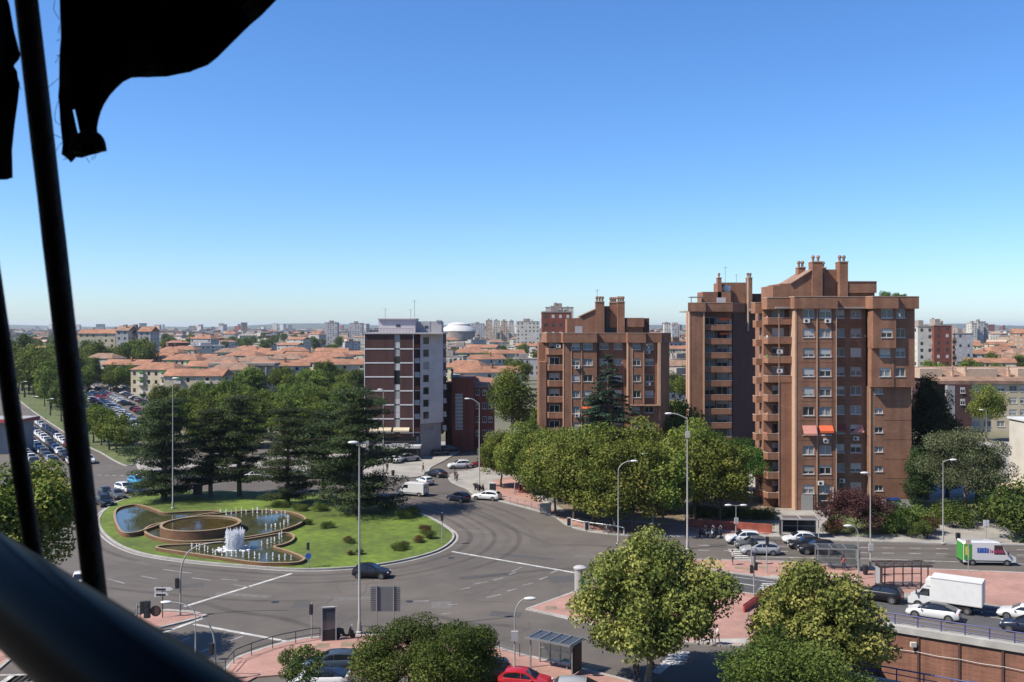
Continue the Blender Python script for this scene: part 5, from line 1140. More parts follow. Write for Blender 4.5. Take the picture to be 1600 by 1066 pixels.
# cream slab with red roof on the left horizon
def slab_block(label, x0, x1, ytop, Y, d, wall, rmat, nflo, roof='flat', base=0, name='slab_block', cat='building'):
    w = (x1-x0)*Y/F; h = CH-(ytop-HY)*Y/F
    return house(name, label, house_meshes(w, d, h, roof, wall, rmat, nflo, int(x0), balc=False), ((x0+x1)/2*Y/F-800*Y/F, Y+d/2, 0))
slab_block('long cream block with red roof on the left horizon', 122, 180, 521, 560, 12, 'cream', 'tile', 8, 'gable')
slab_block('grey gable block beside the long cream block', 181, 200, 516.5, 552, 14, 'greyl', 'tile2', 8, 'gable')
slab_block('tall grey stair block on the left horizon', 200.5, 214, 515, 560, 10, 'grey', 'flatroof', 8)
slab_block('pale block with red roof right of the grey stair block', 216, 235, 518, 548, 14, 'greyl', 'tile', 8, 'gable')
for x0, x1, yt, Y, wl, lb in [(507,527,504.5,1300,'greyl','left one of two grey towers on the skyline'),(546,566,505.5,1350,'greyl','right one of two grey towers on the skyline'),(759,769,501,1500,'cope','leftmost slim beige tower right of the white dome'),(771,781,501.5,1520,'creamw','second slim beige tower right of the white dome'),(783,793,502,1510,'cope','third slim beige tower right of the white dome'),(795,803,502.5,1540,'creamw','fourth slim beige tower right of the white dome'),
    (807,843,503,900,'creamw','white slab block left of the brick tower'),(847,893,488.5,420,'brickC','brick tower block with balconies left of the middle brick block'),(853,896,481,620,'creamw','white tower rising behind the brick tower block'),
    (1434,1459,511,430,'creamw','white part of the tower on the right horizon'),(1459.3,1487,509,428,'brickC','dark red part of the tower on the right horizon'),(1489,1494,522,470,'tile2','thin orange block beside the red and white tower'),(1518,1527,505.5,1200,'creamw','left slim tower on the far right skyline'),(1528,1537,503,1210,'greyl','middle slim tower on the far right skyline'),(1538,1544,506,1220,'grey','dark right slim tower on the far right skyline'),
    (1494,1520,522,520,'greyl','grey block with balconies right of the red and white tower'),(736,757,506,1700,'greyl','low grey block beside the white dome'),(940,960,508,1800,'creamw','pale block behind the chimneys'),(1038,1048,506,1500,'creamw','far pale tower in the gap between the buildings'),(1050,1062,508,1300,'greyl','far grey block in the gap between the buildings')]:
    slab_block(lb, x0, x1, yt, Y, 14, wl, 'flatroof', 9 if Y < 1000 else 12)
# stadium dome
Yd = 1150; xd = (716-800)*Yd/F; o = thing('dome', 'white shallow dome of an arena on the skyline', 'arena', (xd, Yd, 0))
m = MB(); rr = 27*Yd/F; z0 = CH-(517.5-HY)*Yd/F; z1 = CH-(503.5-HY)*Yd/F
m.lathe([(rr,z0),(rr*.9,z0+(z1-z0)*.3),(rr*.62,z0+(z1-z0)*.62),(rr*.6,z0+(z1-z0)*.78),(rr*.3,z0+(z1-z0)*.95),(.5,z1)], 28); m.build('roof', mt['pale'], o, 30, True)
m = MB(); m.lathe([(rr*.98,0),(rr*.98,z0)], 28); m.build('wall', mt['flatroof'], o, 30, True)
# mid distance roofs between the main buildings
MID = [(705,556,12),(735,552,12),(760,560,11),(722,540,12),(755,543,12),(700,532,13),(745,531,13),(775,535,13),(790,552,11),(820,560,10),(828,540,12),(810,530,13),(700,570,11),(730,575,11),(760,580,10),(1062,560,11),(1055,545,12),(1066,535,12),(1064,585,9),(1056,572,10),(1500,556,11),(1530,552,11),(1560,548,11),(1590,552,11),(1615,556,11),(1520,541,12),(1555,538,12),(1588,540,12),(1480,548,11),(1572,560,10),(1545,566,9),(1450,560,10),(1600,533,13)]
cnt3 = {}
for i, (x, y, ze) in sorted(enumerate(MID), key=lambda t: t[1][0]):
    lb = 'roof in the quarter between the corner building and the brick tower' if x < 900 else ('rooftop in the gap between the two brown buildings' if x < 1200 else 'terracotta roof of the low quarter on the right horizon')
    cnt3[lb] = cnt3.get(lb, 0)+1; lb = lb+', %s from the left' % ordn[cnt3[lb]-1]
    k = crng.choice(range(4)) if x > 1200 else i % 4
    ms = TW[k] if (i % 3 or x > 1200) else house_meshes(20, 13, 12, 'flat', crng.choice(['greyl','creamw','brickC']), 'flatroof', 4, 90+i)
    p = at_eave(x, y, ze); p.z = ze-12.4
    house('town_house', lb, ms, p, crng.uniform(-.5,.5), (crng.uniform(.7,1.1),1,1), 'rooftops of the near town')
# far city: the nearest as things, the rest as one mass
FV = []
for i in range(10):
    w, d, h = crng.uniform(14,30), crng.uniform(11,16), crng.uniform(11,19)
    FV.append(house_meshes(w, d, h, crng.choice(['gable','hip','gable','flat']), crng.choice(['cream','creamw','greyl','brickC','creamw','beige']), crng.choice(['tile','tile2','flatroof','cope','greyl','tile']), int(h/3), 200+i))
cnt = 0; used = []
tries = 0
while cnt < 230 and tries < 6000:
    tries += 1
    Y = 620+1600*crng.random()**1.2; x = crng.uniform(-.56,.56)*Y
    pxx = 800+F*x/Y
    if pxx < 640 and Y < 720: continue
    if any((x-a)**2+(Y-b)**2 < 24**2 for a, b in used): continue
    used.append((x, Y)); cnt += 1
    house('city_house', 'small distant building of the city towards the horizon', FV[crng.randrange(10)], (x, Y, 0), crng.uniform(-.6,.6), (1,1,crng.uniform(.5,.85) if crng.random() < .9 else 1.2), 'distant city buildings')
m = MB(); wm = [mt[k] for k in ('creamw','greyl','brickC','cope','tile','tile2','flatroof')]
for i in range(2600):
    Y = 1500+4800*crng.random(); x = crng.uniform(-.58,.58)*Y; w, d, h = crng.uniform(12,36), crng.uniform(10,18), crng.uniform(7,16)
    if crng.random() < .05 and Y > 2300: h = crng.uniform(24,38); w = crng.uniform(14,24)
    rz = crng.uniform(-.6,.6); m.box(x-w/2, x+w/2, Y-d/2, Y+d/2, 0, h, crng.randrange(4), rz)
    m.box(x-w/2-.4, x+w/2+.4, Y-d/2-.4, Y+d/2+.4, h+.01, h+1.6, crng.choice([4,5,6,6,0,1]), rz)
stuff(tag(m.build('distant_city', wm), 'hazy mass of far buildings along the horizon', 'city'))
# hills
m = MB(); n = 90; vs = []; g = random.Random(3); hs = []
for i in range(n+1):
    x = -6500+13000*i/n
    hh = 30+14*math.sin(i*.23)+9*math.sin(i*.61+1)+5*g.random() + (22*max(0, math.sin((i-52)*.09)) if i > 52 else 0)
    vs += [(x, 7600, -1), (x, 8600, hh), (x, 10500, hh*.6), (x, 11500, -1)]
m.add(vs, [(4*i+k, 4*i+4+k, 4*i+5+k, 4*i+1+k) for i in range(n) for k in range(3)])
struct(m.build('hills', M('wooded hills', (.07,.09,.05), 1, .3, .01), None, 60))
# ------------------------------------------------------------------ tree belts
bt = [mk_round('p', 301+i, (4.6,4.3,4.6), 7.6, 26, 1.75, 3600, .62, 'belt', 'bark', .3, 6) for i in range(4)] + [mk_round('p', 310, (3.6,3.6,6.2), 8.8, 26, 1.7, 3600, .6, 'fine', 'bark', .3, 6)]
def belt(pts, lab, group, zr=(.85,1.2)):
    for x, y, s in pts:
        k = crng.randrange(5 if crng.random() < .35 else 4); sc = s*crng.uniform(.9,1.12)
        T('park_tree', lab, bt[k], x, y, crng.uniform(0,6.28), (sc, sc, sc*crng.uniform(*zr)), 0, group)
# left belt, between the avenue and the terraces
A = []
for i in range(60): A.append((crng.uniform(14,135), crng.uniform(586,640), crng.uniform(1.05,1.4)))
for i in range(26): A.append((crng.uniform(60,138), crng.uniform(628,680), crng.uniform(.75,.95)))
A = [(x, y, s) for x, y, s in A if y < 640+.72*(x-45)-13 and not (x > 118 and y > 600)]
belt(A, 'leafy tree in the belt along the avenue at far left', 'trees along the avenue')
belt([(146,692,.6),(158,697,.64),(170,704,.66),(182,708,.68),(198,711,.6),(150,682,.55),(163,690,.6),(178,698,.62),(192,704,.6),(208,706,.5)], 'tree on the strip between the avenue and the car park', 'trees by the car park strip')
B = [(crng.uniform(128,250), crng.uniform(604,614), crng.uniform(.6,.8)) for i in range(24)] + [(crng.uniform(240,565), crng.uniform(640,700), crng.uniform(.62,.8)) for i in range(80)]+[(crng.uniform(345,565), crng.uniform(610,640), crng.uniform(.75,.95)) for i in range(34)]
belt(B, 'tree in the broad green belt behind the cedars', 'green belt behind the cedars')
belt([(crng.uniform(225,560), crng.uniform(700,712), crng.uniform(.55,.7)) for i in range(14)], 'small tree on the promenade behind the cedars', 'trees on the promenade')
C_ = [(crng.uniform(0,560), crng.uniform(532,556), crng.uniform(.9,1.3)) for i in range(90)] + [(crng.uniform(690,850), crng.uniform(545,610), crng.uniform(.8,1.1)) for i in range(14)] + [(crng.uniform(1440,1640), crng.uniform(560,640), crng.uniform(.8,1.1)) for i in range(18)] + [(crng.uniform(1046,1072), crng.uniform(560,640), .9) for i in range(5)] + [(x, 690, .8) for x in (840,1050,1062)]
C_ += [(crng.uniform(98,245), crng.uniform(586,590), crng.uniform(1.2,1.45)) for i in range(20)]
belt(C_, 'far tree among the roofs of the town', 'far town trees')
m = None
rgf = np.random.default_rng(99); n = 5200
Yf = 900+4200*rgf.random(900); Xf = rgf.uniform(-.57,.57,900)*Yf; bl = [((x, y, 5.5), (6*s, 6*s, 5.5*s)) for x, y, s in zip(Xf, Yf, rgf.uniform(.7,1.6,900))]
C, N, S, Tn = fill_blobs(bl, 26000, 2.3, rgf)
stuff(tag(place('distant_trees', leaf_mesh('distant_trees', C, N, S, L_['belt'], rgf, .7, Tn)), 'dark green far trees scattered through the hazy city', 'trees'))
# ------------------------------------------------------------------ vehicles
paints = {}
PC = {'white': (.76,.76,.75), 'black': (.012,.012,.014), 'silver': (.36,.37,.38), 'grey': (.10,.105,.11), 'navy': (.018,.025,.05), 'bluegrey': (.055,.075,.10), 'red': (.48,.012,.015), 'darkred': (.15,.012,.014), 'teal': (.03,.10,.13), 'cyan': (.05,.3,.5), 'beige': (.42,.38,.3)}
def paint(c):
    if c not in paints: paints[c] = M('car paint '+c, PC[c], .32, .0, coat=.25 if sum(PC[c]) < .4 else .5, spec=.3 if sum(PC[c]) < .4 else .5)
    return paints[c]
CARS = {  # length, width, height, belt, bonnet: rear x, roof points, screen base, wheel x, wheel radius
 'hatch': dict(L=4.1, W=1.76, prof=[(0.0,.62),(.08,.98),(.3,1.02),(2.95,.98),(3.75,.84),(4.02,.66),(4.1,.5)], roof=[(.12,1.0),(.55,1.42),(1.4,1.5),(2.1,1.46),(3.0,.97)], wx=(.75,3.3), wr=.32, bp=1.75),
 'sedan': dict(L=4.65, W=1.82, prof=[(0,.6),(.06,.95),(.7,1.02),(3.3,.96),(4.2,.82),(4.55,.62),(4.65,.48)], roof=[(.35,1.0),(1.25,1.40),(2.0,1.46),(2.6,1.42),(3.45,.94)], wx=(.95,3.75), wr=.33, bp=2.15),
 'coupe': dict(L=4.7, W=1.86, prof=[(0,.6),(.05,.98),(.5,1.08),(3.3,.98),(4.2,.84),(4.6,.64),(4.7,.48)], roof=[(.28,1.06),(1.3,1.40),(2.1,1.47),(2.6,1.43),(3.6,.95)], wx=(.9,3.8), wr=.35, bp=2.1),
 'estate': dict(L=4.7, W=1.83, prof=[(0,.6),(.05,1.0),(.3,1.04),(3.35,.98),(4.25,.84),(4.6,.64),(4.7,.48)], roof=[(.1,1.02),(.55,1.42),(1.6,1.52),(2.5,1.46),(3.5,.96)], wx=(.95,3.8), wr=.33, bp=2.2),
 'suv': dict(L=4.4, W=1.84, prof=[(0,.7),(.06,1.08),(.3,1.12),(3.1,1.08),(4.0,.98),(4.32,.76),(4.4,.55)], roof=[(.1,1.1),(.45,1.56),(1.4,1.66),(2.3,1.60),(3.15,1.07)], wx=(.85,3.55), wr=.36, bp=1.95),
}
def car_parts(kind, col, detail=True):
    c = CARS[kind]; L, Wd = c['L'], c['W']; hw = Wd/2; x0 = L/2
    P = paint(col); parts = {}
    pr = c['prof']; wx = c['wx']; wr = c['wr']
    def zt(x):
        for (a, za), (b, zb) in zip(pr[:-1], pr[1:]):
            if a <= x <= b: return za+(zb-za)*(x-a)/(b-a)
        return pr[-1][1]
    xs = sorted({p[0] for p in pr} | {wx[0]-wr*1.2, wx[0], wx[0]+wr*1.2, wx[1]-wr*1.2, wx[1], wx[1]+wr*1.2, L*.5, .02, L-.02, L-.25})
    xs = [x for x in xs if 0 <= x <= L]
    body = MB(); rings = []
    for x in xs:
        e = min(x, L-x); tw = hw*(.80+.20*min(1, e/.55)**.6); zb = .26 if e > .15 else .34
        t = zt(x); m_ = zb+(t-zb)*.5
        rings.append([(x-x0, tw*.90, zb), (x-x0, tw*.99, zb+.12), (x-x0, tw, m_), (x-x0, tw*.975, t-.10), (x-x0, tw*.90, t-.015), (x-x0, tw*.45, t+.015), (x-x0, -tw*.45, t+.015), (x-x0, -tw*.90, t-.015), (x-x0, -tw*.975, t-.10), (x-x0, -tw, m_), (x-x0, -tw*.99, zb+.12), (x-x0, -tw*.90, zb)])
    n = 12; vs = [p for r in rings for p in r]; fs = []
    for i in range(len(rings)-1):
        for j in range(n): fs.append((i*n+j, (i+1)*n+j, (i+1)*n+(j+1)%n, i*n+(j+1)%n))
    fs.append(tuple(range(n))); fs.append(tuple((len(rings)-1)*n+j for j in range(n))[::-1])
    body.add(vs, fs)
    rf = c['roof']; cab = MB(); zb = rf[0][1]; zmax = max(z for _, z in rf)
    def cw(z): return hw*(.90-.18*min(1,(z-.96)/(zmax-.96)))
    cr = []
    for x, z in rf:
        w = cw(z) if z > 1.15 else hw*.89
        cr.append([(x-x0, hw*.89, min(z,1.0)-.05), (x-x0, w, z-.05 if z > 1.15 else z-.04), (x-x0, w*.88, z), (x-x0, 0, z+.02), (x-x0, -w*.88, z), (x-x0, -w, z-.05 if z > 1.15 else z-.04), (x-x0, -hw*.89, min(z,1.0)-.05)])
    vs = [p for r in cr for p in r]; k = 7; fs = []
    for i in range(len(cr)-1):
        for j in range(k-1): fs.append((i*k+j, (i+1)*k+j, (i+1)*k+j+1, i*k+j+1))
    fs += [tuple(range(k)), tuple((len(cr)-1)*k+j for j in range(k))[::-1]]
    cab.add(vs, fs)
    # glass laid just proud of the shell
    ws = MB(); (xa, za), (xb, zb2) = rf[-2], rf[-1]
    def lerp(a, b, t): return a+(b-a)*t
    def screen(mb, pa, pb, ta, tb, off):
        q = []
        for t, sgn in ((ta,1),(ta,-1),(tb,-1),(tb,1)):
            x = lerp(pa[0], pb[0], t); z = lerp(pa[1], pb[1], t); w = (cw(z) if z > 1.15 else hw*.88)*.84
            q.append((x-x0+off, sgn*w, z+.022))
        mb.add(q, [(0,1,2,3)])
        mid = [((q[0][0]+q[1][0])/2, 0, q[0][2]+.012), ((q[2][0]+q[3][0])/2, 0, q[2][2]+.012)]
    screen(ws, rf[-2], rf[-1], .06, .9, .012); rw = MB(); screen(rw, rf[0], rf[1], .15, .92, -.02)
    sides = []
    for s in (1, -1):
        top = [(x, z) for x, z in rf[1:-1]]
        for a, b in ((rf[1][0]-.1, c['bp']-.05), (c['bp']+.05, rf[-2][0]+.42)):
            def ztop(x):
                for (p, q1), (r, q2) in zip(rf[:-1], rf[1:]):
                    if p <= x <= r: return q1+(q2-q1)*(x-p)/(r-p)
                return 1.0
            g = MB(); xx = [a+(b-a)*i/4 for i in range(5)]; up = []; lo = []
            for x in xx:
                z = min(ztop(x), zmax)-.11; z = max(z, zb+.06); f = (z-.95)/(zmax-.95)
                up.append((x-x0, s*(lerp(hw*.89, cw(zmax), max(0, f))+.02), z)); lo.append((x-x0, s*(hw*.89+.015), zb+.03))
            g.add(lo+up, [(i, i+1, i+6, i+5) if s > 0 else (i, i+5, i+6, i+1) for i in range(4)]); sides.append(g)
    tyre = MB(); w_ = .2; tyre.lathe([(wr*.6,-w_/2),(wr*.95,-w_/2),(wr,-w_/2+.03),(wr,w_/2-.03),(wr*.95,w_/2),(wr*.6,w_/2)], 18, (0,0,0), 0, 'y')
    rim = MB(); rim.lathe([(wr*.62,-w_/2-.005),(wr*.62,w_/2+.005)], 14, (0,0,0), 0, 'y')
    hub = MB()
    for i in range(5):
        a = 6.283*i/5
        hub.box(-.03+wr*.33*math.cos(a), .03+wr*.33*math.cos(a), -w_/2-.012, -w_/2-.006, -.05+wr*.33*math.sin(a), .05+wr*.33*math.sin(a)); hub.box(-.03+wr*.33*math.cos(a), .03+wr*.33*math.cos(a), w_/2+.006, w_/2+.012, -.05+wr*.33*math.sin(a), .05+wr*.33*math.sin(a))
    arch = MB(); arches = []
    for x in wx:
        for s in (1,-1):
            nn = 16; q = [(x-x0+wr*1.17*math.cos(math.pi*i/nn), s*(hw*.995+.012), wr+wr*1.17*math.sin(math.pi*i/nn)) for i in range(nn+1)]+[(x-x0-wr*1.17, s*(hw*.99+.012), .24), (x-x0+wr*1.17, s*(hw*.99+.012), .24)]
            arch.add(q, [tuple(range(len(q)))[::s]]); arches.append(MB().add(q, [tuple(range(len(q)))[::s]]))
    return dict(body=body, cabin=cab, windscreen=ws, rear_window=rw, sides=sides, tyre=tyre, rim=rim, hub=hub, arch=arch, arches=arches, wx=wx, wr=wr, hw=hw, L=L, x0=x0, P=P, c=c)
ctpl = {}
def car_template(kind, col):
    if (kind, col) in ctpl: return ctpl[kind, col]
    d = car_parts(kind, col); P = d['P']; hw, x0, L, wr = d['hw'], d['x0'], d['L'], d['wr']; out = []   # (name, mesh, loc, subs)
    b = MB(); b.v, b.f, b.m = d['body'].v, d['body'].f, d['body'].m; out.append(('body', b.mesh('body', P, None, 35), (0,0,0), [('wheel_arch', a_.mesh('wheel_arch', mt['black']), (0,0,0)) for a_ in d['arches']]))
    out.append(('cabin', d['cabin'].mesh('cabin', mt['carglass'] if kind == 'coupe' else P, None, 40), (0,0,0), []))
    out.append(('windscreen', d['windscreen'].mesh('windscreen', mt['carglass']), (0,0,0), [])); out.append(('rear_window', d['rear_window'].mesh('rear_window', mt['carglass']), (0,0,0), []))
    for g in d['sides']: out.append(('side_window', g.mesh('side_window', mt['carglass']), (0,0,0), []))
    tm = d['tyre'].mesh('tyre', mt['rubber'], None, 40); rm = d['rim'].mesh('rim', mt['rim'], None, 40); hm = d['hub'].mesh('hub', mt['dmetal'])
    for x in d['wx']:
        for s in (1,-1): out.append(('wheel', tm, (x-x0, s*(hw-.075), wr), [('rim', rm, (0,0,0)), ('spokes', hm, (0,0,0))]))
    zf = d['c']['prof'][-2][1]; zr = .86
    for s in (1,-1):
        m = MB(); m.box(L-x0-.32, L-x0-.08, s*hw*.62-.16, s*hw*.62+.16, zf-.06, zf+.07); out.append(('headlight', m.mesh('headlight', mt['clearlens']), (0,0,0), []))
        m = MB(); m.box(-x0-.012, -x0+.14, s*hw*.68-.13, s*hw*.68+.13, zr-.12, zr+.10); out.append(('tail_light', m.mesh('tail_light', mt['redlens']), (0,0,0), []))
        xm = d['c']['roof'][-1][0]-.35-x0; m = MB(); m.ball((xm, s*(hw+.09), 1.0), (.09,.11,.075), 8, 5); out.append(('mirror', m.mesh('mirror', P, None, 60), (0,0,0), []))
    m = MB(); m.box(L-x0-.06, L-x0+.012, -.55, .55, .36, .52); m.box(-x0-.012, -x0+.06, -hw*.8, hw*.8, .33, .46); out.append(('bumper_grille', m.mesh('bumper_grille', mt['black']), (0,0,0), []))
    m = MB(); m.box(L-x0+.0121, L-x0+.02, -.26, .26, .4, .5); m.box(-x0-.02, -x0-.0121, -.26, .26, .62, .73); out.append(('number_plate', m.mesh('number_plate', mt['white']), (0,0,0), []))
    ctpl[kind, col] = out; return out
def spawn(root, tpl):
    for n_, me, loc, subs in tpl:
        o = place(n_, me, root, loc)
        for sn, sm, sloc in subs: place(sn, sm, o, sloc)
def car(kind, col, x, y, head, label, name='car', cat='car', group=None, z=0):
    p = G(x, y, z); o = thing(name, label, cat, p, R(head), group); spawn(o, car_template(kind, col)); return o
car('hatch','black',581,902,-6,'black hatchback passing below the roundabout lawn')
car('hatch','white',664,757,122,'small white car leaving the roundabout towards the side street')
car('sedan','black',681,745,140,'dark saloon following into the side street by the pavement')
car('suv','white',717,732,195,'white car parked at the mouth of the side street')
car('hatch','darkred',752,730,190,'dark red car beside the lamp post at the side street')
car('hatch','navy',716,783,140,'dark blue hatchback behind the white van on the roundabout')
car('estate','white',760,781,160,'white hatchback by the kerb railing on the right of the roundabout')
car('suv','black',163,790,-52,'dark car foremost of the cluster entering the roundabout')
car('hatch','grey',183,779,-50,'grey hatchback in the cluster entering the roundabout')
car('suv','white',195,769,-42,'white car in the cluster entering the roundabout')
car('sedan','navy',212,772,-38,'navy saloon half hidden by the leftmost cedar')
car('hatch','black',166,776,-50,'black hatchback at the back left of the entering cluster')
car('hatch','cyan',214,757,-40,'bright blue car under the leftmost cedar')
car('hatch','white',125,918,-70,'white car half hidden by the thick pole')
car('suv','white',1161,849,177,'white car waiting in the far lane before the low red wall')
car('hatch','grey',1174,857,177,'dark grey car waiting in the middle lane')
car('estate','silver',1187,866,177,'silver estate car waiting nearest the median')
car('hatch','white',1248,849,177,'white hatchback behind in the far lane by the dark shelter')
car('sedan','black',1261,857,177,'black saloon in the second row of waiting cars')
car('suv','black',1276,865,177,'black car in the second row nearest the median')
HD = math.degrees(math.atan2(.54,-.84))
car('coupe','white',1458,966,HD,'white saloon with dark glass roof line in front of the box truck')
car('suv','black',1374,938,HD,'black car half hidden by the lower right plane tree')
car('sedan','white',1601,968,HD,'white car cut off by the right edge behind the truck')
car('hatch','navy',1602,988,HD,'dark car at the right edge beside the blue guard rail')
car('estate','bluegrey',519,1046,184,'dark blue grey estate car parked at the bottom pavement')
car('coupe','white',500,1073,176,'white car at the bottom edge in front of the estate car')
car('suv','black',757,1064,188,'black car in shade behind the lobed green tree')
car('hatch','red',822,1076,-12,'bright red car at the bottom edge by the bus shelter')
car('estate','silver',912,1092,-8,'grey car roof at the bottom edge below the bus shelter')
# panel vans
def van_template(col, L=5.4, Wd=2.0, H=2.35, green=False):
    hw = Wd/2; P = paint(col); x0 = L/2; out = []
    prof = [(0,.35),(0,H-.12),(.12,H),(L*.62,H),(L*.70,H-.06),(L*.84,1.32),(L*.97,1.08),(L,.85),(L,.4)]
    b = MB(); rings = []
    for y, k in ((-hw,.0),(-hw*.93,.07),(hw*.93,.07),(hw,.0)):
        cx, cz = L*.5, H*.5
        sc = 1 if k else .965
        rings.append([((cx+(x-cx)*(1 if k else .985))-x0, y*(1.0), cz+(z-cz)*sc) for x, z in prof])
    n = len(prof); vs = [p for r in rings for p in r]; fs = []
    for i in range(3):
        for j in range(n): fs.append((i*n+j, i*n+(j+1)%n, (i+1)*n+(j+1)%n, (i+1)*n+j))
    fs += [tuple(range(n)), tuple(3*n+j for j in range(n))[::-1]]
    b.add(vs, fs); out.append(('body', b.mesh('body', P, None, 35), (0,0,0), []))
    m = MB(); a, c2 = (L*.705-x0, H-.1), (L*.835-x0, 1.36)
    m.quad((a[0]+.02,-hw*.8,a[1]),(c2[0]+.02,-hw*.86,c2[1]),(c2[0]+.02,hw*.86,c2[1]),(a[0]+.02,hw*.8,a[1])); out.append(('windscreen', m.mesh('windscreen', mt['carglass']), (0,0,0), []))
    for s in (1,-1):
        m = MB(); q = [(L*.58-x0,s*(hw+.006),1.3),(L*.80-x0,s*(hw+.006),1.3),(L*.725-x0,s*(hw+.006),H-.32),(L*.58-x0,s*(hw+.006),H-.32)]; m.add(q, [(0,1,2,3)[::s]]); out.append(('side_window', m.mesh('side_window', mt['carglass']), (0,0,0), []))
        m = MB(); m.box(L*.84-x0-.1, L*.84-x0+.02, s*(hw+.14)-.1, s*(hw+.14)+.1, 1.3, 1.6); out.append(('mirror', m.mesh('mirror', mt['black']), (0,0,0), []))
        m = MB(); m.box(L-x0-.3, L-x0+.005, s*hw*.72-.17, s*hw*.72+.17, .78, .98); out.append(('headlight', m.mesh('headlight', mt['clearlens']), (0,0,0), []))
        m = MB(); m.box(-x0-.012, -x0+.02, s*hw*.86-.08, s*hw*.86+.08, .7, 1.25); out.append(('tail_light', m.mesh('tail_light', mt['redlens']), (0,0,0), []))
        m = MB(); m.box(.25-x0, L*.9-x0, s*(hw+.004)-.008, s*(hw+.004)+.008, .5, .62); out.append(('side_moulding', m.mesh('side_moulding', mt['black']), (0,0,0), []))
    m = MB(); m.box(-x0-.01, -x0+.01, -.008, .008, .5, H-.25); m.box(-x0-.012, -x0+.012, -hw*.86, -.1, 1.35, H-.35) ; m.box(-x0-.012, -x0+.012, .1, hw*.86, 1.35, H-.35); out.append(('rear_window', m.mesh('rear_window', mt['carglass']), (0,0,0), []))
    m = MB(); m.box(L-x0-.05, L-x0+.012, -hw*.6, hw*.6, .42, .62); m.box(-x0-.03, -x0+.03, -hw*.9, hw*.9, .34, .5); out.append(('bumper_grille', m.mesh('bumper_grille', mt['black']), (0,0,0), []))
    add_wheels(out, (L*.17-x0, L*.82-x0), hw, .34)
    return out
def add_wheels(out, wx, hw, wr, dual=False):
    ty = MB(); w_ = .22; ty.lathe([(wr*.6,-w_/2),(wr*.95,-w_/2),(wr,-w_/2+.03),(wr,w_/2-.03),(wr*.95,w_/2),(wr*.6,w_/2)], 18, (0,0,0), 0, 'y'); tm = ty.mesh('tyre', mt['rubber'], None, 40)
    ri = MB(); ri.lathe([(wr*.55,-w_/2-.005),(wr*.55,w_/2+.005)], 12, (0,0,0), 0, 'y'); rm = ri.mesh('rim', mt['rim'], None, 40)
    for x in wx:
        for s in (1,-1): out.append(('wheel', tm, (x, s*(hw-.09), wr), [('rim', rm, (0,0,0))]))
    for x in wx:
        for s in (1,-1):
            ar = MB(); q = [(x+wr*1.2*math.cos(math.pi*i/14), s*(hw+.007), wr+wr*1.2*math.sin(math.pi*i/14)) for i in range(15)]; ar.add(q, [tuple(range(15))[::s]]); out.append(('wheel_arch', ar.mesh('wheel_arch', mt['black']), (0,0,0), []))
o = thing('van', 'white panel van driving round behind the cedars', 'van', G(645,774), R(158)); spawn(o, van_template('white', 4.9, 1.95, 2.15))
o = thing('van', 'white delivery van with a green rear and blue and red lettering', 'van', G(1541,881), R(-4)); tv = van_template('white', 5.9, 2.05, 2.7); spawn(o, tv)
L = 5.9; m = MB()
m.box(-L/2-.02, -L/2+.0, -.97, .97, .52, 2.5); m.build('green_rear', mt['green'], o, local=True)
for s in (1,-1):
    m = MB(); m.box(-L/2+.05, -L/2+.95, s*1.03-.006, s*1.03+.006, .66, 2.45); m.build('green_panel', mt['green'], o, local=True)
m = MB(); m.box(-L/2+.2, -L/2+.45, -1.045, -1.037, 1.2, 2.2); m.box(-L/2+.5, -L/2+.62, -1.045, -1.037, .9, 1.9); m.build('graffiti', M('yellow print', (.75,.65,.08), .5, 0), o, local=True)
m = MB()
for k_, (a, w, h) in enumerate(((-1.42,.2,.52),(-1.16,.22,.5),(-.9,.2,.5),(-.64,.24,.52),(-.34,.2,.46))): m.box(a, a+w, -1.045, -1.037, 1.55, 1.55+h)
m.box(-1.42,-.14,-1.046,-1.038,1.5,1.62); m.build('blue_lettering', mt['signblue'], o, local=True)
m = MB()
for k_, (a, w, h) in enumerate(((.0,.09,.42),(.17,.16,.3),(.42,.09,.44),(.58,.16,.32),(.84,.08,.46),(1.0,.08,.34),(1.16,.1,.44),(1.34,.16,.32))): m.box(a, a+w, -1.045, -1.037, 1.48, 1.48+h)
m.build('red_lettering', M('magenta print', (.5,.05,.16), .5, 0), o, local=True)
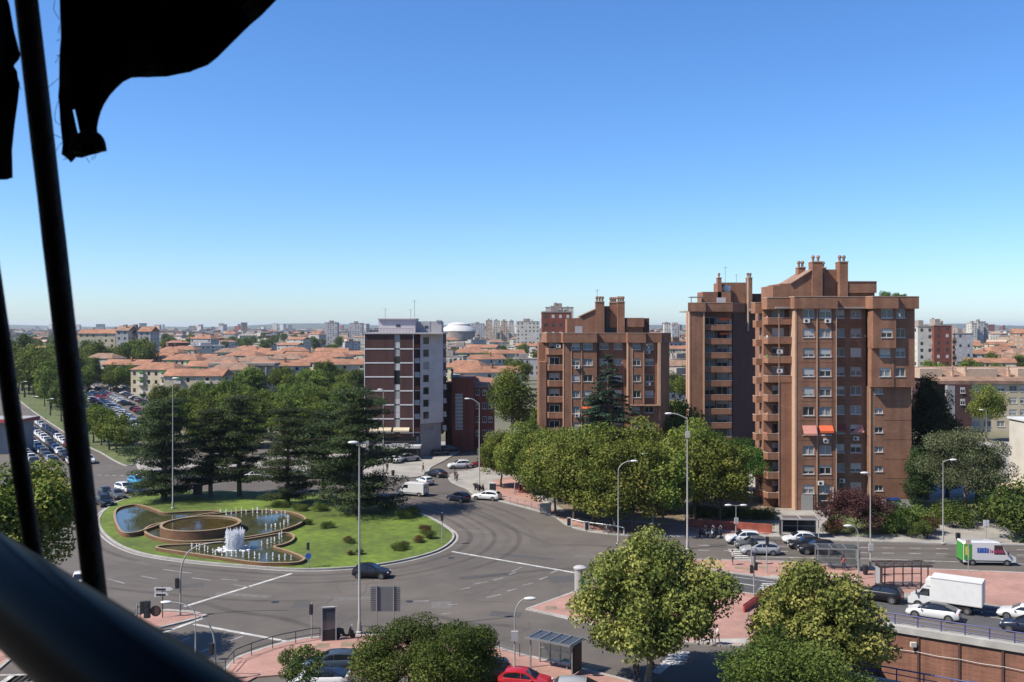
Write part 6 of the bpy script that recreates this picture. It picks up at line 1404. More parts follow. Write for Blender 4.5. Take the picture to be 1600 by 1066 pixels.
# box truck
def truck():
    o = thing('box_truck', 'white box truck on the lower road behind the white saloon', 'truck', G(1478,952.5), R(HD))
    L = 6.6; x0 = L/2; hw = 1.02; out = []
    m = MB(); m.xprism([(L*.66-x0,.45),(L*.66-x0,2.2),(L*.76-x0,2.25),(L*.80-x0,2.15),(L*.885-x0,1.35),(L*.975-x0,1.12),(L-x0,.9),(L-x0,.42)], -hw*.95, hw*.95); out.append(('cab', m.mesh('cab', paint('white'), None, 30), (0,0,0), []))
    m = MB(); m.quad((L*.805-x0+.03,-hw*.82,2.1),(L*.88-x0+.035,-hw*.86,1.4),(L*.88-x0+.035,hw*.86,1.4),(L*.805-x0+.03,hw*.82,2.1)); out.append(('windscreen', m.mesh('windscreen', mt['carglass']), (0,0,0), []))
    for s in (1,-1):
        m = MB(); y = s*(hw*.95+.006); q = [(L*.70-x0,y,1.32),(L*.865-x0,y,1.32),(L*.80-x0,y,2.02),(L*.70-x0,y,2.02)]; m.add(q, [(0,1,2,3)[::s]]); out.append(('side_window', m.mesh('side_window', mt['carglass']), (0,0,0), []))
        m = MB(); m.box(L*.87-x0, L*.87-x0+.1, s*(hw+.16)-.11, s*(hw+.16)+.11, 1.4, 1.85); out.append(('mirror', m.mesh('mirror', mt['black']), (0,0,0), []))
        m = MB(); m.box(L-x0-.25, L-x0+.006, s*hw*.7-.16, s*hw*.7+.16, .8, 1.0); out.append(('headlight', m.mesh('headlight', mt['clearlens']), (0,0,0), []))
    m = MB(); m.box(-x0, L*.685-x0, -1.12, 1.12, .95, 3.2); m.box(L*.685-x0+.002, L*.76-x0, -.9, .9, 2.3, 2.85); sub = []
    e = MB()
    for s in (1,-1):
        for z in (.95,3.15): e.box(-x0-.01, L*.685-x0+.01, s*1.125-.02, s*1.125+.02, z-.02, z+.06)
        e.box(-x0-.015, -x0+.06, s*1.125-.022, s*1.125+.022, 1.02, 3.12)
    e.box(-x0-.02, -x0-.002, -.01, .01, 1.0, 3.1); sub.append(('edge_trim', e.mesh('edge_trim', mt['greyl']), (0,0,0)))
    out.append(('cargo_box', m.mesh('cargo_box', mt['white']), (0,0,0), sub))
    m = MB(); m.box(-x0+.1, L*.7-x0, -.4, .4, .55, .93); m.box(L*.2-x0, L*.5-x0, -1.0, 1.0, .5, .75); out.append(('chassis', m.mesh('chassis', mt['black']), (0,0,0), []))
    add_wheels(out, (L*.2-x0, L*.86-x0), hw*.98, .36); m = MB(); m.box(-x0-.03, -x0+.05, -1.0, 1.0, .4, .55); out.append(('bumper', m.mesh('bumper', mt['dmetal']), (0,0,0), []))
    spawn(o, out)
truck()
# far cars: one small mesh each
fcm = {}
def far_car(kind, col):
    if (kind, col) in fcm: return fcm[kind, col]
    d = car_parts(kind, col); m = MB()
    for k_, mi in (('body',0),('cabin',0),('windscreen',1),('rear_window',1),('arch',2)): m.add(d[k_].v, d[k_].f, mi)
    for g in d['sides']: m.add(g.v, g.f, 1)
    for x in d['wx']:
        for s in (1,-1): m.add([(p[0]+x-d['x0'], p[1]+s*(d['hw']-.075), p[2]+d['wr']) for p in d['tyre'].v], d['tyre'].f, 2)
    fcm[kind, col] = m.mesh('car', [d['P'], mt['carglass'], mt['rubber']], None, 35); return fcm[kind, col]
vr = random.Random(12); fk = ['hatch','sedan','suv','estate']; fcl = ['white']*9+['silver']*3+['grey']*3+['black']*4+['navy','red','darkred','bluegrey']
a0, a1 = G(140,704), G(45,639); ad = (a1-a0).normalized(); an = Vector((-ad.y, ad.x, 0))
hd = math.atan2(-ad.y, -ad.x)
for ln in range(6):
    s_ = vr.uniform(-24,-18)+ln*1.5
    while s_ < 72-ln*3:
        p = a0+ad*s_+an*(3.2+3.2*ln); pxx = 800+F*p.x/p.y
        if 38 < pxx < 178 and not (ln > 3 and s_ < 0): tag(place('queued_car', far_car(vr.choice(fk), vr.choice(fcl)), None, (p.x, p.y, .0), hd+vr.uniform(-.04,.04)), 'car queuing on the avenue at far left', 'car', 'queue of cars on the avenue')
        s_ += vr.uniform(5.0,6.4)
for r0, r1, n in (((150,606),(232,652),22),((141,611),(206,660),20),((165,602),(245,640),22),((175,600),(255,632),18),((196,655),(240,690),9),((135,616),(190,664),16)):
    A_, B_ = G(*r0), G(*r1); t_ = (B_-A_).normalized(); h_ = math.atan2(t_.y, t_.x)+R(75)
    for i in range(n):
        if vr.random() < .12: continue
        p = A_.lerp(B_, (i+.5)/n); tag(place('parked_car', far_car(vr.choice(fk), vr.choice(fcl)), None, (p.x, p.y, .01), h_+vr.uniform(-.05,.05)), 'parked car in the far car park beyond the trees', 'car', 'cars in the far car park')
for i, x in enumerate(range(226,560,17)):
    if vr.random() < .2: continue
    p = G(x, 748+vr.uniform(-1,1)); tag(place('parked_car', far_car(vr.choice(fk), vr.choice(['white','silver','grey','black','white'])), None, p, vr.uniform(-.08,.08)+math.pi), 'parked car in the row glimpsed behind the cedars', 'car', 'cars parked behind the cedars')
for x, y in ((688,712),(702,706),(765,716),(778,708),(792,703),(612,724),(640,722)):
    p = G(x, y); tag(place('parked_car', far_car(vr.choice(fk), vr.choice(['grey','silver','black','white'])), None, (p.x, p.y, .13 if x < 650 else 0), vr.choice([.6,2.4])), 'parked car in the shade of the side street', 'car', 'cars in the side street')
# scooters
def scooter_template(col):
    m1 = MB(); out = []
    wm = MB(); wm.lathe([(.13,-.06),(.24,-.06),(.26,0),(.24,.06),(.13,.06)], 14, (0,0,0), 0, 'y'); w = wm.mesh('wheel', mt['rubber'], None, 50)
    rm = MB(); rm.lathe([(.14,-.05),(.14,.05)], 10, (0,0,0), 0, 'y'); r_ = rm.mesh('rim', mt['rim'])
    for x in (-.62,.66): out.append(('wheel', w, (x,0,.26), [('rim', r_, (0,0,0))]))
    m1.tube([(-.95,0,.62),(-.6,0,.66),(-.2,0,.55),(-.05,0,.3),(.3,0,.26),(.45,0,.5),(.5,0,.95)], [.06,.19,.2,.14,.12,.17,.1], 8); m1.tube([(.66,0,.52),(.6,0,.66),(.5,0,.75)], [.14,.12,.08], 8); out.append(('fairing', m1.mesh('fairing', paint(col), None, 60), (0,0,0), []))
    m = MB(); m.tube([(-.85,0,.82),(-.5,0,.86),(-.1,0,.78)], [.08,.15,.1], 8); out.append(('seat', m.mesh('seat', mt['black'], None, 60), (0,0,0), []))
    m = MB(); m.tube([(.48,-.36,1.05),(.52,0,1.0),(.48,.36,1.05)], .025, 6); m.tube([(.66,0,.26),(.5,0,1.0)], .04, 6); out.append(('handlebar', m.mesh('handlebar', mt['dmetal']), (0,0,0), []))
    m = MB(); m.box(-1.1,-.75,-.2,.2,.84,1.16); out.append(('top_box', m.mesh('top_box', mt['black']), (0,0,0), []))
    m = MB(); m.tube([(.62,-.18,1.15),(.58,0,1.42),(.62,.18,1.15)], .03, 5); m.ball((.6,0,.86), (.09,.12,.09)); out.append(('headlight', m.mesh('headlight', mt['clearlens']), (0,0,0), []))
    return out
stp = [scooter_template('black'), scooter_template('white'), scooter_template('navy')]
for x, y, h, v, z, lb in ((539,998,8,0,.13,'black scooter parked beside the dark advertising panel'),(752,767,60,0,.13,'dark scooter parked by the lamp post on the corner pavement'),(744,765,75,2,.13,'navy scooter next to the lamp post on the corner pavement'),(1098,838.5,40,0,.13,'black scooter leftmost in the row by the low red wall'),(1110,838.8,42,1,.13,'white scooter in the row by the low red wall'),(1122,839.0,45,2,.13,'navy scooter at the right end of the row by the low red wall')):
    o = thing('scooter', lb, 'scooter', G(x, y, z), R(h)); spawn(o, stp[v])
# ------------------------------------------------------------------ street lamps and signals
def lamp(label, x, y, h, arms, r=.11, z=.13, name='street_lamp', box=None, mat='pole'):
    p = G(x, y, z); o = thing(name, label, 'street lamp', p)
    m = MB(); m.tube([(0,0,0),(0,0,.9),(0,0,1.0),(0,0,h)], [r*1.2, r*1.15, r*.8, r*.42], 8); m.build('pole', mt[mat], o, 50, True)
    for dx, rise, dy in arms:
        m = MB(); n = 6; pts = []
        if rise < 0:     # long crook
            for i in range(n+1):
                t = i/n; pts.append((dx*(1-math.cos(t*1.45))*1.02, dy*t, h-.1-rise*math.sin(t*1.5)))
        else:
            for i in range(n+1):
                t = i/n; pts.append((dx*t, dy*t, h-.15+rise*math.sin(t*1.57)))
        m.tube(pts, [r*.55]*(n)+[r*.4], 6); a = m.build('arm', mt[mat], o, 50, True)
        e = pts[-1]; s = 1 if dx >= 0 else -1
        m = MB(); m.ball((e[0]+s*.3, e[1], e[2]-.02), (.5,.2,.14), 10, 6); m.build('lamp_head', mt['lampw'], a, 60, True)
    if box: m = MB(); m.box(-.26,.26,-.28,-.1,box,box+.75); m.build('control_box', mt['greyl'], o, local=True)
    m = MB(); m.lathe([(.28,-.02),(.28,.06),(.2,.12)], 10); m.build('base', mt['concrete'], o, 0, True)
    return o
lamp('tall lamp post in front of the roundabout with one small white head', 561.5, 988, 16.8, [(-.25,.35,0)], .14)
lamp('tall thin mast rising from the roundabout beside the round basin', 270, 794, 19.5, [(.1,.1,0)], .13, .3)
lamp('tall lamp post in front of the dark corner building', 599, 744, 15.8, [(-.3,.2,0)], .14)
lamp('tall lamp post at the corner of the side street', 749, 765, 14.5, [(-1.7,.9,0)], .14)
lamp('tallest double armed lamp post beside the park trees', 1074, 858, 16.2, [(-2.0,.7,0)], .15, 0, box=13.8)
lamp('lamp with a crook neck curving right, in front of the plane trees', 966, 850, 9.3, [(1.9,-1.3,0)], .11, 0)
lamp('thin lamp post among the park trees', 1020, 834, 10.5, [(-.7,.2,0)], .08)
lamp('lamp post in front of the purple plum', 1360, 889, 10.6, [(-.35,.4,0)], .11, .13, box=2.1)
lamp('lamp post on the right verge', 1473.5, 849, 10.4, [(1.0,.3,0)], .10)
lamp('crook necked lamp post by the near bus shelter', 804, 1070, 5.2, [(1.0,-1.5,0)], .09, .13, box=3.4)
lamp('slender lamp post behind the red framed shelter', 1341, 905, 4.9, [(-.9,-1.0,0)], .08)
lamp('park lantern with double head at the low red wall', 1150, 837, 4.0, [(-.7,.15,0),(.7,.15,0)], .07, box=1.6)
lamp('bare lamp post inside the park at right', 1541, 700, 8.5, [(-.8,.3,0)], .08, 0)
lamp('thin pale lamp post near the rail with a long white head', 305.5, 1040, 4.2, [(-2.3,-1.05,0)], .08, 0)
for i, (x, y, h) in enumerate(((32,640,9),(47,680,9.5),(71,676,8.5))): lamp(['farthest lamp post along the avenue at far left','lamp post beside the queue on the avenue','third lamp post on the avenue near the verge'][i], x, y, h, [(1.5,.4,0)], .09, 0)
def head3(m, x, y, z, s=1):
    m.box(x-.16*s, x+.16*s, y-.14, y+.14, z, z+.95*s, 0)
    for i, k in enumerate((1,2,1)):
        m.lathe([(.1*s,0),(.1*s,.02)], 8, (x, y-.16, z+.17*s+.3*i*s), 1, 'y')
def signal(label, x, y, h, heads, z=.13, extra=None, r=.06):
    p = G(x, y, z); o = thing('traffic_light', label, 'traffic light', p)
    m = MB(); m.tube([(0,0,0),(0,0,h)], r, 8); m.build('pole', mt['pole'], o, 50, True)
    for dx, zz, s in heads:
        m = MB(); head3(m, dx, -.02 if dx else -.22, zz, s); m.build('signal_head', [mt['black'], mt['dmetal']], o, local=True)
    return o
signal('traffic light at the left end of the near pavement railing', 487, 998, 3.1, [(0,2.2,.9)])
signal('traffic light on the roundabout kerb with a round blue arrow sign', 482, 886, 2.9, [(0,2.0,.85)], .2)
o = bpy.context.scene.collection.objects[-1]
p = G(482,886,.2); m = MB(); m.lathe([(.34,0),(.34,.04)], 18, (0,-.12,1.25), 0, 'y'); m.build('round_sign', mt['signblue'], [q for q in COL.objects if q.get('label','').startswith('traffic light on the roundabout kerb')][0], local=True)
signal('slim traffic light at the right end of the roundabout lawn', 691, 849, 3.9, [(0,2.9,.95)], .2)
signal('pair of signal heads on the red pavement by the zebra crossing', 1178, 931, 3.3, [(-.25,2.3,.85),(.22,2.6,.85)])
signal('signal post at the tip of the median by the waiting cars', 1198, 896, 4.2, [(0,3.2,.95)])
signal('signal post on the median left of the waiting silver car', 1174, 883, 3.3, [(0,2.3,.9)])
signal('signal post behind the thick rail at lower left', 214, 986, 2.4, [(.5,1.6,1.1)])
# curved signal masts
def mast(label, x, y, path, heads, z=.13, r=.09, signs=()):
    o = thing('signal_mast', label, 'traffic light', G(x, y, z)); P = catmull([Vector(p) for p in path], False, 5); n = len(P)
    m = MB(); m.tube(P, [r*(1-.5*i/(n-1)) for i in range(n)], 8); m.build('mast', mt['pole'], o, 50, True)
    for hx, hy, hz, s in heads: m = MB(); head3(m, hx, hy, hz, s); m.build('signal_head', [mt['black'], mt['dmetal']], o, local=True)
    for sx, sz, rr in signs:
        m = MB(); m.lathe([(rr,0),(rr,.03)], 20, (sx,-.1,sz), 0, 'y'); m.build('round_sign', mt['dmetal'], o, 0, True); m = MB(); m.lathe([(rr*.75,0),(rr*.75,.01)], 20, (sx,-.112,sz), 0, 'y'); m.build('sign_face', mt['rust'], o, 0, True)
    return o
mast('curved signal mast bending right over the road by the direction boards', 282, 962, [(0,0,0),(0,0,2.6),(.1,0,4.6),(.75,0,6.0),(2.0,0,6.7),(3.9,0,7.0)], [(-.28,-.1,2.6,1.0)], .13)
mast('curved signal mast bending left near the railing at bottom left', 336, 1064, [(0,0,0),(0,0,2.5),(-.25,0,3.9),(-1.0,0,4.9),(-2.2,0,5.3),(-4.5,0,5.45)], [(-.25,-.1,2.1,.9),(-5.2,-.1,4.9,1.35)], .13, .09, [(-4.55,5.42,.42)])
o = thing('direction_sign', 'two white arrow boards on a post at the traffic island', 'sign', G(254,965,.13)); m = MB(); m.tube([(0,0,0),(0,0,2.9)], .05, 6); m.build('post', mt['rust'], o, 0, True)
for i, z in enumerate((2.45,1.95)):
    m = MB(); m.xprism([(-.75,z),(.75-.4*i,z+.1),(1.0-.4*i,z+.22),(.75-.4*i,z+.4),(-.75,z+.4)], -.06, -.02); b = m.build('arrow_board', mt['white'], o, 0, True)
    m = MB(); m.box(-.6,.3,-.07,-.062,z+.1,z+.3); m.build('lettering_block', mt['dmetal'], b, local=True)
o = thing('round_sign', 'round prohibition sign on a short post beside the rail', 'sign', G(219,984,.0)); m = MB(); m.tube([(0,0,0),(0,0,2.0)], .04, 6); m.build('post', mt['pole'], o, 0, True); m = MB(); m.lathe([(.38,0),(.38,.03)], 20, (0,-.06,1.75), 0, 'y'); m.build('sign_face', mt['dmetal'], o, 0, True); m = MB(); m.lathe([(.3,0),(.3,.01)], 20, (0,-.075,1.75), 0, 'y'); m.build('sign_disc', mt['blindg'], o, 0, True)
# big direction board seen from behind
o = thing('direction_board', 'large grey direction board seen from behind on two posts', 'sign', G(602,992,.13)); sc_ = 17.4
for dx in (-.75,.75): m = MB(); m.tube([(dx,0,0),(dx,0,4.4)], .06, 6); m.build('post', mt['metal'], o, 0, True)
m = MB(); w, z0, z1 = 1.32, 2.05, 4.25; m.box(-w, w, .07, .1, z0, z1); m.build('panel', mt['boardback'], o, local=True)
for i in range(13):
    z = z0+.06+i*.165
    for a, b in ((-w,-.82),(.82,w)): m = MB(); m.box(a, b, .035, .068, z-.03, z+.03); m.build('rib', mt['metal'], o, local=True)
# advertising panel
o = thing('advertising_panel', 'freestanding advertising panel with dark lower half by the scooter', 'billboard', G(514,1001,.13), R(12)); m = MB()
for dx in (-.6,.6): m.box(dx-.05, dx+.05, -.1, .1, 0, 2.95)
m.box(-.6,.6,-.1,.1,2.85,2.95); m.build('frame', mt['greyl'], o, local=True); m = MB(); m.box(-.55,.55,-.07,.07,.02,.95); m.build('base_box', mt['black'], o, local=True)
m = MB(); m.box(-.55,.55,-.05,.05,1.0,2.82); m.build('poster', mt['glassm'], o, local=True); m = MB(); m.box(-.5,.5,-.06,-.052,2.55,2.62); m.build('poster_band', mt['dmetal'], o, local=True)
o = thing('advertising_panel', 'black advertising panel on the corner pavement behind the white hatchback', 'billboard', G(770,777,.13), R(-10)); m = MB(); m.box(-.5,.5,-.12,.12,.0,2.2); m.build('panel', mt['black'], o, local=True); m = MB(); m.box(-.72,-.52,-.13,.13,0,2.3); m.box(-.72,.5,-.13,.13,2.202,2.32); m.build('frame', mt['white'], o, local=True)
# advertising column
o = thing('advertising_column', 'pale and green advertising column left of the large plane tree', 'column', G(906,928,.13)); m = MB(); m.lathe([(.62,0),(.62,.3),(.55,.32),(.55,2.5)], 20); m.build('drum', mt['blindg'], o, 40, True)
m = MB(); m.lathe([(.6,2.5),(.66,2.58),(.66,2.72),(.45,2.84),(.1,2.9)], 20); m.build('cap', mt['greyl'], o, 40, True)
m = MB(); vs = [(.565*math.cos(a), .565*math.sin(a), z) for z in (.5,2.4) for a in [R(-80+100*i/8) for i in range(9)]]; m.add(vs, [(i, i+1, i+10, i+9) for i in range(8)]); m.build('poster', mt['green'], o, local=True)
# ------------------------------------------------------------------ bus shelters
def glassM(name, tint, mix):
    m = bpy.data.materials.new(name); m.use_nodes = True; t = m.node_tree; b_ = t.nodes['Principled BSDF']; tr = t.nodes.new('ShaderNodeBsdfTransparent'); tr.inputs[0].default_value = (*tint, 1); mx = t.nodes.new('ShaderNodeMixShader'); mx.inputs[0].default_value = mix
    b_.inputs['Base Color'].default_value = (.1,.11,.12,1); b_.inputs['Roughness'].default_value = .08
    t.links.new(tr.outputs[0], mx.inputs[1]); t.links.new(b_.outputs[0], mx.inputs[2]); t.links.new(mx.outputs[0], t.nodes['Material Output'].inputs[0]); return m
GLS = mt['GLS'] = glassM('shelter glass', (.86,.9,.9), .2); mt['GLSB'] = glassM('blue shelter glass', (.62,.72,.82), .35)
def shelter(label, xl, yl, xr, yr, h, depth, frame, roofm, n, adv=None, advm='glassm', roofout=.0, glass=True, dark=False):
    a, b = G(xl, yl, .13), G(xr, yr, .13); d = b-a; L = d.length; o = thing('bus_shelter', label, 'bus shelter', a, math.atan2(d.y, d.x))
    for i in range(n+1):
        x = L*i/n; m = MB(); m.box(x-.05, x+.05, depth-.05, depth+.05, 0, h); m.build('post', mt[frame], o, local=True)
    for x in (0, L):
        m = MB(); m.box(x-.05, x+.05, -.05, .05, 0, h-.1); m.build('post', mt[frame], o, local=True)
    m = MB(); m.box(-.25, L+.25, -.35, depth+.25, h, h+.05); m.build('roof', mt[roofm], o, local=True)
    m = MB(); m.box(-.3, L+.3, -.42, -.36, h-.08, h+.1); m.box(-.3, L+.3, depth+.26, depth+.32, h-.08, h+.1); 
    for i in range(n+1): x = L*i/n; m.box(x-.05, x+.05, -.34, depth+.24, h+.052, h+.12)
    m.build('roof_frame', mt[frame], o, local=True)
    for z in (.35, h*.5, h-.15): m = MB(); m.box(.06, L-.06, depth-.03, depth+.03, z-.035, z+.035); m.build('rail', mt[frame], o, local=True)
    if glass:
        for i in range(n): m = MB(); m.box(L*i/n+.06, L*(i+1)/n-.06, depth+.031, depth+.04, .4, h-.2); m.build('glass_panel', mt['glass'] if dark else GLS, o, local=True)
    m = MB(); m.box(L*.25, L*.8, depth-.5, depth-.1, .42, .48); m.box(L*.3, L*.33, depth-.4, depth-.2, 0, .42); m.box(L*.7, L*.73, depth-.4, depth-.2, 0, .42); m.build('bench', mt['metal'], o, local=True)
    if adv is not None:
        x = 0 if adv == 'l' else L; m = MB(); m.box(x-.1, x+.1, .1, depth-.1, .15, h-.1); m.build('advert_case', mt['dmetal'], o, local=True)
        m = MB(); m.box(x-.12, x+.12, .2, depth-.2, .45, h-.3); m.build('advert', mt[advm], o, local=True)
    return o
shelter('near bus shelter with a blue glazed back beside the red car', 829, 1043, 894, 1057, 2.45, 1.5, 'metal', 'GLSB', 4, 'r', 'rust')
shelter('grey glass bus shelter on the median by the lamp post', 1278, 891, 1343, 893, 2.5, 1.6, 'metal', 'GLS', 3, 'r', 'curtain')
shelter('red framed bus shelter with an empty back on the median', 1378, 922, 1450, 921, 2.5, 1.5, 'rust', 'GLS', 5, 'l', 'grey', glass=False)
shelter('dark bus shelter on the far pavement in front of the tallest tower', 1222, 840, 1279, 841, 2.45, 1.6, 'greyl', 'greyd', 2, 'l', 'black', dark=True)
# bus stop pole
o = thing('bus_stop_pole', 'slim bus stop pole in front of the delivery van', 'sign', G(1513,894,.13)); m = MB(); m.tube([(0,0,0),(0,0,3.6)], .045, 6); m.build('post', mt['pole'], o, 0, True); m = MB(); m.box(-.3,.3,-.03,.03,3.1,3.6); m.build('stop_board', mt['cream'], o, local=True)
o = thing('bus_stop_pole', 'bus stop board on the far right pavement', 'sign', G(1541,850,.13)); m = MB(); m.tube([(0,0,0),(0,0,3.0)], .05, 6); m.build('post', mt['pole'], o, 0, True); m = MB(); m.box(-.35,.35,-.03,.03,2.2,3.0); m.build('stop_board', mt['white'], o, local=True)
# ------------------------------------------------------------------ railings and small furniture
def gp(pts, z=.13): return [G(x, y, z) for x, y in pts]
railing('pedestrian_railing', 'dark kerb railing along the left curve of the near pavement', gp([(352,1052),(368,1034),(402,1020.5),(441,1009),(488,1000),(500,999)]), 1.0, 2.0, (.5,), 'dmetal', .035, .13)
railing('pedestrian_railing', 'dark kerb railing behind the two lobed green trees', gp([(565,996),(650,999.5),(700,1005),(771,1015.5),(812,1026)]), 1.0, 2.0, (.5,), 'dmetal', .035, .13)
railing('pedestrian_railing', 'rusty railing at the lower left corner pavement', gp([(-30,1040),(10,1020),(40,1004)]), 1.0, 1.8, (.5,), 'rust', .035, .13)
railing('pedestrian_railing', 'low grey railing on the far kerb beside the white hatchback', gp([(786,783.5),(821,792),(852,801)]), .95, 1.9, (.5,), 'metal', .04, .13)
railing('handrail', 'white curved handrail beside the two black signs', gp([(893,822),(912,826.5),(940,830),(962,833),(975,836)]), .95, 3.0, (), 'white', .06, .13)
railing('pedestrian_railing', 'railing along the median edge left of the shelters', gp([(1232,905),(1290,913),(1340,920)]), 1.0, 2.0, (.5,), 'metal', .035, .13)
for x, y, lb in ((889,823,'left one of two small black signs with white frames on the kerb'),(917,829.5,'right one of two small black signs with white frames on the kerb')):
    o = thing('kerb_sign', lb, 'sign', G(x, y, .13)); m = MB(); m.box(-.24,.24,-.04,.04,.12,1.15); m.build('panel', mt['black'], o, local=True)
    m = MB(); m.box(-.3,-.245,-.05,.05,0,1.25); m.box(.245,.3,-.05,.05,0,1.25); m.box(-.3,.3,-.05,.05,1.152,1.25); m.build('frame', mt['white'], o, local=True)
p = G(852,801,.13); o = MB().box(p.x-.85,p.x+.85,p.y-.3,p.y+.3,.13,1.35).build('concrete_block', mt['concrete']); tag(o, 'square concrete block at the end of the kerb railing', 'block')
m = MB(); p = G(852,801,.13); m.box(p.x-.92,p.x+.92,p.y-.36,p.y+.36,1.352,1.45); q = m.build('cap', mt['greyl'], o)
# metal arch (metro entrance) and red bike racks
a, b = G(803,773,.13), G(824,790,.13); o = thing('metal_arch', 'bent grey metal arch over the entrance on the corner pavement', 'arch', a)
for off in (Vector((0,0,0)), Vector((3.3,1.0,0))):
    m = MB(); m.tube([off, off+Vector((.2,0,2.2)), off+Vector((.8,0,3.0)), off+Vector((2.8,-.5,2.7)), off+Vector((3.6,-.7,2.0)), off+Vector((3.6,-.7,0))], .08, 6); m.build('hoop', mt['pole'], o, 50, True)
for i in range(6):
    m = MB(); x = .3+i*.5; m.box(x, x+.12, 1.5, 1.6, 0, 1.4); m.build('red_bar', mt['red'], o, local=True)
# red skirting of the subway stair
a, b = G(1161,957,.13), G(1203,928,.13); d = (b-a).normalized(); nn = Vector((-d.y, d.x, 0))*-.14
o = thing('stair_screen', 'red sloping screen of the subway stair on the red pavement', 'screen', a)
m = MB(); q = [a, b, b+nn, a+nn]; V_ = [(p.x, p.y, .13) for p in q]+[(q[0].x,q[0].y,.75),(q[1].x,q[1].y,.9),(q[2].x,q[2].y,.9),(q[3].x,q[3].y,.75)]
m.add(V_, [(0,1,5,4),(1,2,6,5),(2,3,7,6),(3,0,4,7),(4,5,6,7)]); m.build('screen_panel', mt['red'], o)
m = MB(); m.tube([Vector(V_[4])+Vector((0,0,.06)), Vector(V_[5])+Vector((0,0,.06))], .05, 6); m.build('handrail', mt['maroon'], o)
# bins
for i, (x, y, lb) in enumerate(((1177,881,'grey litter bin beside the signal post on the median'),(1352,898,'dark litter bin beside the lamp post on the median'),(1497,846,'dark litter bin beside the lamp on the right verge'),(326,1066,'dark litter bin at the foot of the curved mast'),(614,744,'litter bin on the pavement of the corner building'))):
    o = thing('litter_bin', lb, 'bin', G(x, y, .13)); m = MB(); m.lathe([(.24,.1),(.3,.5),(.3,.95),(.24,1.0)], 12); m.build('drum', mt['grey' if i == 0 else 'black'], o, 40, True); m = MB(); m.lathe([(.31,.95),(.31,1.02),(.1,1.1)], 12); m.build('lid', mt['dmetal'], o, 40, True)
o = thing('utility_cabinet', 'pale utility cabinet under the feathery tree', 'cabinet', G(1552,815,.13)); m = MB(); m.box(-.6,.6,-.3,.3,0,1.7); m.build('case', mt['greyl'], o, local=True); m = MB(); m.box(-.55,.55,-.32,-.302,.15,1.5); m.build('door', mt['grey'], o, local=True)
o = thing('information_post', 'dark information post on the roundabout lawn under the cedars', 'sign', G(309,774,.35)); m = MB(); m.box(-.7,.7,-.2,.2,0,1.6); m.build('case', mt['dmetal'], o, local=True); m = MB(); m.box(-.75,.75,-.25,.25,1.602,1.75); m.build('cap', mt['rust'], o, local=True)
# ------------------------------------------------------------------ people
def skin_mesh(joints, edges, root=0, sub=1):
    me = bpy.data.meshes.new('sk'); me.from_pydata([j[0] for j in joints], edges, []); ob = bpy.data.objects.new('sk', me); COL.objects.link(ob)
    md = ob.modifiers.new('s', 'SKIN'); md.use_smooth_shade = True
    for i, j in enumerate(joints): me.skin_vertices[0].data[i].radius = (j[1], j[1] if len(j) < 3 else j[2]); me.skin_vertices[0].data[i].use_root = (i == root)
    ms = ob.modifiers.new('u', 'SUBSURF'); ms.levels = sub; ms.render_levels = sub
    bpy.context.view_layer.update(); r_ = bpy.data.meshes.new_from_object(ob.evaluated_get(bpy.context.evaluated_depsgraph_get())); bpy.data.objects.remove(ob); bpy.data.meshes.remove(me)
    r_.polygons.foreach_set('use_smooth', [True]*len(r_.polygons)); return r_
def pose(stride, arm, bend=.15):
    # facing +x; y is left-right
    J = {'pel': (0,0,.95), 'wst': (.0,0,1.12), 'chs': (.02,0,1.32), 'nck': (.03,0,1.47), 'hdb': (.05,0,1.56), 'hdm': (.06,0,1.64), 'hdt': (.05,0,1.74)}
    for s, n_ in ((1,'l'),(-1,'r')):
        k = stride*s
        J['hip'+n_] = (0, .09*s, .9); J['kne'+n_] = (.22*k+.04, .1*s, .5); J['ank'+n_] = (.34*k-.03, .1*s, .09); J['toe'+n_] = (.34*k+.14, .11*s, .04)
        a = -arm*s
        J['sho'+n_] = (.02, .19*s, 1.42); J['elb'+n_] = (.14*a-.02, .24*s, 1.14); J['wri'+n_] = (.26*a+bend, .23*s, .9); J['hnd'+n_] = (.3*a+bend+.03, .22*s, .8)
    return J
def person_meshes(J):
    names = list(J); idx = {n_: i for i, n_ in enumerate(names)}
    rad = dict(pel=.13, wst=.12, chs=.14, nck=.055, hdb=.075, hdm=.1, hdt=.07, hip=.095, kne=.06, ank=.042, toe=.035, sho=.065, elb=.045, wri=.033, hnd=.04)
    E_ = [('pel','wst'),('wst','chs'),('chs','nck'),('nck','hdb'),('hdb','hdm'),('hdm','hdt')]
    for s in 'lr': E_ += [('pel','hip'+s),('hip'+s,'kne'+s),('kne'+s,'ank'+s),('ank'+s,'toe'+s),('chs','sho'+s),('sho'+s,'elb'+s),('elb'+s,'wri'+s),('wri'+s,'hnd'+s)]
    def g(n_): return rad.get(n_, rad.get(n_[:-1]))
    body = skin_mesh([(J[n_], g(n_)*.9) for n_ in names], [(idx[a], idx[b]) for a, b in E_])
    def sub(keep, edges, k): 
        ii = {n_: i for i, n_ in enumerate(keep)}; return skin_mesh([(J[n_], g(n_)*k) for n_ in keep], [(ii[a], ii[b]) for a, b in edges if a in ii and b in ii])
    shirt = sub(['chs','wst','pel','shol','shor','elbl','elbr'], E_, 1.16); tro = sub(['pel','hipl','hipr','knel','kner','ankl','ankr'], E_, 1.14)
    h = MB(); c = J['hdm']; h.ball((c[0]-.025, c[1], c[2]+.045), (.115,.105,.115), 10, 6); hair = h.mesh('hair', mt['black'], None, 60)
    return body, shirt, tro, hair
PM = [person_meshes(pose(.75,.7)), person_meshes(pose(.1,.1,.05)), person_meshes(pose(-.6,-.5,.12))]
skinm = M('skin', (.42,.25,.18), .6, .0); cm = {}
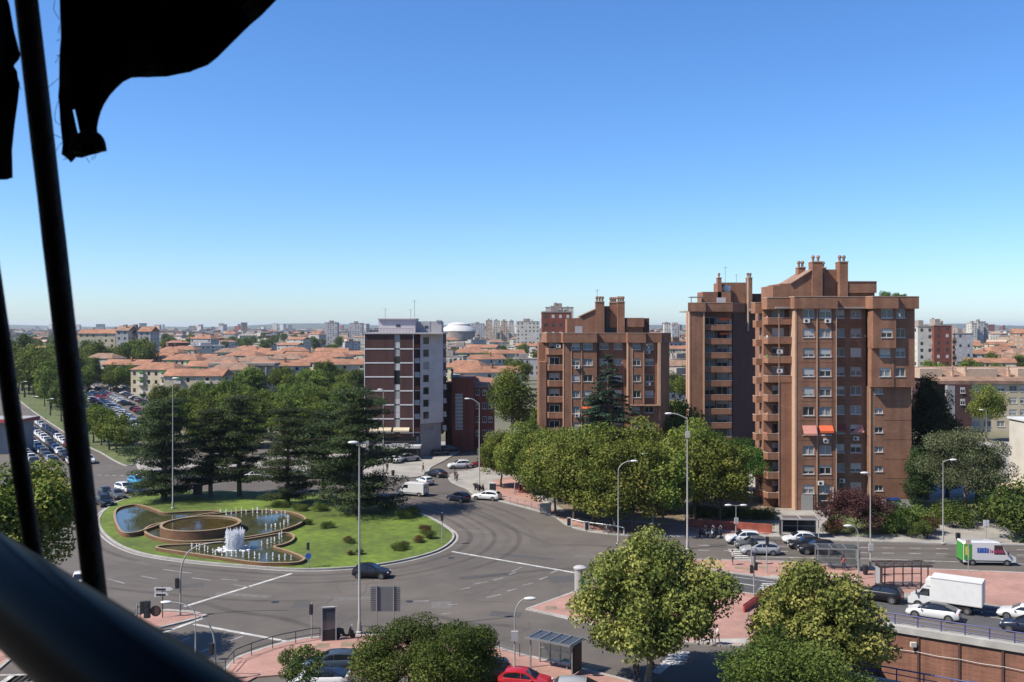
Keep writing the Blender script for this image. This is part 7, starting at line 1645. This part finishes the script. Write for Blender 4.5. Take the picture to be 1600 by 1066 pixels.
def cloth(c):
    if c not in cm: cm[c] = M('cloth', c, .9, .08, 6)
    return cm[c]
def person(label, x, y, head, v, sh, tr, z=.13, hair=(.03,.02,.015), sc=1.0):
    o = thing('person', label, 'person', G(x, y, z), R(head)); o.scale = (sc,)*3; b = PM[v]
    ms = [b[0], b[1].copy(), b[2].copy(), b[3].copy()]
    for me_, mm in zip(ms, (skinm, cloth(sh), cloth(tr), cloth(hair))): me_.materials.clear(); me_.materials.append(mm)
    for n_, me_ in zip(('body','shirt','trousers','hair'), ms): place(n_, me_, o)
    return o
person('person in a pale top walking, left of the pair on the red pavement', 1111, 1007, 200, 0, (.55,.5,.48), (.12,.12,.14))
person('person in white walking, right of the pair on the red pavement', 1121, 1008, 195, 2, (.7,.68,.66), (.45,.3,.28))
person('person in a light jacket waiting at the tip of the median', 1145, 883, 185, 1, (.45,.48,.5), (.06,.06,.07))
person('person in black standing at the corner of the side street', 714, 753, 250, 1, (.02,.02,.025), (.03,.03,.035))
person('second person in black on the corner pavement', 711, 750, 230, 0, (.05,.03,.03), (.02,.02,.025))
person('person on the pavement in front of the corner building', 661, 738, 20, 0, (.12,.05,.05), (.03,.03,.04))
person('person beside the lamp post under the shop canopy', 605, 737, 300, 1, (.03,.03,.04), (.02,.02,.03))
person('person crossing the mouth of the side street', 729, 735, 200, 2, (.06,.05,.05), (.05,.05,.07))
person('person in pale clothes beside the curved white handrail', 960, 832, 170, 1, (.5,.5,.55), (.1,.1,.13))
person('person standing by the near bus shelter under the plane tree', 994, 1068, 90, 1, (.10,.09,.08), (.04,.04,.05))
person('person in dark clothes walking under the large plane tree', 1018, 1062, 30, 0, (.05,.05,.06), (.06,.06,.08), 0)
person('person sitting side on the grey shelter bench, in a red top', 1318, 892, 250, 1, (.4,.08,.07), (.05,.05,.08))
# ------------------------------------------------------------------ the balcony in front of the lens
black = M('black lacquered rail', (.007,.011,.021), .3, .1, 30, .0, 60, spec=.1)
_b = black.node_tree.nodes['Principled BSDF']; _b.inputs['IOR'].default_value = 1.05; _b.inputs['Specular IOR Level'].default_value = .5
polem = M('dark brown pole', (.018,.009,.007), .6, .25, 25, .15, 60, spec=.25)
cloth_ = M('dark awning cloth', (.010,.010,.011), .95, .3, 40, .3, 120, spec=.1)
cloth_lit = M('lit awning underside', (.045,.034,.028), .95, .35, 60, .3, 120, spec=.1)  # paler than the cloth: light on the curled underside put into the colour
m = MB(); a = Vector((-.357,.67,CH-.18)); b = Vector((-.167,.455,CH-.18)); d = (b-a); P = [a-d*6, a-d*3, a-d, a, b, b+d*.5, b+d*1.6]
m.tube(P, .0285, 28); o = tag(m.build('balcony_rail', black, None, 60), 'thick black balcony hand rail crossing the lower left corner, out of focus', 'railing')
def pole(label, x0, y0, x1, y1, Y, r):
    p, q = PD(x0, y0, Y), PD(x1, y1, Y+.0); m = MB(); e = (q-p); n = 14
    g = random.Random(int(x0)); m.tube([p+e*i/n for i in range(n+1)], [r*(1+g.uniform(-.025,.025)) for i in range(n+1)], 14)
    return tag(m.build('awning_pole', polem, None, 60), label, 'pole')
pole('thick dark awning pole leaning across the left of the view', 34, -60, 153, 965, 1.05, .0122)
pole('thinner dark awning pole at the left edge', -70, 40, 57, 900, 1.05, .0092)
def cloth_piece(name, label, outline, holes, Y, amp, thick=.0025, mat=cloth_):
    pts = [Vector((x, y, 0)) for x, y in outline]; hp = [[Vector((x, y, 0)) for x, y in h] for h in holes]
    bm = bmesh.new()
    flat = pts+[p for h in hp for p in h]; V = [bm.verts.new(p) for p in flat]
    for t in tessellate_polygon([pts]+hp): 
        try: bm.faces.new([V[i] for i in t])
        except ValueError: pass
    for _ in range(4):
        bmesh.ops.subdivide_edges(bm, edges=[e for e in bm.edges if e.calc_length() > 22], cuts=1, use_grid_fill=True)
        bmesh.ops.triangulate(bm, faces=bm.faces[:])
    for v in bm.verts:
        x, y = v.co.x, v.co.y
        dep = Y+amp*(.5*math.sin(x*.045+y*.012)+.3*math.sin(x*.11-y*.02+1)+.25*math.sin(y*.05))*min(1, (y+160)/200)
        v.co = PD(x, y, dep)
    bmesh.ops.recalc_face_normals(bm, faces=bm.faces[:])
    r_ = bmesh.ops.solidify(bm, geom=bm.faces[:], thickness=thick)
    me = bpy.data.meshes.new(name); bm.to_mesh(me); bm.free(); me.materials.append(mat)
    return tag(place(name, me), label, 'awning')
ol = [(92,-120),(93,0),(95,60),(94,130),(92,150),(94,190),(99,225),(101,240),(108,247),(113,253),(119,246),(128,247),(140,243),(150,241),(159,238),(156,226),(153,215),(152,200),(154,188),(158,174),(163,163),(172,149),(182,138),(193,128),(205,122),(230,120),(260,118),(298,112),(325,102),(340,90),(356,74),(380,50),(405,25),(432,0),(520,-80),(540,-120)]
aw = cloth_piece('torn_awning', 'torn black awning cloth hanging over the upper left corner', ol, [[(114,172),(117,171),(121,190),(126,209),(123,212),(119,196)]], 1.25, .035)
aw2 = cloth_piece('torn_awning_strip', 'narrow strip of torn awning cloth at the very left edge', [(-80,-40),(10,-5),(15,8),(22,48),(32,86),(30,93),(23,101),(22,104),(27,112),(28,122),(31,131),(28,160),(23,195),(19,235),(20,278),(10,281),(-80,283)], [], 1.3, .02)
m = MB(); q = [PD(x, y, 1.235) for x, y in ((116,238),(120,222),(133,213),(147,214),(155,222),(158,236))]
m.tube(catmull(q, False, 4), .0075, 8); m.build('curled_hem', cloth_lit, aw, 60)
g = random.Random(4); thr = [[(86,0),(84,14),(90,26),(93,30)],[(93,40),(91,52)],[(95,82),(90,92),(86,99)],[(95,120),(90,124),(74,138)],[(91,158),(86,176),(87,190),(96,196)],[(96,216),(88,212),(80,208)],[(98,222),(92,228),(88,236)],[(134,246),(138,251),(140,255)],[(146,244),(143,250)],[(110,246),(104,248),(99,250)],[(30,134),(33,140)],[(150,242),(147,249)],[(94,62),(88,64)],[(95,86),(88,87)]]
for t_ in thr:
    m = MB(); m.tube(catmull([PD(x, y, 1.245+g.uniform(-.01,.01)) for x, y in t_], False, 4), .0004, 4); m.build('loose_thread', cloth_, aw)
m = MB(); m.add([(-1.7,1.27,CH+.47),(1.3,1.27,CH+.47),(1.3,-1.28,CH+1.28),(-1.7,-1.28,CH+1.28),(-1.7,1.27,CH+.48),(1.3,1.27,CH+.48),(1.3,-1.28,CH+1.29),(-1.7,-1.28,CH+1.29)], [(0,1,2,3),(7,6,5,4),(0,4,5,1)]); m.build('unseen_canopy', cloth_, aw)  # unseen awning top, added to keep overhead sky off the rail
# the viewer's own house: wall, balcony floor and the slab above, which shade the balcony
m = MB(); m.box(-22, 22, -9, -1.3, 0, 42); struct(m.build('house_wall', mt['brickA']))
m = MB(); m.box(-2.2, 2.2, -1.29, .35, CH-1.45, CH-1.25); struct(m.build('balcony_floor', mt['concrete']))
m = MB(); m.box(-2.6, 2.6, -1.29, .25, CH+1.35, CH+1.5); struct(m.build('balcony_ceiling', mt['concrete']))
# ------------------------------------------------------------------ haze
m = MB(); m.box(-9100, 9100, -350, 12600, -7, 62); hz = stuff(m.build('haze', None))
hz.data.materials.clear(); hm_ = bpy.data.materials.new('haze'); hm_.use_nodes = True; t = hm_.node_tree; t.nodes.clear()
pv = t.nodes.new('ShaderNodeVolumePrincipled'); pv.inputs['Color'].default_value = (.80,.88,1,1); pv.inputs['Density'].default_value = .00005; pv.inputs['Anisotropy'].default_value = .2
ou = t.nodes.new('ShaderNodeOutputMaterial'); t.links.new(pv.outputs[0], ou.inputs['Volume']); hz.data.materials.append(hm_)
